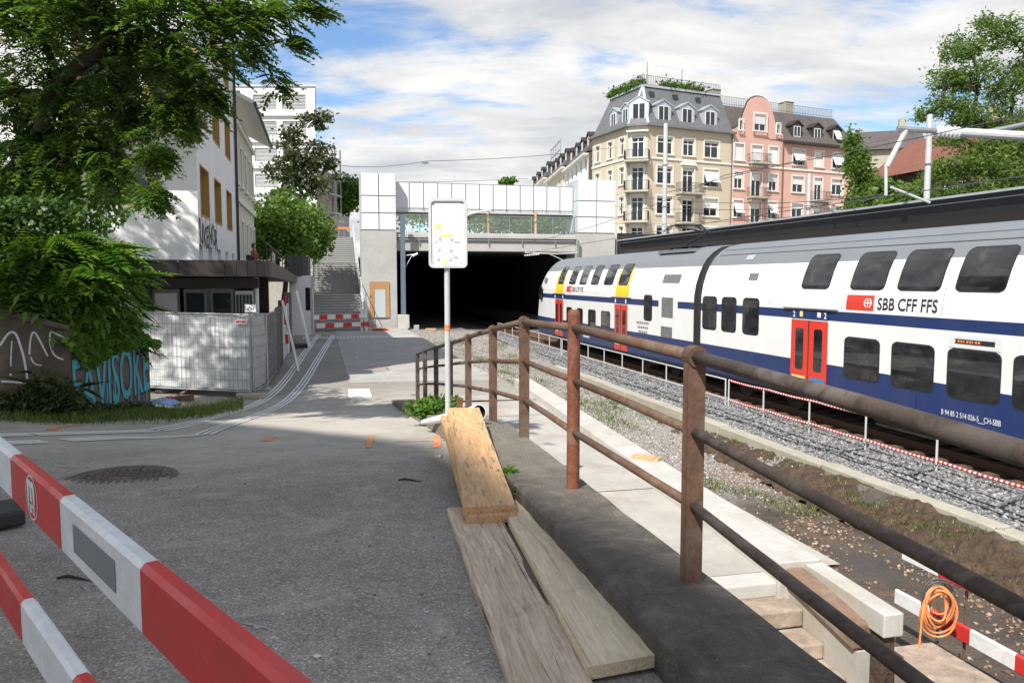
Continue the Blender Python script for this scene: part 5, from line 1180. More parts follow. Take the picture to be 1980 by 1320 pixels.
m.add(V[:2 * n] , [(i, (i + 1) % n, n + (i + 1) % n, n + i) for i in range(n)]); m.add(V[:n] + V[2 * n:3 * n], [(i, n + i, n + (i + 1) % n, (i + 1) % n) for i in range(n)]); m.build('tube', M['pvc'], pp, world=True, smooth=True)
m = MB(); m.add(V[2 * n:], [(i, n + i, n + (i + 1) % n, (i + 1) % n) for i in range(n)] + [tuple(range(n, 2 * n))]); m.build('bore', M['inside'], pp, world=True)
for k, (px, py, sc_, mat, nm, lb) in enumerate(((878, 782, 1.0, 'orangebrick', 'brick', 'orange hollow brick standing behind the sign pole'), (838, 776, 0.9, 'rust', 'tin_can', 'rusty crushed tin among the weeds by the sign'))):
    p = gnd(px, py + 4); m = MB(); m.prism([(-0.16 * sc_, -0.1, 0), (0.16 * sc_, -0.08, 0), (0.15 * sc_, 0.1, 0), (-0.16 * sc_, 0.1, 0)], (0.01, 0, 0.19 * sc_)); o = m.build(nm, M[mat], bevel=0.015); o.location = p; o.rotation_euler = (0.05, 0.08, 0.4 + k); setp(o, lb, nm.replace('_', ' '))
# ------------------------------------------------------------------ houses
class Frame:
    """a facade plane: u runs along it, v out of it towards the viewer"""
    def __init__(s, o, ux, n): s.o = Vector((o[0], o[1], 0)); s.ux = Vector((ux[0], ux[1], 0)).normalized(); s.n = Vector((n[0], n[1], 0)).normalized()
    def __call__(s, u, v, z): return s.o + s.ux * u + s.n * v + Vector((0, 0, z))
    def u_at(s, px):
        r = ray(px, 500); k = r.x        # x = k*y on the line of sight
        return (k * s.o.y - s.o.x) / (s.ux.x - k * s.ux.y)
    def at(s, px, py):
        u = s.u_at(px); y = s.o.y + s.ux.y * u; return u, CAMZ + ray(px, py).z * y
def fbox(F, u0, u1, v0, v1, z0, z1, m=None):
    m = m or MB(); m.prism([F(u0, v0, z0), F(u1, v0, z0), F(u1, v1, z0), F(u0, v1, z0)], (0, 0, z1 - z0)); return m
def wall(par, F, L, z0, z1, holes, mat, rev=0.2, u0=0.0, name='wall'):
    us = sorted(set([u0, L] + [x for h in holes for x in h[:2]])); zs = sorted(set([z0, z1] + [x for h in holes for x in h[2:4]])); m = MB()
    for i in range(len(us) - 1):
        for j in range(len(zs) - 1):
            cu, cz = (us[i] + us[i + 1]) / 2, (zs[j] + zs[j + 1]) / 2
            if any(h[0] < cu < h[1] and h[2] < cz < h[3] for h in holes): continue
            m.add([F(us[i], 0, zs[j]), F(us[i + 1], 0, zs[j]), F(us[i + 1], 0, zs[j + 1]), F(us[i], 0, zs[j + 1])], [(0, 1, 2, 3)])
    for a, b, c, d in [h[:4] for h in holes]:
        q = [(a, c), (b, c), (b, d), (a, d)]
        for k in range(4):
            p0, p1 = q[k], q[(k + 1) % 4]; m.add([F(p0[0], 0, p0[1]), F(p1[0], 0, p1[1]), F(p1[0], -rev, p1[1]), F(p0[0], -rev, p0[1])], [(0, 1, 2, 3)])
    return m.build(name, mat, par, world=True)
def window(par, F, u0, u1, z0, z1, rev=0.14, blind=0.0, trim='trim', frame='winframe', mull=1, transom=0.68, sill=True, tilt=False, trimw=0.16):
    m = MB(); fw = 0.07; y0, y1 = -rev - 0.05, -rev
    fbox(F, u0, u0 + fw, y0, y1, z0, z1, m); fbox(F, u1 - fw, u1, y0, y1, z0, z1, m); fbox(F, u0 + fw, u1 - fw, y0, y1, z0, z0 + fw, m); fbox(F, u0 + fw, u1 - fw, y0, y1, z1 - fw, z1, m)
    for k in range(mull): c = u0 + (u1 - u0) * (k + 1) / (mull + 1); fbox(F, c - 0.04, c + 0.04, y0, y1 - 0.004, z0 + fw, z1 - fw, m)
    if transom: zt_ = z0 + (z1 - z0) * transom; fbox(F, u0 + fw, u1 - fw, y0 + 0.004, y1 - 0.008, zt_ - 0.035, zt_ + 0.035, m)
    o = m.build('window', M[frame], par, world=True)
    m = MB(); m.add([F(u0 + 0.03, -rev - 0.035, z0 + 0.03), F(u1 - 0.03, -rev - 0.035, z0 + 0.03), F(u1 - 0.03, -rev - 0.035, z1 - 0.03), F(u0 + 0.03, -rev - 0.035, z1 - 0.03)], [(0, 1, 2, 3)]); m.build('pane', M['glass'], o, world=True)
    if blind:
        zb_ = z1 - (z1 - z0) * blind; m = MB()
        if tilt: m.prism([F(u0 + 0.02, -rev + 0.01, z1 - 0.05), F(u1 - 0.02, -rev + 0.01, z1 - 0.05), F(u1 - 0.02, 0.42, zb_), F(u0 + 0.02, 0.42, zb_)], F(0, 0.02, 0) - F(0, 0, 0))
        else: fbox(F, u0 + 0.02, u1 - 0.02, -rev + 0.005, -rev + 0.03, zb_, z1 - 0.01, m)
        m.build('blind', M['blind'], o, world=True)
    if trim:
        m = MB(); t_ = trimw; fbox(F, u0 - t_, u0 - 0.004, 0.002, 0.05, z0 - 0.0, z1, m); fbox(F, u1 + 0.004, u1 + t_, 0.002, 0.05, z0, z1, m); fbox(F, u0 - t_, u1 + t_, 0.002, 0.06, z1 + 0.004, z1 + t_, m)
        if sill: fbox(F, u0 - t_ - 0.04, u1 + t_ + 0.04, 0.002, 0.13, z0 - 0.12, z0 - 0.004, m)
        m.build('surround', M[trim], o, world=True)
    return o
def balcony(par, F, u0, u1, z, dep=1.0, h=0.95):
    m = MB(); fbox(F, u0, u1, 0.003, dep, z - 0.18, z, m); fbox(F, u0 + 0.15, u0 + 0.35, 0.003, dep * 0.6, z - 0.5, z - 0.182, m); fbox(F, u1 - 0.35, u1 - 0.15, 0.003, dep * 0.6, z - 0.5, z - 0.182, m); o = m.build('balcony', M['kerbconc'], par, world=True)
    m = MB(); r_ = 0.022
    c = [F(u0 + 0.04, 0.02, 0), F(u0 + 0.04, dep - 0.04, 0), F(u1 - 0.04, dep - 0.04, 0), F(u1 - 0.04, 0.02, 0)]
    for k in range(3):
        for hh in (h, 0.08): m.tube([c[k] + Vector((0, 0, z + hh)), c[k + 1] + Vector((0, 0, z + hh))], r_, 5)
        n = max(2, int((c[k + 1] - c[k]).length / 0.14))
        for i in range(n + 1): p = c[k].lerp(c[k + 1], i / n) + Vector((0, 0, z)); m.tube([p + Vector((0, 0, 0.05)), p + Vector((0, 0, h))], 0.013, 4, cap=False)
    m.build('balustrade', M['darkmetal'], o, world=True)
def dormer(par, F, u0, u1, z0, z1, dep, wallmat, roofmat, back=3.0, peak=0.5, blind=0.0, vs=0.0):
    m = MB(); fr = -dep; mid = (u0 + u1) / 2; wu0, wu1, wz0, wz1 = u0 + 0.3, u1 - 0.3, z0 + 0.42, z1 - 0.12
    a = [F(u0, fr, z0), F(u1, fr, z0), F(u1, fr, z1), F(mid, fr, z1 + peak), F(u0, fr, z1)]
    m.prism(a, F(0, -back, 0) - F(0, 0, 0)); o = m.build('dormer', M[wallmat], par, world=True)
    m = MB(); e = 0.14
    for s_ in (u0 - e, u1 + e): m.prism([F(s_, fr + 0.12, z1 - e * 0.8), F(mid, fr + 0.12, z1 + peak + 0.02), F(mid, fr + 0.12, z1 + peak + 0.12), F(s_, fr + 0.12, z1 - e * 0.8 + 0.1)], F(0, -back, 0) - F(0, 0, 0))
    m.build('dormer_roof', M[roofmat], o, world=True)
    G = Frame(F(0, fr + 0.004, 0), F.ux, F.n); m = MB(); fw = 0.06
    fbox(G, wu0, wu1, 0, 0.03, wz0, wz0 + fw, m); fbox(G, wu0, wu1, 0, 0.03, wz1 - fw, wz1, m); fbox(G, wu0, wu0 + fw, 0, 0.03, wz0 + fw, wz1 - fw, m); fbox(G, wu1 - fw, wu1, 0, 0.03, wz0 + fw, wz1 - fw, m); fbox(G, mid - 0.04, mid + 0.04, 0, 0.028, wz0 + fw, wz1 - fw, m); m.build('dormer_window', M['winframe'], o, world=True)
    m = MB(); fbox(G, wu0 + 0.02, wu1 - 0.02, 0.002, 0.012, wz0 + 0.02, wz1 - 0.02, m); m.build('pane', M['glass'], o, world=True)
    if blind: m = MB(); m.prism([G(wu0, 0.04, wz1), G(wu1, 0.04, wz1), G(wu1, 0.6, wz1 - blind), G(wu0, 0.6, wz1 - blind)], G(0, 0.02, 0) - G(0, 0, 0)); m.build('blind', M['blind'], o, world=True)
# ---- cream corner house and pink house on the slope
A = (13.6, 80.0); FR = Frame(A, (math.cos(R(26)), math.sin(R(26))), (math.sin(R(26)), -math.cos(R(26))))
Bc = Vector((11.75, 80.6)); Cc = Vector((8.86, 87.8)); BASE = 6.0; EV = 18.75
def frame_between(p, q):               # p on the left, q on the right as seen
    d = Vector((q[0] - p[0], q[1] - p[1])).normalized(); return Frame(p, d, (d.y, -d.x)), (Vector(q[:2]) - Vector(p[:2])).length
FC, LC = frame_between(Bc, A); FLf, LLf = frame_between(Cc, Bc)
cream = thing('cream_house', 'cream corner apartment house with grey slate mansard roof and planted roof terrace', 'house', (A[0], A[1], BASE))
LCR = FR.u_at(1412); rows = [(16.15, 17.85), (13.15, 14.9), (10.1, 11.9), (7.1, 8.9)]
cols = [FR.u_at(x) for x in (1283, 1328, 1372)]
holes = []; specs = []
for ri, (z0, z1) in enumerate(rows):
    for ci, u in enumerate(cols):
        dr = ci == 1 and ri in (1, 2); w_ = 0.95 if ci != 1 else 0.72
        specs.append((u - w_, u + w_, z0 - (0.75 if dr else 0), z1, ri, ci))
holes = [s_[:4] for s_ in specs]; wall(cream, FR, LCR, BASE, EV, holes, M['cream'])
rr = random.Random(3)
for (a, b, c, d, ri, ci) in specs: window(cream, FR, a, b, c, d, blind=(0.75 if (ri, ci) == (1, 2) else 0.55 if (ri, ci) == (2, 2) else 0.12), tilt=(ri, ci) == (1, 2), mull=1 if ci != 1 else 1, transom=0.7)
for ri in (1, 2): balcony(cream, FR, cols[1] - 1.55, cols[1] + 1.55, rows[ri][0] - 0.8)
m = MB(); m.prism([FR(cols[1] - 1.0, 0.003, 15.15), FR(cols[1] + 1.0, 0.003, 15.15)] + [FR(cols[1] + 1.0 * math.cos(R(q)), 0.003, 15.15 + 0.55 * math.sin(R(q))) for q in range(15, 180, 15)], FR(0, 0.22, 0) - FR(0, 0, 0)); m.build('door_pediment', M['trim'], cream, world=True)
ch = [(LC / 2 - 0.6, LC / 2 + 0.6, z0 - 0.75, z1) for z0, z1 in rows]; wall(cream, FC, LC, BASE, EV, ch, M['cream'])
for k, h in enumerate(ch): window(cream, FC, *h, transom=0.75, blind=0.1); 
for k in range(4): balcony(cream, FC, LC / 2 - 1.25, LC / 2 + 1.25, rows[k][0] - 0.8, 1.1)
fbm = fbox(FC, LC / 2 - 1.1, LC / 2 + 1.1, 0.003, 0.5, 18.2, 18.32); fbm.build('awning_case', M['winframe'], cream, world=True)
lu = [LLf * 0.16, LLf * 0.52, LLf * 0.84]; lh = [(u - 0.5, u + 0.5, z0, z1) for z0, z1 in rows for u in lu]; wall(cream, FLf, LLf, BASE, EV, lh, M['cream'])
for h in lh: window(cream, FLf, *h, transom=0.7)
for F_, L_ in ((FR, LCR), (FC, LC), (FLf, LLf)):
    m = MB(); fbox(F_, -0.15, L_ + 0.12, 0.003, 0.5, EV, EV + 0.22, m); o = m.build('eaves', M['grille'], cream, world=True)
    m = MB(); fbox(F_, 0.0, L_, 0.004, 0.10, 15.55, 15.75, m); m.build('string_course', M['trim'], cream, world=True)
# mansard: sloped faces from the eaves to the terrace edge
INS = 2.2; TZ = 23.2
def corner_in(Fa, La, ins): return Fa
def off_pt(p, n1, n2, d):
    a = Vector((n1.x, n1.y)); b = Vector((n2.x, n2.y)); k = (a + b); k = k / (1 + a.dot(b)); return Vector((p[0] - k.x * d, p[1] - k.y * d))
Rp = FR(LCR, 0, 0); pts = [Cc, Bc, Vector(A), Vector((Rp.x, Rp.y))]
nn = [FLf.n, FC.n, FR.n]; inn = [off_pt(pts[0], FLf.n, FLf.n, INS), off_pt(pts[1], FLf.n, FC.n, INS), off_pt(pts[2], FC.n, FR.n, INS), off_pt(pts[3], FR.n, FR.n, INS)]
m = MB()
for k in range(3): m.add([(*pts[k], EV + 0.23), (*pts[k + 1], EV + 0.23), (*inn[k + 1], TZ), (*inn[k], TZ)], [(0, 1, 2, 3)])
bk = [Vector((inn[3].x - 3, inn[3].y + 12)), Vector((inn[0].x + 3, inn[0].y + 8))]
m.add([(*p, TZ - 0.01) for p in inn + bk], [tuple(range(6))]); m.add([(*pts[3], EV + 0.2), (*bk[0], EV + 0.2), (*bk[0], TZ - 0.01), (*inn[3], TZ - 0.01)], [(0, 1, 2, 3)]); m.add([(*bk[1], BASE), (*pts[0], BASE), (*pts[0], EV + 0.2), (*inn[0], TZ - 0.01), (*bk[1], TZ - 0.01)], [(0, 1, 2, 3, 4)])
m.build('roof', M['slate'], cream, world=True)
for k in (1, 2):
    m = MB(); m.bar((*pts[k], EV + 0.3), (*inn[k], TZ), 0.28, 0.1); m.build('hip_flashing', M['zinc'], cream, world=True)
m = MB()
for k in range(3): m.bar((*inn[k], TZ + 0.08), (*inn[k + 1], TZ + 0.08), 0.35, 0.22)
m.build('terrace_edge', M['zinc'], cream, world=True)
for u in cols: dormer(cream, FR, u - 0.95, u + 0.95, EV + 0.25, EV + 2.35, 0.35, 'zinc', 'zinc', 1.6, 0.45)
dormer(cream, FC, LC / 2 - 0.95, LC / 2 + 0.95, EV + 0.25, EV + 2.5, 0.35, 'panelwhite', 'zinc', 1.6, 0.5)
for u in (lu[1], lu[2]): dormer(cream, FLf, u - 0.8, u + 0.8, EV + 0.25, EV + 2.2, 0.35, 'zinc', 'zinc', 1.6, 0.4)
for u in cols: m = MB(); fbox(FR, u - 0.85, u - 0.3, -1.98, -1.55, TZ - 1.25, TZ - 0.6, m); m.build('roof_window', M['glass'], cream, world=True)
rt = MB()
for k in range(3):
    a = Vector((*inn[k], TZ)); b = Vector((*inn[k + 1], TZ)); n = max(2, int((b - a).length / 0.22))
    for hh in (0.25, 1.15): rt.tube([a + Vector((0, 0, hh)), b + Vector((0, 0, hh))], 0.025, 5)
    for i in range(n + 1): p = a.lerp(b, i / n); rt.tube([p, p + Vector((0, 0, 1.15))], 0.014, 4, cap=False); rt.tube([p + Vector((0, 0, 0.3)), a.lerp(b, min(1, (i + 1) / n)) + Vector((0, 0, 1.1))], 0.012, 4, cap=False)
rt.build('terrace_railing', M['darkmetal'], cream, world=True)
c0 = Vector((*inn[2], TZ)); m = MB(); q = [FR(3.5, -3.0, TZ + 2.5), FR(7.2, -3.0, TZ + 2.5), FR(8.2, -5.2, TZ + 3.2), FR(4.5, -5.2, TZ + 3.2)]; m.prism(q, (0, 0, 0.05)); 
for p in q: m.tube([Vector((p.x, p.y, TZ)), p], 0.04, 5)
m.build('awning', M['blind'], cream, world=True)
p = Vector((inn[1].x + 0.8, inn[1].y + 3, TZ)); m = MB(); m.tube([p, p + Vector((0, 0, 3.2))], 0.22, 10); m.build('flue', M['galvpaint'], cream, world=True)
for u in (LCR - 0.15,):
    m = MB(); m.tube([FR(u, 0.1, BASE), FR(u, 0.1, EV)], 0.06, 6); m.build('downpipe', M['rust'], cream, world=True)
# ---- pink house
pink = thing('pink_house', 'pink apartment house with a curved gable and brown mansard roof', 'house', tuple(FR(LCR + 9, 0, BASE)))
U0, U1, U2 = LCR + 0.02, FR.u_at(1507), FR.u_at(1647); FP = Frame(FR(0, 0.06, 0), FR.ux, FR.n)
gc = [FR.u_at(x) for x in (1424, 1458, 1490)]; rc = [FR.u_at(x) for x in (1538, 1577, 1613)]; specs = []
for ri, (z0, z1) in enumerate(rows):
    for ci, u in enumerate(gc): w_ = 0.62 if ci != 1 else 0.72; specs.append((u - w_, u + w_, z0 - (0.75 if ci == 1 and ri else 0), z1, ri, ci, 0))
    for ci, u in enumerate(rc): w_ = 0.85 if ci != 1 else 0.62; specs.append((u - w_, u + w_, z0 - (0.75 if ci == 1 and ri else 0), z1, ri, ci, 1))
wall(pink, FP, U2, BASE, EV - 0.35, [s_[:4] for s_ in specs], M['pink'], u0=U0)
gm = (U0 + U1) / 2; gw = (U1 - U0) / 2
gz = [(a_, z_ if z_ < 19.36 else 19.35 + (z_ - 19.35) * 0.84) for a_, z_ in [(1.0, EV - 0.35), (1.0, 19.35), (0.93, 19.4), (0.80, 19.75), (0.70, 20.3), (0.64, 20.95), (0.60, 21.5), (0.56, 21.8), (0.52, 22.2), (0.44, 22.9), (0.32, 23.4), (0.16, 23.68)]]
poly = [FP(gm + gw * a, 0, z) for a, z in gz] + [FP(gm, 0, 23.04)] + [FP(gm - gw * a, 0, z) for a, z in reversed(gz)]
m = MB(); m.prism(poly, FP(0, -0.4, 0) - FP(0, 0, 0)); m.build('gable', M['pink'], pink, world=True)
m = MB(); cpz = [FP(gm + gw * a, -0.2, z + 0.05) for a, z in gz[1:]] + [FP(gm, -0.2, 23.09)] + [FP(gm - gw * a, -0.2, z + 0.05) for a, z in reversed(gz[1:])]; m.tube(cpz, 0.11, 6); m.build('gable_coping', M['brownmetal'], pink, world=True)
GF = Frame(FP(0, 0.20, 0), FP.ux, FP.n)
window(pink, GF, gm - 0.85, gm + 0.85, 19.4, 21.2, rev=0.13, blind=0.6); window(pink, GF, gm - gw * 0.82, gm - gw * 0.82 + 0.5, 19.3, 20.4, rev=0.13, mull=0, transom=0, trimw=0.1); window(pink, GF, gm + gw * 0.82 - 0.5, gm + gw * 0.82, 19.3, 20.4, rev=0.13, mull=0, transom=0, trimw=0.1)
for (a, b, c, d, ri, ci, sec_) in specs:
    bl = {(0, 0, 0): 0.97, (0, 1, 0): 0.9, (0, 2, 0): 0.97, (1, 0, 0): 0.4, (1, 2, 0): 0.45, (2, 0, 0): 0.75, (2, 2, 0): 0.7, (0, 0, 1): 0.75, (0, 1, 1): 0.95, (0, 2, 1): 0.8, (1, 0, 1): 0.5, (1, 2, 1): 0.35}.get((ri, ci, sec_), 0.3)
    window(pink, FP, a, b, c, d, blind=bl, mull=1, tilt=(ri, ci, sec_) in ((2, 0, 0), (2, 2, 0), (0, 2, 1), (0, 0, 1)), transom=0.0 if bl > 0.8 else 0.7)
for ri in (1, 2, 3): balcony(pink, FP, gc[1] - 1.3, gc[1] + 1.3, rows[ri][0] - 0.8 + (0 if ri else 2.2))
balcony(pink, FP, gc[1] - 1.3, gc[1] + 1.3, rows[0][0] - 0.15, 1.0, 0.9); balcony(pink, FP, rc[1] - 1.3, rc[1] + 1.3, rows[1][0] - 0.8); balcony(pink, FP, rc[1] - 1.3, rc[1] + 1.3, rows[2][0] - 0.8)
m = MB(); fbox(FP, U1 + 0.02, U2 + 0.5, 0.003, 0.6, EV - 0.35, EV - 0.1, m); m.build('eaves', M['brownmetal'], pink, world=True)
m = MB(); fbox(FP, U0 + 0.02, U2, 0.004, 0.1, 15.55, 15.75, m); m.build('string_course', M['trim'], pink, world=True)
m = MB(); RZ = 22.3; V = [FP(U0, -0.1, EV - 0.1), FP(U2 + 0.3, 0.4, EV - 0.1), FP(U2 - 1.2, -2.3, RZ), FP(U0, -2.3, RZ), FP(U0, -12, RZ), FP(U2 - 1.2, -12, RZ), FP(U2 + 0.3, -12, EV - 0.1)]
m.add(V, [(0, 1, 2, 3), (3, 2, 5, 4), (1, 6, 5, 2)]); m.build('roof', M['brownslate'], pink, world=True)
m = MB(); m.add([FP(U2, 0, BASE), FP(U2, -12, BASE), FP(U2, -12, EV), FP(U2, 0, EV)], [(0, 1, 2, 3)]); m.build('end_wall', M['pink'], pink, world=True)
for k, u in enumerate(rc): dormer(pink, FP, u - 0.8, u + 0.8, EV + 0.15, EV + 1.85, 0.35, 'brownmetal', 'brownmetal', 1.8, 0.45, 1.1 if k == 2 else 0)
m = MB(); a, b = FP(U0, -2.4, RZ), FP(U2 - 1.2, -2.4, RZ); n = 70
for hh in (0.2, 1.0): m.tube([a + Vector((0, 0, hh)), b + Vector((0, 0, hh))], 0.022, 5)
for i in range(n):
    p, q = a.lerp(b, i / n), a.lerp(b, (i + 1) / n); m.tube([p, p + Vector((0, 0, 1.0))], 0.014, 4, cap=False); m.tube([p + Vector((0, 0, 0.2)), q + Vector((0, 0, 1.0))], 0.012, 4, cap=False)
m.build('roof_railing', M['darkmetal'], pink, world=True)
for u, w_, h in ((U0 - 0.3 + 0.2, 0.55, 1.9), (FR.u_at(1553), 0.6, 1.6)):
    m = MB(); fbox(FP, u, u + w_ * 2, -4.5, -3.3, RZ - 0.2, RZ + h, m); o = m.build('chimney', M['kerbconc'], pink, world=True); m = MB(); fbox(FP, u - 0.1, u + w_ * 2 + 0.1, -4.6, -3.2, RZ + h + 0.003, RZ + h + 0.15, m); m.build('chimney_cap', M['trim'], o, world=True)
m = MB(); m.tube([FP(U1, 0.1, BASE), FP(U1, 0.1, EV - 0.3)], 0.07, 6); m.build('downpipe', M['rust'], pink, world=True)
# ---- row of houses receding behind the cream house
dirL = Vector((-0.10, 0.995)).normalized(); cur = Vector((8.6, 89.5))
for k in range(3):
    L = (15, 17, 22)[k]; far = cur + dirL * L; Fh, Lh = frame_between(far, cur); ev = (17.6, 18.2, 19.0)[k]
    h = thing('terraced_house', ('white terraced house with brown mansard roof next to the cream house', 'middle terraced house of the receding row with brown dormers', 'farthest pale terraced house of the receding row with scaffold')[k], 'house', (cur.x, cur.y, BASE), 0, 'houses receding behind the cream house')
    hs = [(u - 0.55, u + 0.55, z0, z0 + 1.7) for z0 in (9.5, 12.6, 15.5) for u in np.linspace(1.6, Lh - 1.6, 5)]
    wall(h, Fh, Lh, BASE, ev, hs, M['white' if k != 1 else 'yellowish'])
    for q in hs: window(h, Fh, *q, trim=None)
    m = MB(); m.add([Fh(0, 0.5, ev), Fh(Lh, 0.5, ev), Fh(Lh, -2.0, ev + 3.4), Fh(0, -2.0, ev + 3.4), Fh(0, -9, ev + 3.6), Fh(Lh, -9, ev + 3.6), Fh(Lh, -9, BASE), Fh(Lh, 0, BASE), Fh(Lh, 0, ev), Fh(0, 0.5, ev)], [(0, 1, 2, 3), (3, 2, 5, 4), (1, 5, 2), (7, 6, 5, 8)]); m.build('roof', M['brownslate'], h, world=True)
    m = MB(); fbox(Fh, 0, Lh, 0.003, 0.6, ev - 0.2, ev - 0.004, m); m.build('eaves', M['trim'], h, world=True)
    for u in np.linspace(2, Lh - 2, 4): dormer(h, Fh, u - 0.7, u + 0.7, ev + 0.5, ev + 2.2, 0.35, 'brownmetal', 'brownmetal', 1.5, 0.4)
    if k == 2:
        m = MB()
        for zz_ in (ev + 3.7, ev + 5.2, ev + 6.6): m.tube([Fh(6, -3, zz_), Fh(16, -3, zz_)], 0.07, 5); m.tube([Fh(6, -7, zz_), Fh(16, -7, zz_)], 0.07, 5)
        for u in np.linspace(6, 16, 5): m.tube([Fh(u, -3, ev + 3.4), Fh(u, -3, ev + 7)], 0.07, 5); m.tube([Fh(u, -7, ev + 3.4), Fh(u, -7, ev + 7)], 0.07, 5)
        m.build('scaffold', M['galv'], h, world=True)
    cur = far + dirL * 0.15
# small works cabin and hoarding at the slope beside the right tower
wc = thing('works_hoarding', 'dark green site hoarding beside the right portal tower', 'hoarding', tuple(W(21.5, 50.9, 0.3)), PHI)
for k in range(4): pbox('hoarding_board', 19.75 + k * 1.3, 21.02 + k * 1.3, 50.95, 51.0, 4.3, 6.6 - 0.05 * (k % 2), M['darkmetal'], wc)
# ---- house with red roof and grey neighbours beyond the right tree
def simple_house(name, label, px0, px1, d0, d1, base, ev, ridge, wallm, roofm, nwin, rows_, gable_px=None):
    p0 = pt(px0, 500, d0); p1 = pt(px1, 500, d1); F_, L_ = frame_between(p0, p1); o = thing(name, label, 'house', (p0.x, p0.y, base))
    hs = [(u - 0.55, u + 0.55, z0, z0 + 1.5) for z0 in rows_ for u in np.linspace(1.5, L_ - 1.5, nwin)]; wall(o, F_, L_, base, ev, hs, M[wallm])
    for q in hs: window(o, F_, *q, trim=None, rev=0.12)
    m = MB(); W_ = 9; m.add([F_(-0.5, 0.6, ev), F_(L_ + 0.5, 0.6, ev), F_(L_ + 0.5, -W_ / 2, ridge), F_(-0.5, -W_ / 2, ridge), F_(-0.5, -W_ - 0.6, ev), F_(L_ + 0.5, -W_ - 0.6, ev)], [(0, 1, 2, 3), (3, 2, 5, 4)]); m.add([F_(0, 0, base), F_(0, -W_, base), F_(0, -W_, ev), F_(0, -W_ / 2, ridge), F_(0, 0, ev)], [(0, 1, 2, 3, 4)]); m.build('roof', [M[roofm]], o, world=True)
    m = MB(); fbox(F_, 0.4, L_ - 0.2, -W_ + 0.1, -0.35, base, ev - 0.2, m); m.build('side_wall', M[wallm], o, world=True)
    m = MB(); fbox(F_, L_ * 0.7, L_ * 0.7 + 0.8, -W_ / 2 - 0.6, -W_ / 2 + 0.3, ridge - 0.8, ridge + 1.4, m); m.build('chimney', M['kerbconc'], o, world=True); return o
simple_house('red_roofed_house', 'brown house with a red tiled roof behind the feathery tree', 1680, 1880, 74, 62, 6.3, 12.6, 16.4, 'earth', 'redtile', 6, (9.8,))
simple_house('grey_gabled_house', 'grey gabled house behind the red tiled roof', 1660, 1775, 98, 96, 6.3, 19.2, 22.2, 'kerbconc', 'brownslate', 3, (15.5,))
# ------------------------------------------------------------------ left side: white house, pale yellow house, modern block
KS, KT = -3.2, 21.3
wh = thing('white_house', 'white rendered house with ochre window frames and black graffiti', 'house', tuple(W(KS, KT, 0.5)), PHI)
FS_ = Frame(W(KS, KT, 0), (TX, TY), (SX, SY)); FF = Frame(W(-13.0, KT, 0), (SX, SY), (-TX, -TY))
HT = 13.4; SL = 11.3
def sideuz(px, py): p = ps(px, py, KS); return ST(p)[1] - KT, p.z
hs = []
for a, b, ya, yb in ((388, 405, 372 - 50, 418), (415, 428, 352, 436), (438, 448, 377, 448)):
    ua, _ = sideuz(a, 400); ub, _ = sideuz(b, 400); um = (a + b) / 2; hs.append((ua, ub))
zA0, zA1 = 5.2, 6.62
hol = [(a, b, zA0 + k * 2.55, zA1 + k * 2.55) for k in range(3) for a, b in hs] + [(u, u + 0.9, 3.97, 4.4) for u in (1.2, 3.2, 5.3, 7.4, 9.4)]
wall(wh, FS_, SL, 3.55, HT, hol, M['white'], 0.28)
for q in hol[:9]:
    o = window(wh, FS_, *q, rev=0.26, trim=None, frame='ochre', mull=0, transom=0)
    m = MB(); e = 0.05
    for (x0_, x1_, y0_, y1_) in ((q[0], q[0] + e, q[2], q[3]), (q[1] - e, q[1], q[2], q[3]), (q[0] + e, q[1] - e, q[2], q[2] + e), (q[0] + e, q[1] - e, q[3] - e, q[3])): fbox(FS_, x0_ + 0.002, x1_ - 0.002, -0.258, 0.012, y0_ + 0.002, y1_ - 0.002, m)
    m.build('ochre_reveal', M['ochre'], o, world=True)
for q in hol[9:]: window(wh, FS_, *q, rev=0.26, trim=None, frame='winframe', mull=0, transom=0)
LF = 13.0 - 3.2
def frontuz(px, py): p = ptk(px, py, KT); return ST(p)[0] + 13.0, p.z
fu0, fz0 = frontuz(172, 396); fu1, fz1 = frontuz(292, 308)
fh = [(fu0, fu1, fz0, fz1), (fu0 - 0.2, fu0 + 1.1, fz0 + 2.4, fz1 + 2.7), (fu0 + 1.4, fu0 + 2.5, fz0 + 2.4, fz1 + 2.7), (fu0 + 1.4, fu0 + 2.4, fz0 + 5.0, fz1 + 5.2)]
wall(wh, FF, LF, 3.55, HT, fh, M['white'], 0.28)
for q in fh: window(wh, FF, *q, rev=0.26, trim='ochre', frame='ochre', mull=1, transom=0, sill=False, trimw=0.06)
balcony(wh, FF, fu0 - 0.5, fu0 + 2.8, fz0 + 2.25, 1.1, 1.0)
m = MB(); m.prism([W(KS + 0.3, KT - 0.4, HT), W(KS + 0.3, KT + SL, HT), W(-13, KT + SL, HT), W(-13, KT - 0.4, HT)], (0, 0, 0.4)); m.build('roof', M['brownslate'], wh, world=True)
for t_, dx in ((0.06, 0.06), (SL - 0.1, 0.07)):
    m = MB(); m.tube([FS_(t_, dx, 3.9), FS_(t_, dx, HT)], 0.055, 8); m.build('downpipe', M['darkmetal'], wh, world=True)
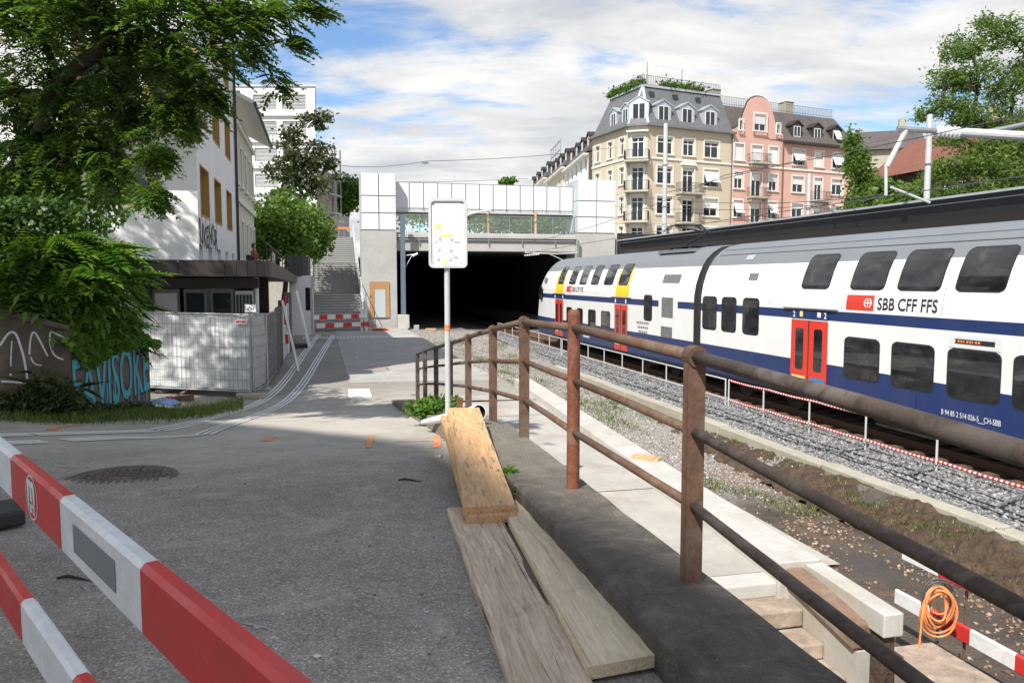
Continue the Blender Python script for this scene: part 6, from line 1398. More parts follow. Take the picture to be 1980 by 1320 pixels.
# black graffiti tag
vs, fs = text_mesh('WUKENOR', 1.0, 0.008); mx = max(v[0] for v in vs); gu0, _ = sideuz(376, 450); gu1, _ = sideuz(420, 450)
m = MB(); m.add([FS_(gu0 + x / mx * (gu1 - gu0), 0.006, 4.42 + y * 0.9 + 0.1 * math.sin(x * 2.1)) for x, y, _ in vs], fs); m.build('graffiti', M['graffblack'], wh, world=True)
m = MB()
for k in range(12): u = gu0 + (gu1 - gu0) * (k + 0.4) / 12; m.add([FS_(u, 0.005, 4.3 + 0.12 * math.sin(k * 2.2)), FS_(u + 0.06, 0.005, 4.25), FS_(u + 0.08, 0.005, 5.15 + 0.15 * math.sin(k * 3)), FS_(u + 0.03, 0.005, 5.15 + 0.15 * math.sin(k * 3))], [(0, 1, 2, 3)])
m.build('graffiti_strokes', M['graffblack'], wh, world=True)['kind'] = 'stuff'
# pale yellow house with wide eaves
yt0, yt1 = KT + SL + 0.1, 42.4; yh = thing('pale_yellow_house', 'old pale yellow house with wide overhanging eaves beside the stairs', 'house', tuple(W(KS, yt0, 0.5)), PHI)
FY = Frame(W(KS - 0.1, yt0, 0), (TX, TY), (SX, SY)); YL = yt1 - yt0
yhs = [(u - 0.42, u + 0.42, z0, z0 + 1.6) for z0 in (4.3, 7.4) for u in (1.2, 3.2, 5.2, 7.2, 9.0)]; wall(yh, FY, YL, 0.3, 10.3, yhs, M['yellowish'])
for k, q in enumerate(yhs): window(yh, FY, *q, transom=0.7)
for z_ in (6.6, 9.7): m = MB(); fbox(FY, 0, YL, 0.003, 0.12, z_, z_ + 0.22, m); m.build('string_course', M['trim'], yh, world=True)
m = MB(); V = [FY(-0.05, 0.85, 10.25), FY(YL + 0.9, 0.85, 10.25), FY(YL + 0.9, -5.5, 13.4), FY(-0.05, -5.5, 13.4), FY(-0.05, 0.85, 10.4), FY(YL + 0.9, 0.85, 10.4), FY(YL + 0.9, -5.5, 13.6), FY(-0.05, -5.5, 13.6)]; m.add(V, [(0, 1, 2, 3), (4, 5, 6, 7), (0, 1, 5, 4), (1, 2, 6, 5), (0, 3, 7, 4)]); m.add([FY(YL, 0, 0.3), FY(YL, -11, 0.3), FY(YL, -11, 10.3), FY(YL, -5.5, 13.3), FY(YL, 0, 10.3)], [(0, 1, 2, 3, 4)]); m.build('roof', M['trim'], yh, world=True)
m = MB(); m.tube([FY(-0.05, 0.9, 10.28), FY(YL + 0.9, 0.9, 10.28)], 0.07, 6); m.build('gutter', M['darkmetal'], yh, world=True)
for k in range(2): dormer(yh, FY, 2 + k * 4.5, 3.2 + k * 4.5, 10.9, 11.9, 0.4, 'yellowish', 'brownmetal', 2.2, 0.3)
# modern white block
mbk = thing('modern_white_block', 'modern white apartment block with blinds behind the bare tree', 'apartment block', tuple(pt(613, 420, 76)))
pR = pt(613, 400, 76); FM = Frame((pR.x - 16, pR.y), (1, 0), (0, -1)); ML = 16.0; MT = CAMZ + ray(613, 168).z * 76
def mz(py): return CAMZ + ray(600, py).z * 76
wins = []
for py0, py1 in ((211, 183), (262, 234), (312, 286), (362, 336), (412, 388)):
    for a, b in ((497, 541), (552, 597)):
        wins.append((FM.u_at(a), FM.u_at(b), mz(py0), mz(py1)))
wall(mbk, FM, ML, 5.5, MT, wins, M['white'], 0.3)
for q in wins:
    o = window(mbk, FM, *q, rev=0.25, trim=None, mull=1, transom=0, frame='winframe'); m = MB(); n = 9
    for i in range(n): z_ = q[2] + 0.08 + (q[3] - q[2] - 0.15) * i / n; m.prism([FM(q[0] + 0.06, -0.10, z_), FM(q[1] - 0.06, -0.10, z_), FM(q[1] - 0.06, -0.18, z_ + 0.09), FM(q[0] + 0.06, -0.18, z_ + 0.09)], (0, 0, 0.012))
    m.build('blind_slats', M['galvpaint'], o, world=True)['kind'] = 'stuff'
bv = Vector((TX, TY, 0)) * 13; m = MB(); q0, q1 = FM(-0.1, 0.12, MT + 0.003), FM(ML + 0.1, 0.12, MT + 0.003); m.prism([q0, q1, q1 + bv, q0 + bv], (0, 0, 0.18)); m.build('roof', M['zinc'], mbk, world=True)
m = MB(); m.add([FM(ML, 0, 5.5), FM(ML, 0, 5.5) + bv, FM(ML, 0, MT) + bv, FM(ML, 0, MT)], [(0, 1, 2, 3)]); m.build('end_wall', M['white'], mbk, world=True)
for z_ in (mz(223), mz(274), mz(324), mz(374)): m = MB(); fbox(FM, 0.0, ML, 0.004, 0.25, z_ - 0.1, z_ + 0.1, m); m.build('floor_band', M['galvpaint'], mbk, world=True)
stt = thing('escape_stair_tower', 'grey escape stair tower beside the modern white block', 'stair tower', tuple(pt(640, 420, 82)))
p0 = pt(606, 420, 82); F6 = Frame((p0.x, p0.y), (1, 0), (0, -1)); t0_ = F6.u_at(634); t1_ = F6.u_at(651); zt_ = CAMZ + ray(640, 283).z * 82
m = MB(); fbox(F6, 0, t0_, -6, 0, 5.5, CAMZ + ray(640, 330).z * 82, m); m.build('core', M['kerbconc'], stt, world=True)
m = MB()
for u in (t0_ + 0.1, t1_):
    for v in (0, -2.5): m.bar(F6(u, v, 5.5), F6(u, v, zt_), 0.12, 0.12, (0, 1, 0))
m.build('frame', M['galv'], stt, world=True)
for k in range(6): z_ = 6.5 + k * (zt_ - 6.8) / 5.5; m = MB(); fbox(F6, t0_, t1_ + 0.1, -2.6, 0.1, z_, z_ + 0.12, m); m.build('platform', M['galvpaint'], stt, world=True)
# retaining wall and orange fence at the head of the stairs
rw = pbox('retaining_wall', -3.0, 2.3, 66.5, 67.0, 6.4, 8.6, M['wallconc'], None); setp(rw, 'grey retaining wall at the head of the public stairs', 'wall')
of = thing('site_fence', 'small orange topped fence at the head of the stairs', 'fence', tuple(W(0.5, 64.2, 6.45)), PHI)
m = MB(); m.bar(W(-1.2, 64.2, 7.5), W(2.3, 64.2, 7.5), 0.06, 0.16); m.build('orange_rail', M['hose'], of, world=True)
for k in range(9): m = MB(); m.tube([W(-1.2 + k * 0.43, 64.2, 6.44), W(-1.2 + k * 0.43, 64.2, 7.42)], 0.03, 6); m.build('bar', M['galv'], of, world=True)
# ---- tower added unseen behind the viewer, shaped to shade the near street
ab = thing('shade_tower', 'unseen white tower added behind the viewpoint to shade the near street', 'apartment tower', (-20, -24, 1.0))
uv = lambda u, v: (0.48 * u + 0.877 * v, 0.877 * u - 0.48 * v)
top = [uv(9.0 - 30.3, -12), uv(7.0 - 30.3, -4.76), uv(5.0 - 30.3, -2.36), uv(1.6 - 30.3, 3.2)]
fp = top + [uv(-43, 3.2), uv(-43, -12)]
m = MB(); m.prism([(x, y, 0.8) for x, y in fp], (0, 0, 34.5)); m.build('wall', M['white'], ab, world=True)
m = MB(); m.prism([(x, y, 35.303) for x, y in fp], (0, 0, 0.2)); m.build('roof', M['zinc'], ab, world=True)
F7, L7 = frame_between(Vector(top[0]), Vector(top[1])); F7.n = -F7.n if F7.n.y < 0 else F7.n
for k in range(10):
    for u in (0.6, 2.8, 5.0):
        z_ = 3 + k * 3.1; m = MB(); fbox(F7, u, u + 1.4, 0.003, 0.05, z_, z_ + 1.5, m); o = m.build('window', M['winframe'], ab, world=True); m = MB(); fbox(F7, u + 0.08, u + 1.32, 0.052, 0.06, z_ + 0.08, z_ + 1.42, m); m.build('pane', M['glass'], o, world=True)
# ------------------------------------------------------------------ terrace building with its brown canopy edge
CT, CBm = 3.92, 3.52
tb = thing('terrace_pavilion', 'low pavilion with a dark brown canopy edge and terrace on top', 'pavilion', tuple(W(-3, 20.4, 0.5)), PHI)
outl = [(-4.45, 20.4), (-2.3, 20.4)] + [(-2.3 + 1.0 * math.sin(R(a)), 21.4 - 1.0 * math.cos(R(a))) for a in (15, 30, 45, 60, 75, 90)] + [(-1.28, 26), (-1.3, 32), (-1.32, 38), (-1.35, 44.2)]
zt_of = lambda t: CT - 0.012 * max(0, t - 21)
# fascia panels along the edge
dense = []
for (a, b) in zip(outl[:-1], outl[1:]):
    n = max(1, int(math.hypot(b[0] - a[0], b[1] - a[1]) / 0.75))
    for i in range(n): dense.append((a[0] + (b[0] - a[0]) * i / n, a[1] + (b[1] - a[1]) * i / n))
dense.append(outl[-1])
for a, b in zip(dense[:-1], dense[1:]):
    m = MB(); f = 0.02; A_ = W(a[0] + (b[0] - a[0]) * f, a[1] + (b[1] - a[1]) * f, 0); B_ = W(b[0], b[1], 0); d_ = (B_ - A_).normalized(); n_ = Vector((d_.y, -d_.x, 0)) * 0.035
    za, zb_ = zt_of(a[1]), zt_of(b[1]); hgt = CT - CBm
    m.add([A_ + Vector((0, 0, za - hgt)), B_ + Vector((0, 0, zb_ - hgt)), B_ + Vector((0, 0, zb_)), A_ + Vector((0, 0, za)), A_ + n_ + Vector((0, 0, za - hgt)), B_ + n_ + Vector((0, 0, zb_ - hgt)), B_ + n_ + Vector((0, 0, zb_)), A_ + n_ + Vector((0, 0, za))], [(4, 5, 6, 7), (3, 2, 6, 7), (0, 1, 5, 4), (0, 4, 7, 3), (1, 2, 6, 5)]); m.build('fascia_panel', M['brownmetal'], tb, world=True)
m = MB(); poly = [W(a, b, zt_of(b) - 0.33) for a, b in outl] + [W(-14, 44.2, zt_of(44.2) - 0.33), W(-14, 25.5, zt_of(25) - 0.33), W(-4.45, 25.5, zt_of(25) - 0.33)]; m.prism(poly, (0, 0, 0.27)); m.build('terrace_slab', M['brownmetal'], tb, world=True)
def tbox(name, s0, s1, t0, t1, z0, z1, mat, par=None): return pbox(name, s0, s1, t0, t1, z0, z1, M[mat], par or tb)
tbox('back_wall', -9, -1.9, 30, 30.3, 0.3, 3.5, 'brownmetal'); tbox('inner_wall', -4.4, -4.2, 21.5, 30, 0.3, 3.5, 'brownmetal'); tbox('counter', -1.85, -1.6, 27.5, 43, 0.3, 2.0, 'grille')
tbox('back_wall', -3.05, -2.95, 22.0, 43.9, 0.3, 3.4, 'brownmetal'); tbox('soffit_beam', -4.3, -1.6, 21.55, 21.75, 3.22, 3.48, 'brownmetal')
for s0, s1, nm in ((-4.2, -3.55, 'a'), (-3.45, -2.9, 'b'), (-2.8, -2.25, 'c')):
    o = tbox('glazing_frame', s0, s1, 21.6, 21.66, 0.35, 3.2, 'grille')
    m = MB(); e = 0.06; m.prism([W(s0 + e, 21.595, 0.9), W(s1 - e, 21.595, 0.9), W(s1 - e, 21.595, 3.1), W(s0 + e, 21.595, 3.1)], W(0, -0.008, 0) - W(0, 0, 0)); m.build('pane', M['glass'] if nm != 'a' else M['blind'], o, world=True)
tbox('window_bar', -4.14, -3.6, 21.57, 21.585, 2.3, 2.48, 'darkmetal'); tbox('slatted_door', -2.2, -1.75, 21.62, 21.68, 0.35, 3.15, 'galvpaint')
for k in range(5): tbox('door_slat', -2.17 + k * 0.085, -2.12 + k * 0.085, 21.58, 21.615, 1.9, 3.05, 'darkmetal')
m = MB(); m.tube([W(-1.7, 21.9, 0.3), W(-1.7, 21.9, 3.5)], 0.07, 10); m.build('column', M['galvpaint'], tb, world=True)
ew = thing('white_end_wall', 'white rendered end wall with a dark doorway at the foot of the stairs', 'wall', tuple(W(-1, 44.3, 0.4)), PHI)
FE = Frame(W(-1.72, 44.3, 0), (SX, SY), (-TX, -TY)); du0 = ST(ptk(590, 560, 44.3))[0] + 1.72; du1 = ST(ptk(601, 560, 44.3))[0] + 1.72
wall(ew, FE, 1.25, 0.2, 3.66, [(du0, du1, 1.75, 3.0)], M['white'], 0.4); m = MB(); m.add([FE(du0, -0.38, 1.75), FE(du1, -0.38, 1.75), FE(du1, -0.38, 3.0), FE(du0, -0.38, 3.0)], [(0, 1, 2, 3)]); m.build('doorway', M['inside'], ew, world=True)
m = MB(); m.prism([W(-0.47, 44.3, 0.2), W(-0.47, 47.5, 0.2), W(-0.62, 47.5, 0.2), W(-0.62, 44.3, 0.2)], (0, 0, 3.4)); m.build('return_wall', M['white'], ew, world=True)
# dark screen on the terrace
sc_ = thing('terrace_screen', 'curved dark metal screen at the terrace corner beside the stairs', 'screen', tuple(W(-1, 44, 3.65)), PHI)
pl = [(-1.75, 43.7), (-1.4, 43.9), (-1.0, 44.35), (-0.72, 45.0), (-0.62, 45.9), (-0.6, 47.2)]
for a, b in zip(pl[:-1], pl[1:]):
    m = MB(); A_ = W(*a, 3.62); B_ = W(*b, 3.62) ; B_ = A_.lerp(B_, 0.97); m.add([A_, B_, B_ + Vector((0, 0, 1.1)), A_ + Vector((0, 0, 1.1))], [(0, 1, 2, 3)]); o = m.build('screen_panel', M['darkmetal'], sc_, world=True); o.modifiers.new('thick', 'SOLIDIFY').thickness = 0.03
# terrace railing, thin
tr_ = thing('terrace_railing', 'thin dark railing along the pavilion terrace', 'railing', tuple(W(-1.5, 30, 3.9)), PHI)
m = MB(); m.tube([W(-1.55, t_, zt_of(t_) + 0.62) for t_ in np.linspace(24, 43, 12)], 0.02, 6); m.build('rail', M['darkmetal'], tr_, world=True)
for t_ in np.linspace(24, 43, 9): m = MB(); m.tube([W(-1.55, t_, zt_of(t_) - 0.06), W(-1.55, t_, zt_of(t_) + 0.62)], 0.018, 6); m.build('post', M['darkmetal'], tr_, world=True)
# white shed wall to the left of the pavilion
shd = thing('white_shed', 'low white shed half hidden behind the leafy shrubs', 'shed', tuple(W(-6, 20.8, 0.6)), PHI)
pbox('wall', -9.5, -4.55, 20.75, 23.5, 0.3, 3.45, M['white'], shd); pbox('roof', -9.7, -4.48, 20.55, 23.7, 3.455, 3.6, M['darkmetal'], shd)
# ------------------------------------------------------------------ people on the terrace
def person(name, label, s_, t_, z_, shirt, facing, lean=0.0):
    o = thing(name, label, 'person', tuple(W(s_, t_, z_)), PHI + facing)
    V = [(0, 0, 0.46), (0, 0.0, 0.62), (0, 0.02 + lean, 0.82), (0, 0.03 + lean, 0.98), (0, 0.03 + lean, 1.06), (0, 0.02 + lean, 1.15),
         (0.17, 0.03 + lean, 0.97), (0.22, -0.06 + lean, 0.74), (0.14, -0.26 + lean, 0.72), (-0.17, 0.03 + lean, 0.97), (-0.22, -0.06 + lean, 0.74), (-0.12, -0.26 + lean, 0.74),
         (0.1, -0.05, 0.48), (0.12, -0.42, 0.5), (0.12, -0.45, 0.08), (0.12, -0.58, 0.03), (-0.1, -0.05, 0.48), (-0.12, -0.42, 0.5), (-0.12, -0.45, 0.08), (-0.12, -0.58, 0.03)]
    E = [(0, 1), (1, 2), (2, 3), (3, 4), (4, 5), (3, 6), (6, 7), (7, 8), (3, 9), (9, 10), (10, 11), (0, 12), (12, 13), (13, 14), (14, 15), (0, 16), (16, 17), (17, 18), (18, 19)]
    rad = [0.13, 0.125, 0.14, 0.11, 0.05, 0.05, 0.055, 0.045, 0.035, 0.055, 0.045, 0.035, 0.085, 0.07, 0.045, 0.035, 0.085, 0.07, 0.045, 0.035]
    me = bpy.data.meshes.new('body'); me.from_pydata(V, E, []); me.materials.append(M[shirt]); b = obj('body', me, o)
    sk = b.modifiers.new('skin', 'SKIN'); sk.use_smooth_shade = True
    if not me.skin_vertices: pass
    for i, r_ in enumerate(rad): me.skin_vertices[0].data[i].radius = (r_, r_ * 0.85)
    me.skin_vertices[0].data[0].use_root = True
    b.modifiers.new('sub', 'SUBSURF').levels = 1; b.modifiers['sub'].render_levels = 1
    h = MB(); h.lathe((0, 0.01 + lean, 1.13), [(0.03, -0.02), (0.055, 0.0), (0.075, 0.05), (0.082, 0.11), (0.078, 0.17), (0.05, 0.215), (0.001, 0.235)], 12); h.add([(0, -0.10 + lean, 1.22), (0.016, -0.065 + lean, 1.22), (-0.016, -0.065 + lean, 1.22), (0, -0.065 + lean, 1.26)], [(0, 1, 3), (0, 3, 2), (0, 2, 1)]); hd = h.build('head', M['skin'], o, smooth=True)
    h = MB(); h.lathe((0, 0.022 + lean, 1.13), [(0.07, 0.02), (0.09, 0.08), (0.094, 0.13), (0.088, 0.18), (0.055, 0.235), (0.001, 0.25)], 12); h.v = [(x, max(y, lean - 0.052 if z < 1.30 else -9), z) for x, y, z in h.v]; h.build('hair', M['hair'], o, smooth=True)
    c = MB(); c.box(-0.24, 0.24, -0.24, 0.24, 0.40, 0.44); c.box(-0.24, 0.24, 0.22, 0.26, 0.44, 0.85)
    for x in (-0.2, 0.2):
        for y in (-0.2, 0.2): c.box(x - 0.015, x + 0.015, y - 0.015, y + 0.015, 0, 0.40)
    ch_ = c.build('terrace_chair', M['darkmetal']); ch_.location = o.location; ch_.rotation_euler = o.rotation_euler; setp(ch_, 'dark chair under the ' + ('seated person in a white top' if shirt == 'shirt' else 'person in a reddish top'), 'chair', 'chairs on the terrace'); return o
person('person', 'person in a white top sitting on the terrace under the leafy tree', ST(ptk(527, 500, 40))[0], 40, zt_of(40) - 0.06, 'shirt', R(-60)); person('person', 'person in a reddish top sitting half hidden on the terrace', ST(ptk(492, 500, 36.5))[0], 36.5, zt_of(36.5) - 0.06, 'shirt2', R(60))
fpot = thing('flower_box', 'red brown flower box with yellow blossoms on the terrace edge', 'flower box', tuple(W(-1.75, 38.5, zt_of(38) - 0.06)), PHI); m = MB(); m.box(-0.2, 0.2, -0.6, 0.6, 0, 0.35); m.build('box', M['rust'], fpot, bevel=0.02)
# ------------------------------------------------------------------ site fence panels with white sheeting
def fence_panel(p0, p1, h, label, sheet=True, feet=True):
    p0 = Vector(p0); p1 = Vector(p1); d = p1 - p0; L = Vector((d.x, d.y, 0)).length; rz = math.atan2(d.y, d.x); f = thing('site_fence', label, 'fence panel', tuple(p0), rz, 'site fence panels'); sl = d.z
    zof = lambda x: sl * x / L
    for x in (0.02, L - 0.02): m = MB(); m.tube([(x, 0, zof(x) - 0.1), (x, 0, zof(x) + h)], 0.021, 8); m.build('upright', M['galv'], f)
    for z in (0.14, h - 0.02): m = MB(); m.tube([(0.02, 0, z), (L - 0.02, 0, z + sl)], 0.019, 8); m.build('crossbar', M['galv'], f)
    m = MB(); n = int(L / 0.115)
    for i in range(1, n): x = L * i / n; m.tube([(x, -0.012, 0.16 + zof(x)), (x, -0.012, h - 0.03 + zof(x))], 0.0048, 4, cap=False)
    for k in range(1, 7): z = 0.14 + (h - 0.16) * k / 7; m.tube([(0.03, -0.016, z), (L - 0.03, -0.016, z + sl)], 0.0048, 4, cap=False)
    m.build('wire_mesh', M['grille'], f)['kind'] = 'stuff'
    if sheet:
        nx, nz_ = 36, 20; V = []
        for j in range(nz_ + 1):
            for i in range(nx + 1):
                x = L * i / nx; z = 0.17 + (h - 0.2) * j / nz_; wv = 0.014 * math.sin(x * 5.1 + z * 1.3) + 0.022 * nz(x * 1.1 + p0.x, z * 1.6, 1.0) + 0.012 * math.sin(x * 11 + 3 * z)
                V.append((x if 0 < i < nx else x, 0.035 + wv, z + zof(x)))
        m = MB(); m.add(V, [(j * (nx + 1) + i, j * (nx + 1) + i + 1, (j + 1) * (nx + 1) + i + 1, (j + 1) * (nx + 1) + i) for j in range(nz_) for i in range(nx)]); m.build('sheeting', M['sheet'], f, smooth=True)
    if feet:
        m = MB(); m.prism([(L - 0.35, -0.12, zof(L) - 0.02), (L + 0.33, -0.12, zof(L) - 0.02), (L + 0.38, 0, zof(L) - 0.02), (L + 0.33, 0.12, zof(L) - 0.02), (L - 0.35, 0.12, zof(L) - 0.02), (L - 0.4, 0, zof(L) - 0.02)], (0, 0, 0.13)); m.build('concrete_foot', M['kerbconc'], f, bevel=0.03)
    return f
c0 = gnd(487, 770); l0 = Vector((c0.x - 3.75, c0.y + 0.7, 0)); l0.z = street_z(*ST(l0)); cz = c0.copy(); cz.z += 0.02
f1 = fence_panel(l0, cz, 2.02, 'wire fence panel with white sheeting facing the viewer at the corner')
m = MB(); m.prism([(3.45, -0.03, 1.72), (3.75, -0.03, 1.72), (3.75, -0.03, 1.82), (3.45, -0.03, 1.82)], (0, -0.004, 0)); o = m.build('maker_plate', M['printwhite'], f1); m = MB(); m.prism([(3.47, -0.035, 1.745), (3.73, -0.035, 1.745), (3.73, -0.035, 1.795), (3.47, -0.035, 1.795)], (0, -0.002, 0)); m.build('plate_print', M['trainred'], o)
l1 = Vector((l0.x - 3.3, l0.y + 0.6, 0)); l1.z = l0.z - 0.02; fence_panel(l1, l0 + Vector((0, 0, 0)), 2.0, 'sheeted fence panel behind the shrubs beside the shed', feet=False)
q = [c0] + [W(-1.45, 21.6, 0), W(-1.42, 25.1, 0)]
for k in (1, 2): q[k].z = street_z(*ST(q[k]))
fence_panel(q[0] + Vector((0.03, 0.03, 0.02)), q[1], 2.02, 'sheeted fence panel running back along the street from the corner', feet=False); fence_panel(q[1] + Vector((0, 0.04, 0)), q[2], 2.0, 'second sheeted fence panel along the street', feet=False)
bp_ = thing('board_hoarding', 'weathered grey timber hoarding along the street', 'hoarding', tuple(W(-1.4, 25.3, 0.5)), PHI)
for k in range(9): t_ = 25.2 + k * 0.3; z_ = street_z(-1.4, t_); pbox('board', -1.43 + 0.01 * (k % 3), -1.39 + 0.01 * (k % 3), t_, t_ + 0.285, z_ + 0.05, z_ + 2.05 + 0.03 * math.sin(k * 2), M['oldboard'], bp_)
cg = thing('corrugated_fence', 'pale corrugated metal fence along the street', 'fence', tuple(W(-1.4, 28.1, 0.5)), PHI)
for k in range(7):
    z_ = street_z(-1.4, 31); m = MB(); m.bar(W(-1.40, 28.1, z_ + 0.22 + k * 0.28), W(-1.36, 33.6, z_ + 0.2 + k * 0.28), 0.05, 0.255, (0, 0, 1)); m.build('metal_sheet', M['galvpaint'], cg, world=True, bevel=0.015)
for t_ in (28.05, 33.7): m = MB(); m.bar(W(-1.4, t_, street_z(-1.4, t_) - 0.05), W(-1.4, t_, street_z(-1.4, t_) + 2.25), 0.12, 0.1, (0, 1, 0)); m.build('post', M['grille'], cg, world=True)
pbx = thing('dark_post', 'broad dark grey post between the corrugated fence and the white panel', 'post', tuple(W(-1.35, 34.1, 0.5)), PHI); pbox('post', -1.55, -1.25, 34.0, 34.6, street_z(-1.4, 34) - 0.05, street_z(-1.4, 34) + 2.45, M['grille'], pbx, 0.02)
lp = thing('leaning_sheet', 'white panel leaning against the fence before the end wall', 'panel', tuple(W(-0.9, 36, 0.45)), PHI)
z_ = street_z(-1, 36); m = MB(); m.prism([W(-0.62, 35.2, z_), W(-0.62, 38.0, z_), W(-1.15, 38.2, z_ + 2.5), W(-1.15, 35.0, z_ + 2.5)], W(0.05, 0, 0) - W(0, 0, 0)); m.build('panel', M['panelwhite'], lp, world=True)
ld = thing('leaning_rack', 'pale metal ladder rack leaning on the hoarding', 'rack', tuple(W(-1.0, 26.5, 0.5)), PHI)
z_ = street_z(-1, 26.5)
for t_ in (26.2, 26.75): m = MB(); m.bar(W(-0.78, t_ - 0.3, z_), W(-1.3, t_ + 0.9, z_ + 2.25), 0.05, 0.05); m.build('stile', M['galvpaint'], ld, world=True)
for k in range(8): f_ = (k + 0.5) / 8; m = MB(); m.bar(W(-0.78 - 0.52 * f_, 25.9 + 1.2 * f_, z_ + 2.25 * f_), W(-0.78 - 0.52 * f_, 26.45 + 1.2 * f_, z_ + 2.25 * f_), 0.03, 0.03); m.build('rung', M['galvpaint'], ld, world=True)
rp_ = thing('red_white_stake', 'red and white stake standing against the corrugated fence', 'stake', tuple(W(-1.2, 28.4, 0.5)), PHI)
for k in range(6): z_ = street_z(-1.2, 28.4) + 0.4 + k * 0.33; m = MB(); m.bar(W(-1.2 - 0.012 * k, 28.4, z_), W(-1.212 - 0.012 * k, 28.4, z_ + 0.325), 0.09, 0.09, (0, 1, 0)); m.build('red_field' if k % 2 else 'white_field', M['red'] if k % 2 else M['barwhite'], rp_, world=True)
sb = thing('small_notice_sign', 'small framed notice sign with scribbles above the fence corner', 'sign', tuple(c0 + Vector((-0.2, 0.35, 0))))
p = pt(485, 596, c0.y + 0.35); m = MB(); m.bar(Vector((p.x, p.y + 0.03, c0.z - 0.05)), Vector((p.x, p.y + 0.03, p.z + 0.1)), 0.05, 0.04, (0, 1, 0)); m.build('post', M['galv'], sb, world=True)
m = MB(); m.prism([p + Vector(v) for v in ((-0.15, 0, -0.11), (0.15, 0, -0.11), (0.15, 0, 0.11), (-0.15, 0, 0.11))], (0, -0.02, 0)); m.build('frame', M['grille'], sb, world=True)
m = MB(); m.prism([p + Vector(v) for v in ((-0.125, -0.021, -0.085), (0.125, -0.021, -0.085), (0.125, -0.021, 0.085), (-0.125, -0.021, 0.085))], (0, -0.004, 0)); m.build('plate', M['paper'], sb, world=True)
m = MB(); rq = random.Random(4); q0 = [p + Vector((-0.10 + 0.2 * i / 16, -0.027, rq.uniform(-0.05, 0.05))) for i in range(17)]; m.tube(q0, 0.006, 4); m.build('scribble', M['black'], sb, world=True)
# ------------------------------------------------------------------ graffiti walls on the left
def wz(px, py, base): return CAMZ + ray(px, py).z * base.y
class VWall:
    def __init__(s, pxa, pya, pxb, pyb):
        s.a = gnd(pxa, pya); s.b = gnd(pxb, pyb); d = s.b - s.a; d.z = 0; s.d = d.normalized(); s.n = Vector((s.d.y, -s.d.x, 0)); s.L = d.length
    def hit(s, px, py, off=0.0):
        r = ray(px, py); o = s.a + s.n * off; k = (o.x * s.n.x + o.y * s.n.y) / (r.x * s.n.x + r.y * s.n.y); return Vector((r.x * k, k, CAMZ + r.z * k))
wa = VWall(-150, 792, 140, 806); ga = thing('garden_wall', 'dark weathered concrete garden wall with white outline graffiti', 'wall', tuple(wa.a), math.atan2(wa.d.y, wa.d.x))
za = wa.hit(0, 606).z; zb_ = wa.hit(138, 640).z; zl = za + (za - zb_) * 1.0
def vprism(wl, p0, p1, zb0, zt0, zt1, th, off=0.0):
    m = MB(); n = wl.n; f0 = p0 + n * off; f1 = p1 + n * off; b0 = p0 - n * th; b1 = p1 - n * th
    V = [Vector((q.x, q.y, z)) for q, z in ((f0, zb0), (f1, zb0), (f1, zt1), (f0, zt0), (b0, zb0), (b1, zb0), (b1, zt1), (b0, zt0))]; m.add(V, [(0, 1, 2, 3), (5, 4, 7, 6), (3, 2, 6, 7), (1, 5, 6, 2), (4, 0, 3, 7), (0, 4, 5, 1)]); return m
zlow = wa.a.z - 0.5
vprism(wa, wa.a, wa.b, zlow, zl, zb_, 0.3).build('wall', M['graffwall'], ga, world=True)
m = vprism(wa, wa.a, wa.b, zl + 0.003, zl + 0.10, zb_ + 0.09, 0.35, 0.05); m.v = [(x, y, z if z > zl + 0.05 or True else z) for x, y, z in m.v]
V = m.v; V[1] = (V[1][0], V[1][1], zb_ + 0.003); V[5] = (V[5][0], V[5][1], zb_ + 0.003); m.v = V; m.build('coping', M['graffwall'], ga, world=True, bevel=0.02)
def stroke(wl, par, pts, w_, mat, name='graffiti', smooth=True):
    G = [wl.hit(px, py, 0.006) for px, py in pts]; G = smooth_px(G, 2) if smooth else G; V = []
    for i, p in enumerate(G):
        d = (G[min(i + 1, len(G) - 1)] - G[max(i - 1, 0)]).normalized(); n_ = d.cross(wl.n).normalized(); V += [p + n_ * w_ / 2, p - n_ * w_ / 2]
    m = MB(); m.add(V, [(2 * i, 2 * i + 1, 2 * i + 3, 2 * i + 2) for i in range(len(G) - 1)]); m.build(name, M[mat], par, world=True)
stroke(wa, ga, [(0, 668), (8, 655), (16, 644), (24, 641), (32, 646), (40, 670), (46, 690), (52, 725), (53, 738), (48, 741), (28, 738), (2, 737)], 0.030, 'graffwhite'); stroke(wa, ga, [(23, 659), (21, 690), (21, 708)], 0.018, 'graffwhite'); stroke(wa, ga, [(20, 722), (20.5, 724), (21, 726)], 0.03, 'graffwhite')
stroke(wa, ga, [(57, 685), (58, 660), (62, 643), (68, 642), (78, 660), (92, 688)], 0.024, 'graffwhite'); stroke(wa, ga, [(97, 642), (96, 660), (101, 682), (112, 692), (128, 696), (131, 680), (130, 660), (124, 652), (97, 640)], 0.026, 'graffwhite'); stroke(wa, ga, [(59, 690), (66, 704), (80, 706)], 0.02, 'graffwhite')
wb = VWall(137, 806, 292, 790); gb = thing('turquoise_graffiti_wall', 'short wall end covered in tall turquoise graffiti letters', 'wall', tuple(wb.a), math.atan2(wb.d.y, wb.d.x))
zt0 = wb.hit(140, 664).z; zt1 = wb.hit(292, 656).z; vprism(wb, wb.a, wb.b, wb.b.z - 0.4, zt0, zt1, 0.45).build('wall', M['graffwall'], gb, world=True)
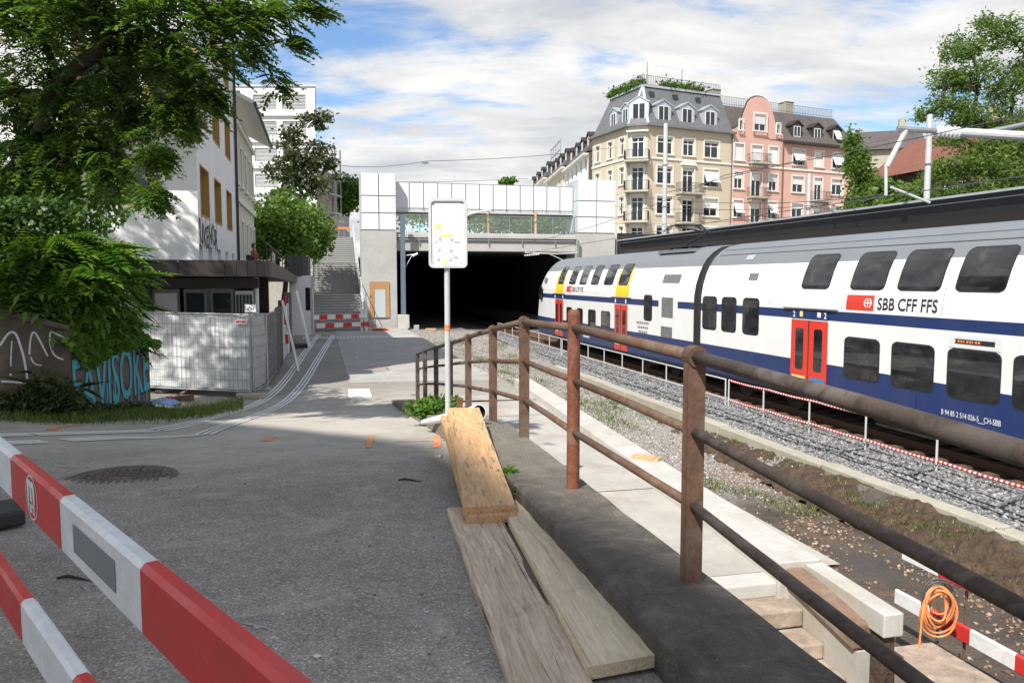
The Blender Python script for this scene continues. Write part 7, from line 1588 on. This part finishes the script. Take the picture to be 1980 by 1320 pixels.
m = vprism(wb, wb.a, wb.b + wb.d * 0.03, zt0 + 0.002, zt0 + 0.08, zt1 + 0.09, 0.5, 0.04); V = m.v; V[1] = (V[1][0], V[1][1], zt1 + 0.002); V[5] = (V[5][0], V[5][1], zt1 + 0.002); m.v = V; m.build('coping', M['graffwall'], gb, world=True, bevel=0.015)
vs, fs = text_mesh('FAVISOKE', 1.0, 0.0); mx = max(v[0] for v in vs); tops = wb.hit(215, 672).z; bots = wb.hit(215, 782).z
for nm, bold, off, mat in (('graffiti_outline', 0.045, 0.004, 'graffblack'), ('graffiti_letters', 0.012, 0.008, 'graffblue')):
    vs, fs = text_mesh('FAVISOKE', 1.0, bold); m = MB(); m.add([wb.a + wb.d * (0.06 + (x / mx) * (wb.L - 0.12)) + wb.n * off + Vector((0, 0, -wb.a.z + bots + (tops - bots) * (y / 0.73))) for x, y, _ in vs], fs); m.build(nm, M[mat], gb, world=True)
for k in range(10):
    px = 146 + k * 15.2; stroke(wb, gb, [(px, 735 + 8 * math.sin(k * 2)), (px + 1.5, 762), (px + 0.5, 786)], 0.05 + 0.03 * math.sin(k * 1.7), 'graffblue', 'graffiti_drip')
# clutter at the wall foot
def clut(name, label, cat, px, py, poly, h, mat, rot=(0, 0, 0)):
    p = gnd(px, py); m = MB(); m.prism([(x, y, 0) for x, y in poly], (0, 0, h)); o = m.build(name, M[mat], bevel=0.006); o.location = p; o.rotation_euler = rot; setp(o, label, cat)
clut('blue_sheet', 'folded blue plastic sheet lying at the graffiti wall end', 'plastic sheet', 322, 783, [(-0.28, -0.12), (0.3, -0.2), (0.34, 0.02), (0.05, 0.2), (-0.25, 0.22)], 0.10, 'blueply', (0.05, 0.12, -0.2)); clut('timber_block', 'brown timber block lying by the fence foot', 'timber block', 348, 775, [(-0.3, -0.06), (0.3, -0.06), (0.3, 0.08), (-0.3, 0.08)], 0.12, 'sleeper', (0, 0, 0.5))
clut('grey_beam', 'grey beam leaning by the end of the graffiti wall', 'beam', 312, 760, [(-0.4, -0.05), (0.45, -0.05), (0.45, 0.05), (-0.4, 0.05)], 0.1, 'oldboard', (0, -0.28, 0.3)); p = gnd(330, 778); m = MB()
rw2 = thing('surveying_rod', 'red and white rod lying over the clutter by the fence', 'rod', tuple(p)); a = pt(327, 770, p.y - 0.1); b = pt(365, 753, p.y + 0.1)
for k in range(5): m = MB(); m.tube([a.lerp(b, k / 5), a.lerp(b, (k + 0.98) / 5)], 0.018, 8); m.build('red_field' if k % 2 == 0 else 'white_field', M['red'] if k % 2 == 0 else M['barwhite'], rw2, world=True)
# ------------------------------------------------------------------ barrier and hose on the track bed
zb_ = bed_z(5.8, 6); rb = thing('track_barrier', 'red and white barrier on the dirt bed beside the hose', 'barrier', tuple(W(5.78, 5.2, zb_)), PHI)
barrier_plank(rb, W(5.78, 6.72, CAMZ - 2.72 - 0.16), W(5.78, 3.3, CAMZ - 2.72 - 0.16), 0.16, 7, False); barrier_plank(rb, W(5.78, 6.80, CAMZ - 3.22 - 0.16), W(5.78, 3.38, CAMZ - 3.22 - 0.16), 0.16, 7, False)
for t_ in (6.28, 5.95, 4.3): m = MB(); m.tube([W(5.83, t_, zb_ - 0.1), W(5.83, t_, CAMZ - 2.68)], 0.013, 8); m.build('stake', M['rust'], rb, world=True)
hs_ = thing('hose_coil', 'coiled orange hose hung on the track barrier', 'hose', tuple(pt(1812, 1210, 7.0)))
c = pt(1814, 1163, 6.95); rq = random.Random(2)
for k in range(7):
    r_ = 0.10 + 0.021 * k; cc = c + Vector((rq.uniform(-0.02, 0.02), rq.uniform(-0.03, 0.03), -0.02 - 0.012 * k)); n = 30
    m = MB(); m.tube([cc + Vector((r_ * 0.72 * math.cos(2 * math.pi * i / n), 0.03 * math.sin(4 * math.pi * i / n + k), r_ * 1.05 * math.sin(2 * math.pi * i / n))) for i in range(n + 1)], 0.0095, 8, cap=False); m.build('hose_loop', M['hose'], hs_, world=True, smooth=True)
for k in range(4):
    r_ = 0.15 + 0.02 * k; cc = c + Vector((0.04, 0.07, -0.03)); n = 30; m = MB(); m.tube([cc + Vector((r_ * 0.72 * math.cos(2 * math.pi * i / n), 0.02 * math.sin(4 * math.pi * i / n + k), r_ * 1.05 * math.sin(2 * math.pi * i / n))) for i in range(n + 1)], 0.009, 8, cap=False); m.build('cable_loop', M['cable'], hs_, world=True, smooth=True)
m = MB(); m.tube([c + Vector((-0.14, -0.03, 0.02)), c + Vector((-0.17, -0.05, -0.15)), c + Vector((-0.20, -0.08, -0.4)), c + Vector((-0.23, -0.15, -0.62))], 0.0095, 8); m.build('hose_tail', M['hose'], hs_, world=True, smooth=True)
# loose boards on the coping
p = pz(1250, 888, path_z(0, 12) + 0.17); m = MB(); m.prism([(-0.22, -0.05, 0), (0.2, -0.07, 0), (0.22, 0.06, 0), (0.0, 0.07, 0), (-0.1, 0.16, 0), (-0.2, 0.1, 0)], (0, 0, 0.05)); o = m.build('broken_board', M['plank_orange'], bevel=0.004); o.location = p; o.rotation_euler = (0, 0, -0.5); setp(o, 'broken pale board piece lying on the coping', 'board')
# ------------------------------------------------------------------ plants
def leaf_quads(P, size, rng, down=0.25, narrow=0.5):
    """pointed leaves folded along the midrib, two triangles each side of it"""
    n = len(P); L = size * rng.uniform(0.6, 1.35, n); a = rng.uniform(0, 2 * np.pi, n); el = rng.normal(-down, 0.55, n)
    d = np.stack([np.cos(a) * np.cos(el), np.sin(a) * np.cos(el), np.sin(el)], 1); r = rng.normal(size=(n, 3)); s = np.cross(d, r); s /= np.linalg.norm(s, axis=1)[:, None] + 1e-9; up = np.cross(s, d)
    w_ = (L * narrow * 0.5)[:, None]; Lc = L[:, None]; mid = P + d * Lc * 0.45
    V = np.stack([P, mid + s * w_ + up * w_ * 0.25, P + d * Lc, mid - s * w_ + up * w_ * 0.25], 1).reshape(-1, 3); b = np.arange(n) * 4
    F = np.concatenate([np.stack([b, b + 1, b + 2], 1), np.stack([b, b + 2, b + 3], 1)]); return V, F, n
def pinnate(P, D, L, rng, pairs=8, lw=0.26, ll=0.28, droop=0.5):
    """feather leaves: a rib with paired leaflets. D points outwards"""
    T = []; 
    for i in range(pairs):
        f = 0.18 + 0.78 * i / (pairs - 1); x = f; z = -droop * f * f; l = ll * (1.0 - 0.55 * abs(f - 0.45)); 
        for sg_ in (1, -1):
            b = np.array([x, 0, z]); t = np.array([x + 0.10 * l / 0.28, sg_ * l, z - 0.28 * l]); m_ = b * 0.55 + t * 0.45; T.append([b, m_ + np.array([lw * l * 0.55, 0, 0.02]), t, m_ - np.array([lw * l * 0.55, 0, -0.02])])
    x = 1.0; T.append([np.array([0.96, 0, -droop * 0.92]), np.array([1.05, 0.05, -droop]), np.array([1.2, 0, -droop * 1.25]), np.array([1.05, -0.05, -droop])])
    T.append([np.array([0, 0.006, 0]), np.array([0.5, 0.006, -droop * 0.25]), np.array([1.0, 0.0, -droop]), np.array([0.5, -0.006, -droop * 0.25])])
    T = np.array(T); k = len(T); n = len(P); Ls = L * rng.uniform(0.65, 1.25, n)
    d = D / (np.linalg.norm(D, axis=1)[:, None] + 1e-9); s = np.cross(np.array([0, 0, 1.0]), d); s += rng.normal(0, 0.25, (n, 3)); s -= d * (s * d).sum(1)[:, None]; s /= np.linalg.norm(s, axis=1)[:, None] + 1e-9; u = np.cross(d, s)
    V = P[:, None, None, :] + Ls[:, None, None, None] * (T[None, :, :, 0:1] * d[:, None, None, :] + T[None, :, :, 1:2] * s[:, None, None, :] + T[None, :, :, 2:3] * u[:, None, None, :])
    V = V.reshape(-1, 3); b = np.arange(n * k) * 4; F = np.concatenate([np.stack([b, b + 1, b + 2], 1), np.stack([b, b + 2, b + 3], 1)])
    tone = np.repeat(np.clip(rng.normal(0.5, 0.22, n), 0, 1), k) + rng.normal(0, 0.08, n * k); return V, F, np.tile(np.clip(tone, 0, 1), 2)
def clumps(blobs, n, rng, sub=9, tight=0.34, shell=0.6):
    """points gathered in small clumps inside ellipsoids (centre, rx, ry, rz, weight)"""
    wts = np.array([b[4] for b in blobs], float); wts /= wts.sum(); out_ = []; cents = []
    for b, wt in zip(blobs, wts):
        k = max(2, int(sub * (0.6 + 0.8 * rng.random()))); d = rng.normal(size=(k, 3)); d /= np.linalg.norm(d, axis=1)[:, None]; rad = (shell + (1 - shell) * rng.random(k))[:, None]
        c = np.array(b[0])[None] + d * rad * np.array(b[1:4])[None] * 0.85; cents.append(c); m_ = int(n * wt); idx = rng.integers(0, k, m_); g_ = rng.normal(size=(m_, 3)) * np.array(b[1:4])[None] * tight
        out_.append(c[idx] + g_)
    return np.concatenate(out_), cents
def limb(m, a, b, r0, r1, rng, bend=0.12, n=6, sides=7):
    a = Vector(a); b = Vector(b); L = (b - a).length; pts = []; j = Vector(rng.normal(size=3)) * L * bend
    for i in range(n + 1): f = i / n; pts.append(a.lerp(b, f) + j * math.sin(math.pi * f) + Vector((0, 0, L * bend * 0.6 * math.sin(math.pi * f))))
    m.tube(pts, [r0 + (r1 - r0) * (i / n) for i in range(n + 1)], sides, cap=False); return pts
def tree(name, label, base, fork, blobs, n, leaf, mat, r0=0.25, seed=0, narrow=0.5, group=None, sub=9, tight=0.34, twigs=True, down=0.25, extra=None, shell=0.6, kind='quad', pl=0.3, pairs=6, lr=0.62):
    rng_ = np.random.default_rng(seed); o = thing(name, label, 'tree', tuple(base), 0, group); P_, cents = clumps(blobs, n, rng_, sub, tight, shell)
    m = MB(); f = Vector(fork); b = Vector(base); tr_pts = limb(m, b - Vector((0, 0, 0.2)), f, r0, r0 * 0.72, rng_, 0.03, 6, 10)
    nodes = [(f, r0 * 0.62)]; order = sorted(range(len(blobs)), key=lambda k: (Vector(blobs[k][0]) - f).length)
    for k_ in order:                                      # each limb grows from the nearest limb already there
        c = Vector(blobs[k_][0]); best = min(nodes, key=lambda q: (q[0] - c).length + 0.25 * (q[0] - f).length); r1 = max(0.012, best[1] * lr); pts = limb(m, best[0], c, best[1] * min(1.0, lr * 1.5), r1, rng_, 0.07); nodes.append((c, r1))
        if twigs:
            for q in cents[k_]: limb(m, pts[rng_.integers(3, len(pts))], q, r1 * 0.5, 0.005, rng_, 0.15, 4, 5)
    m.build('trunk', M['bark'], o, world=True, smooth=True)
    if kind == 'quad':
        V, F, k = leaf_quads(P_, leaf, rng_, down, narrow); tone = np.tile(np.clip(rng_.normal(0.5, 0.25, k), 0, 1), 2)
    else:
        c = np.array([bl[0] for bl in blobs]).mean(0); D = P_ - c[None]; D[:, 2] *= 0.25; D += rng_.normal(0, 0.6, D.shape) * np.linalg.norm(D, axis=1).mean() * np.array([1, 1, 0.35]); V, F, tone = pinnate(P_, D, pl, rng_, pairs, 0.62, 0.33, 0.45)
    V = V - np.array(base)[None]; obj('crown', mesh_np('crown', V, F, tone, mat), o); return o
def wall_d(px): return wa.hit(px, 700).y if px < 139 else wb.hit(min(px, 330), 700).y
def B(px, py, d, rpx, rpy=None, w_=None, dep=None):
    k = d / FPX; r_ = rpx * k; z = (rpy or rpx) * k; return (tuple(pt(px, py, d)), r_, dep or r_, z, w_ or r_ * z)
# the big tree over the street corner, with ivy on its trunk
tb_ = gnd(60, 800); base = Vector((pt(55, 700, 13.2).x, 13.2, street_z(*ST(pt(55, 700, 13.2))) - 0.1)); fork = pt(95, 190, 12.8)
bl = [B(-30, -60, 12, 120), B(60, 20, 11.5, 95), B(160, -20, 11, 100), B(235, 60, 11.5, 75), B(310, 0, 11, 80), B(400, 20, 10.8, 75, 55), B(470, 30, 10.6, 60, 45), B(540, 15, 10.4, 45, 30), B(600, -15, 10.2, 40, 22), B(120, 170, 12, 80, 60), B(225, 150, 11.6, 60, 45), B(320, 110, 11.3, 65, 45), B(410, 95, 11, 55, 45), B(490, 90, 10.8, 32, 38), B(335, 215, 11.5, 34, 36, 0.30), B(400, 190, 11.2, 24, 30, 0.12), B(300, 300, 11.4, 26, 32, 0.16), B(250, 225, 12, 46, 36, 0.36), B(292, 375, 11.2, 22, 26, 0.10), B(170, 270, 12.5, 60, 45, 0.45), B(20, 180, 12.6, 70, 70), B(530, 160, 10.7, 12, 22, 0.03), B(560, 80, 10.5, 16, 18, 0.04), B(80, -160, 9, 160, 80), B(320, -150, 9, 160, 70), B(270, 110, 11.8, 70, 50), B(600, 25, 10.3, 16, 14, 0.03), B(40, 330, 12.6, 50, 60), B(110, 320, 12.4, 60, 40), B(215, 320, 12.2, 40, 30, 0.2), B(365, 165, 11.4, 50, 36)]
bl += [((-9.4, 12.2, 9.0), 1.9, 1.7, 0.9, 1.2), ((-11.6, 14.2, 10.2), 2.1, 1.8, 1.0, 1.1), ((-11.2, 11.0, 9.8), 1.6, 1.2, 0.9, 0.8), ((-8.3, 10.4, 8.6), 1.1, 0.8, 0.7, 0.5)]
tree('ash_tree', 'large dark overhanging tree above the graffiti walls', base, fork, bl, 8800, 0.1, M['leaf_tree'], 0.24, 11, sub=13, tight=0.32, kind='pinnate', pl=0.27, pairs=5, shell=0.3, lr=0.55)
lt = [o_ for o_ in bpy.data.objects if o_.name == 'ash_tree'][0]
m = MB(); m.tube(smooth_px([pt(80, 250, 12.4), pt(105, 165, 12.0), pt(150, 128, 11.6), pt(192, 100, 11.3), pt(200, 45, 11.2), pt(190, -60, 11.1)], 2), 0.105, 10); m.build('bough', M['bark'], lt, world=True, smooth=True)
rg = np.random.default_rng(5)
def cloud_obj(name, label, cat, pts_, leaf, mat, seed, narrow=0.7, down=0.4, kind='stuff', parent=None):
    rng_ = np.random.default_rng(seed); V, F, k = leaf_quads(np.asarray(pts_), leaf, rng_, down, narrow); o = obj(name, mesh_np(name, V, F, np.tile(np.clip(rng_.normal(0.5, 0.25, k), 0, 1), 2), mat)); return setp(o, label, cat, None, kind)
iv = []
for i in range(8200):
    f = rg.random(); c = base.lerp(fork, f); a = rg.uniform(0, 6.28); r_ = (0.42 + 0.25 * rg.random()) * (1.1 - 0.4 * f); iv.append((c.x + r_ * math.cos(a), c.y + r_ * math.sin(a), c.z + rg.normal(0, 0.1)))
cloud_obj('ivy', 'dark ivy wrapped round the trunk of the big tree', 'ivy', iv, 0.095, M['leaf_ivy'], 6, 0.85, 0.7)
# shrubs with feather leaves leaning over the garden wall
def shrub(name, label, stems, n, L, mat, seed, pairs=9, group=None, droop=0.55):
    rng_ = np.random.default_rng(seed); b0 = Vector(stems[0][0]); o = thing(name, label, 'shrub', tuple(b0), 0, group); m = MB(); P_ = []; D_ = []
    for a, b, r_ in stems:
        pts = limb(m, a, b, r_, r_ * 0.3, rng_, 0.08)
        for k in range(int(n / len(stems))):
            f = 0.42 + 0.58 * rng_.random() ** 0.7; i = min(len(pts) - 2, int(f * (len(pts) - 1))); p = pts[i].lerp(pts[i + 1], f * (len(pts) - 1) - i); an = rng_.uniform(0, 6.28); el = rng_.normal(0.1, 0.35)
            P_.append(p); D_.append((math.cos(an) * math.cos(el) + 0.1, math.sin(an) * math.cos(el) - 0.25, math.sin(el)))
    m.build('stems', M['bark'], o, world=True, smooth=True); V, F, tone = pinnate(np.array([tuple(p) for p in P_]), np.array(D_), L, rng_, pairs, 0.30, 0.24, droop); obj('foliage', mesh_np('foliage', V - np.array(tuple(b0))[None], F, tone, mat), o); return o
def stem(px0, py0, px1, py1, d, r_=0.03, d2=None): return (pt(px0, py0, d), pt(px1, py1, d2 or d), r_)
shrub('tree_of_heaven', 'bright feather leaved shrub leaning over the garden wall', [stem(60, 640, 20, 420, 12.2), stem(60, 640, 70, 430, 12.0), stem(80, 640, 130, 450, 11.9), stem(90, 640, 185, 470, 12.2), stem(70, 640, -30, 480, 12), stem(90, 630, 60, 520, 11.8), stem(90, 640, 140, 540, 12.0), stem(120, 640, 200, 540, 12.4), stem(30, 620, 0, 520, 11.7)], 340, 0.72, M['leaf_lit'], 21, 10)
shrub('tree_of_heaven', 'feather leaved shrub hanging over the turquoise graffiti wall', [stem(200, 690, 215, 520, 13.6), stem(210, 690, 245, 550, 14.2), stem(190, 680, 180, 585, 13.2), stem(215, 690, 262, 590, 14.6), stem(200, 680, 235, 480, 13.9)], 190, 0.6, M['leaf_lit'], 22, 9)
iv2 = []
for i in range(5200):
    px = rg.uniform(95, 305); top = np.interp(px, [95, 140, 200, 300], [520, 560, 590, 665]); bot = np.interp(px, [95, 140, 170, 200, 250, 305], [620, 675, 715, 690, 668, 660]); py = top + (bot - top) * rg.random(); p = pt(px, py, wall_d(px) + (0.05 + 0.9 * rg.random() if py < 650 else -0.12 * rg.random() - 0.03)); iv2.append(tuple(p))
cloud_obj('climber', 'leafy climber spilling over the coping of the turquoise wall', 'climber', iv2, 0.10, M['leaf_lit'], 8, 0.8, 0.6)
iv3 = []
for i in range(10500):
    px = rg.uniform(-20, 130); py = rg.uniform(380, 640); d = wall_d(min(px, 130)) + 0.35 + rg.random() * 1.3
    if py > 575 + px * 0.28: continue
    iv3.append(tuple(pt(px + rg.normal(0, 30), py, d)))
cloud_obj('ivy_bush', 'dark ivy bush standing behind the garden wall', 'ivy', iv3, 0.095, M['leaf_ivy'], 9, 0.8, 0.5)
iv4 = []
for i in range(6500):
    px = rg.uniform(-20, 235); py = rg.uniform(270, 470); d = 12.3 + rg.random() * 1.0
    if nz(px * 0.02, py * 0.02, 1.0) < -0.12: continue
    iv4.append(tuple(pt(px + rg.normal(0, 14), py, d)))
cloud_obj('leafy_creeper', 'mid green creeper mass between the big tree and the shrubs', 'creeper', iv4, 0.09, M['leaf_lit'], 19, 0.7, 0.6)
# undergrowth along the wall foot
wg = []
for i in range(5200):
    px = rg.uniform(-40, 300); top = np.interp(px, [-40, 40, 80, 130, 160, 300], [755, 750, 705, 725, 778, 778]); py = top + (806 - top) * rg.random() ** 0.6; p = pt(px, py, wall_d(px) - 0.12 - 0.5 * rg.random()); wg.append(tuple(p))
cloud_obj('undergrowth', 'tangled weeds along the foot of the graffiti walls', 'undergrowth', wg, 0.085, M['leaf_dry'], 10, 0.5, 0.1)
gp_ = []
for i in range(9000):
    px = rg.uniform(-20, 470); py = np.interp(px, [0, 140, 300, 400, 470], [806, 812, 806, 795, 782]) + rg.normal(0, 6) - (4 if px < 320 else 0); 
    if py > 822: continue
    gp_.append(tuple(gnd(px, py)))
o = obj('grass_verge', grass('grass_verge', gp_, 0.13, 0.012, 31, M['grass'], 0.7)); setp(o, 'strip of grass and weeds between the asphalt and the graffiti walls', 'grass', None, 'stuff')
shrub('fern_weed', 'young feather leaved weed growing before the white graffiti', [stem(90, 800, 75, 720, 11.0, 0.012), stem(100, 800, 110, 730, 11.0, 0.012), stem(110, 800, 150, 745, 11, 0.012)], 42, 0.42, M['leaf_dry'], 23, 8)
# weeds at the sign and by the wall
def weed(name, label, px, py, d, rpx, n, leaf, seed, mat='leaf_lit'):
    p = pt(px, py, d); rng_ = np.random.default_rng(seed); q = rng_.normal(size=(n, 3)) * np.array([rpx * 1.0, rpx * 0.8, rpx * 0.45])[None] * d / FPX + np.array([p.x, p.y, p.z]); q[:, 2] = np.maximum(q[:, 2], street_z(*ST(p)) + 0.0); V, F, k = leaf_quads(q, leaf, rng_, -0.2, 0.45); o = obj(name, mesh_np(name, V - np.array(tuple(p))[None], F, np.tile(np.clip(rng_.normal(0.5, 0.25, k), 0, 1), 2), M[mat]), None, p); setp(o, label, 'plant')
weed('weed_clump', 'leafy green weed clump at the foot of the sign pole', 822, 790, 10.6, 16, 700, 0.09, 41); weed('weed_clump', 'small leafy weed behind the white pipe', 862, 778, 10.9, 11, 260, 0.08, 42); weed('wall_weed', 'small bright weed growing in the joint beside the dark wall', 984, 912, 5.75, 7, 70, 0.05, 43); weed('wall_weed', 'low moss green weed beside the plank stack', 996, 948, 5.4, 5, 40, 0.035, 44)
# terrace tree, bare tree, trees beyond
p = W(-2.6, 48.2, 0.4)
tree('terrace_tree', 'dense bright green tree standing beside the pavilion terrace', p, pt(555, 480, 47.5), [B(505, 440, 46, 38, 42), B(550, 425, 47, 48, 45, dep=2.4), B(600, 440, 49, 40, 42, dep=2.2), B(560, 465, 46, 55, 32), B(615, 470, 49, 26, 26), B(500, 470, 45, 32, 30), B(590, 415, 51, 36, 30, dep=2.0)], 11500, 0.25, M['leaf_tree'], 0.18, 51, 0.75, sub=16, tight=0.3)
p = pt(588, 470, 62); p.z = 6.4
tree('bare_tree', 'thin leaved old tree standing before the modern white block', p, pt(585, 385, 62), [B(540, 330, 62, 28, 24), B(560, 270, 62, 32, 24), B(600, 235, 62, 28, 18), B(620, 300, 62, 26, 30), B(575, 340, 62, 34, 28), B(540, 375, 62, 28, 18), B(615, 360, 62, 28, 22), B(635, 225, 62, 12, 12), B(640, 320, 62, 12, 10), B(658, 340, 62, 20, 6), B(585, 305, 62, 40, 30)], 3800, 0.34, M['leaf_dry'], 0.32, 52, 0.6, sub=12, tight=0.27)
p = pt(675, 430, 88); p.z = 6.4
tree('round_tree', 'round yellow green tree behind the stairs beside the left tower', p, pt(676, 405, 88), [B(668, 380, 88, 18, 24), B(686, 375, 88, 16, 24), B(676, 358, 88, 16, 16), B(664, 400, 88, 14, 14)], 3600, 0.38, M['leaf_lit'], 0.2, 53, 0.8, sub=14, tight=0.32)
p = pt(1912, 460, 37); p.z = 0.3
tree('feathery_tree', 'tall pale feathery tree behind the overhead line bracket', p, pt(1915, 260, 37), [B(1860, 90, 37, 40, 30), B(1930, 70, 37, 50, 32), B(1985, 110, 37, 40, 40), B(1830, 150, 37, 36, 26), B(1890, 150, 37, 50, 34), B(1955, 170, 37, 50, 36), B(1820, 205, 37, 46, 22), B(1880, 220, 37, 50, 28), B(1950, 235, 37, 50, 30), B(1840, 270, 37, 32, 22), B(1990, 290, 36, 40, 40), B(1850, 320, 36, 46, 28), B(1930, 320, 36, 56, 34), B(1880, 370, 36, 60, 26), B(1780, 225, 37, 18, 10), B(1970, 380, 36, 50, 28), B(2050, 150, 37, 60, 90), B(1900, 42, 37, 18, 16), B(1810, 340, 36, 34, 24), B(1850, 385, 36, 60, 20), B(1960, 340, 36, 56, 36), B(1900, 290, 36.5, 50, 28)], 34000, 0.2, M['leaf_pale'], 0.28, 54, 0.34, sub=16, tight=0.24, down=0.15)
p = pt(1668, 460, 70); p.z = 6.2
tree('dark_tree', 'dark conical tree beside the pink house', p, pt(1668, 400, 70), [B(1650, 290, 70, 16, 36), B(1662, 330, 70, 24, 34), B(1672, 375, 70, 32, 30), B(1660, 400, 70, 30, 24), B(1700, 385, 68, 26, 28), B(1690, 410, 66, 36, 22), B(1740, 395, 62, 34, 26), B(1720, 360, 64, 26, 22), B(1775, 385, 60, 30, 24)], 10500, 0.36, M['leaf_tree'], 0.2, 55, 0.6, sub=14, tight=0.3)
p = W(11, 66, 6.5)
for k, (px, py, d, w_, lb) in enumerate(((975, 428, 66, 42, 'green hedge seen through the glass parapet beside the sign'), (1060, 430, 68, 34, 'green hedge seen through the glass parapet beside the right tower'), (860, 412, 70, 60, 'green bushes glimpsed under the footbridge'))):
    c = pt(px, py, d); rng_ = np.random.default_rng(60 + k); q = rng_.normal(size=(3600, 3)) * np.array([w_, w_ * 0.5, 13])[None] * d / FPX + np.array(tuple(c)); V, F, n = leaf_quads(q, 0.3, rng_, 0.2, 0.7); o = obj('hedge' if k < 3 else 'tree_top', mesh_np('hedge', V - np.array(tuple(c))[None], F, np.tile(np.clip(rng_.normal(0.5, 0.25, n), 0, 1), 2), M['leaf_tree']), None, c); setp(o, lb, 'hedge' if k < 3 else 'tree')
p = pt(983, 400, 90); p.z = 6.4
tree('far_tree', 'small tree whose top peeps over the footbridge screen', p, pt(983, 375, 90), [B(976, 353, 90, 8, 7), B(988, 350, 90, 8, 6)], 700, 0.35, M['leaf_lit'], 0.12, 63, 0.7)
hedge_pts = []
for k in range(2):
    a = Vector((*inn[k], TZ)); b = Vector((*inn[k + 1], TZ))
    if k == 1: a = Vector((*inn[2], TZ)); b = Vector((*inn[3], TZ))
    for i in range(1500 if k == 0 else 1600):
        f = rg.random(); 
        if k == 1 and not (0.25 < f < 0.78): continue
        q = a.lerp(b, f) + Vector((rg.normal(0, 0.25), rg.normal(0, 0.25) + 0.3, 0.2 + abs(rg.normal(0, 0.32)))); hedge_pts.append(tuple(q))
cloud_obj('roof_hedge', 'green planting along the roof terrace of the cream house', 'hedge', hedge_pts, 0.34, M['leaf_tree'], 70, 0.6, -0.2)
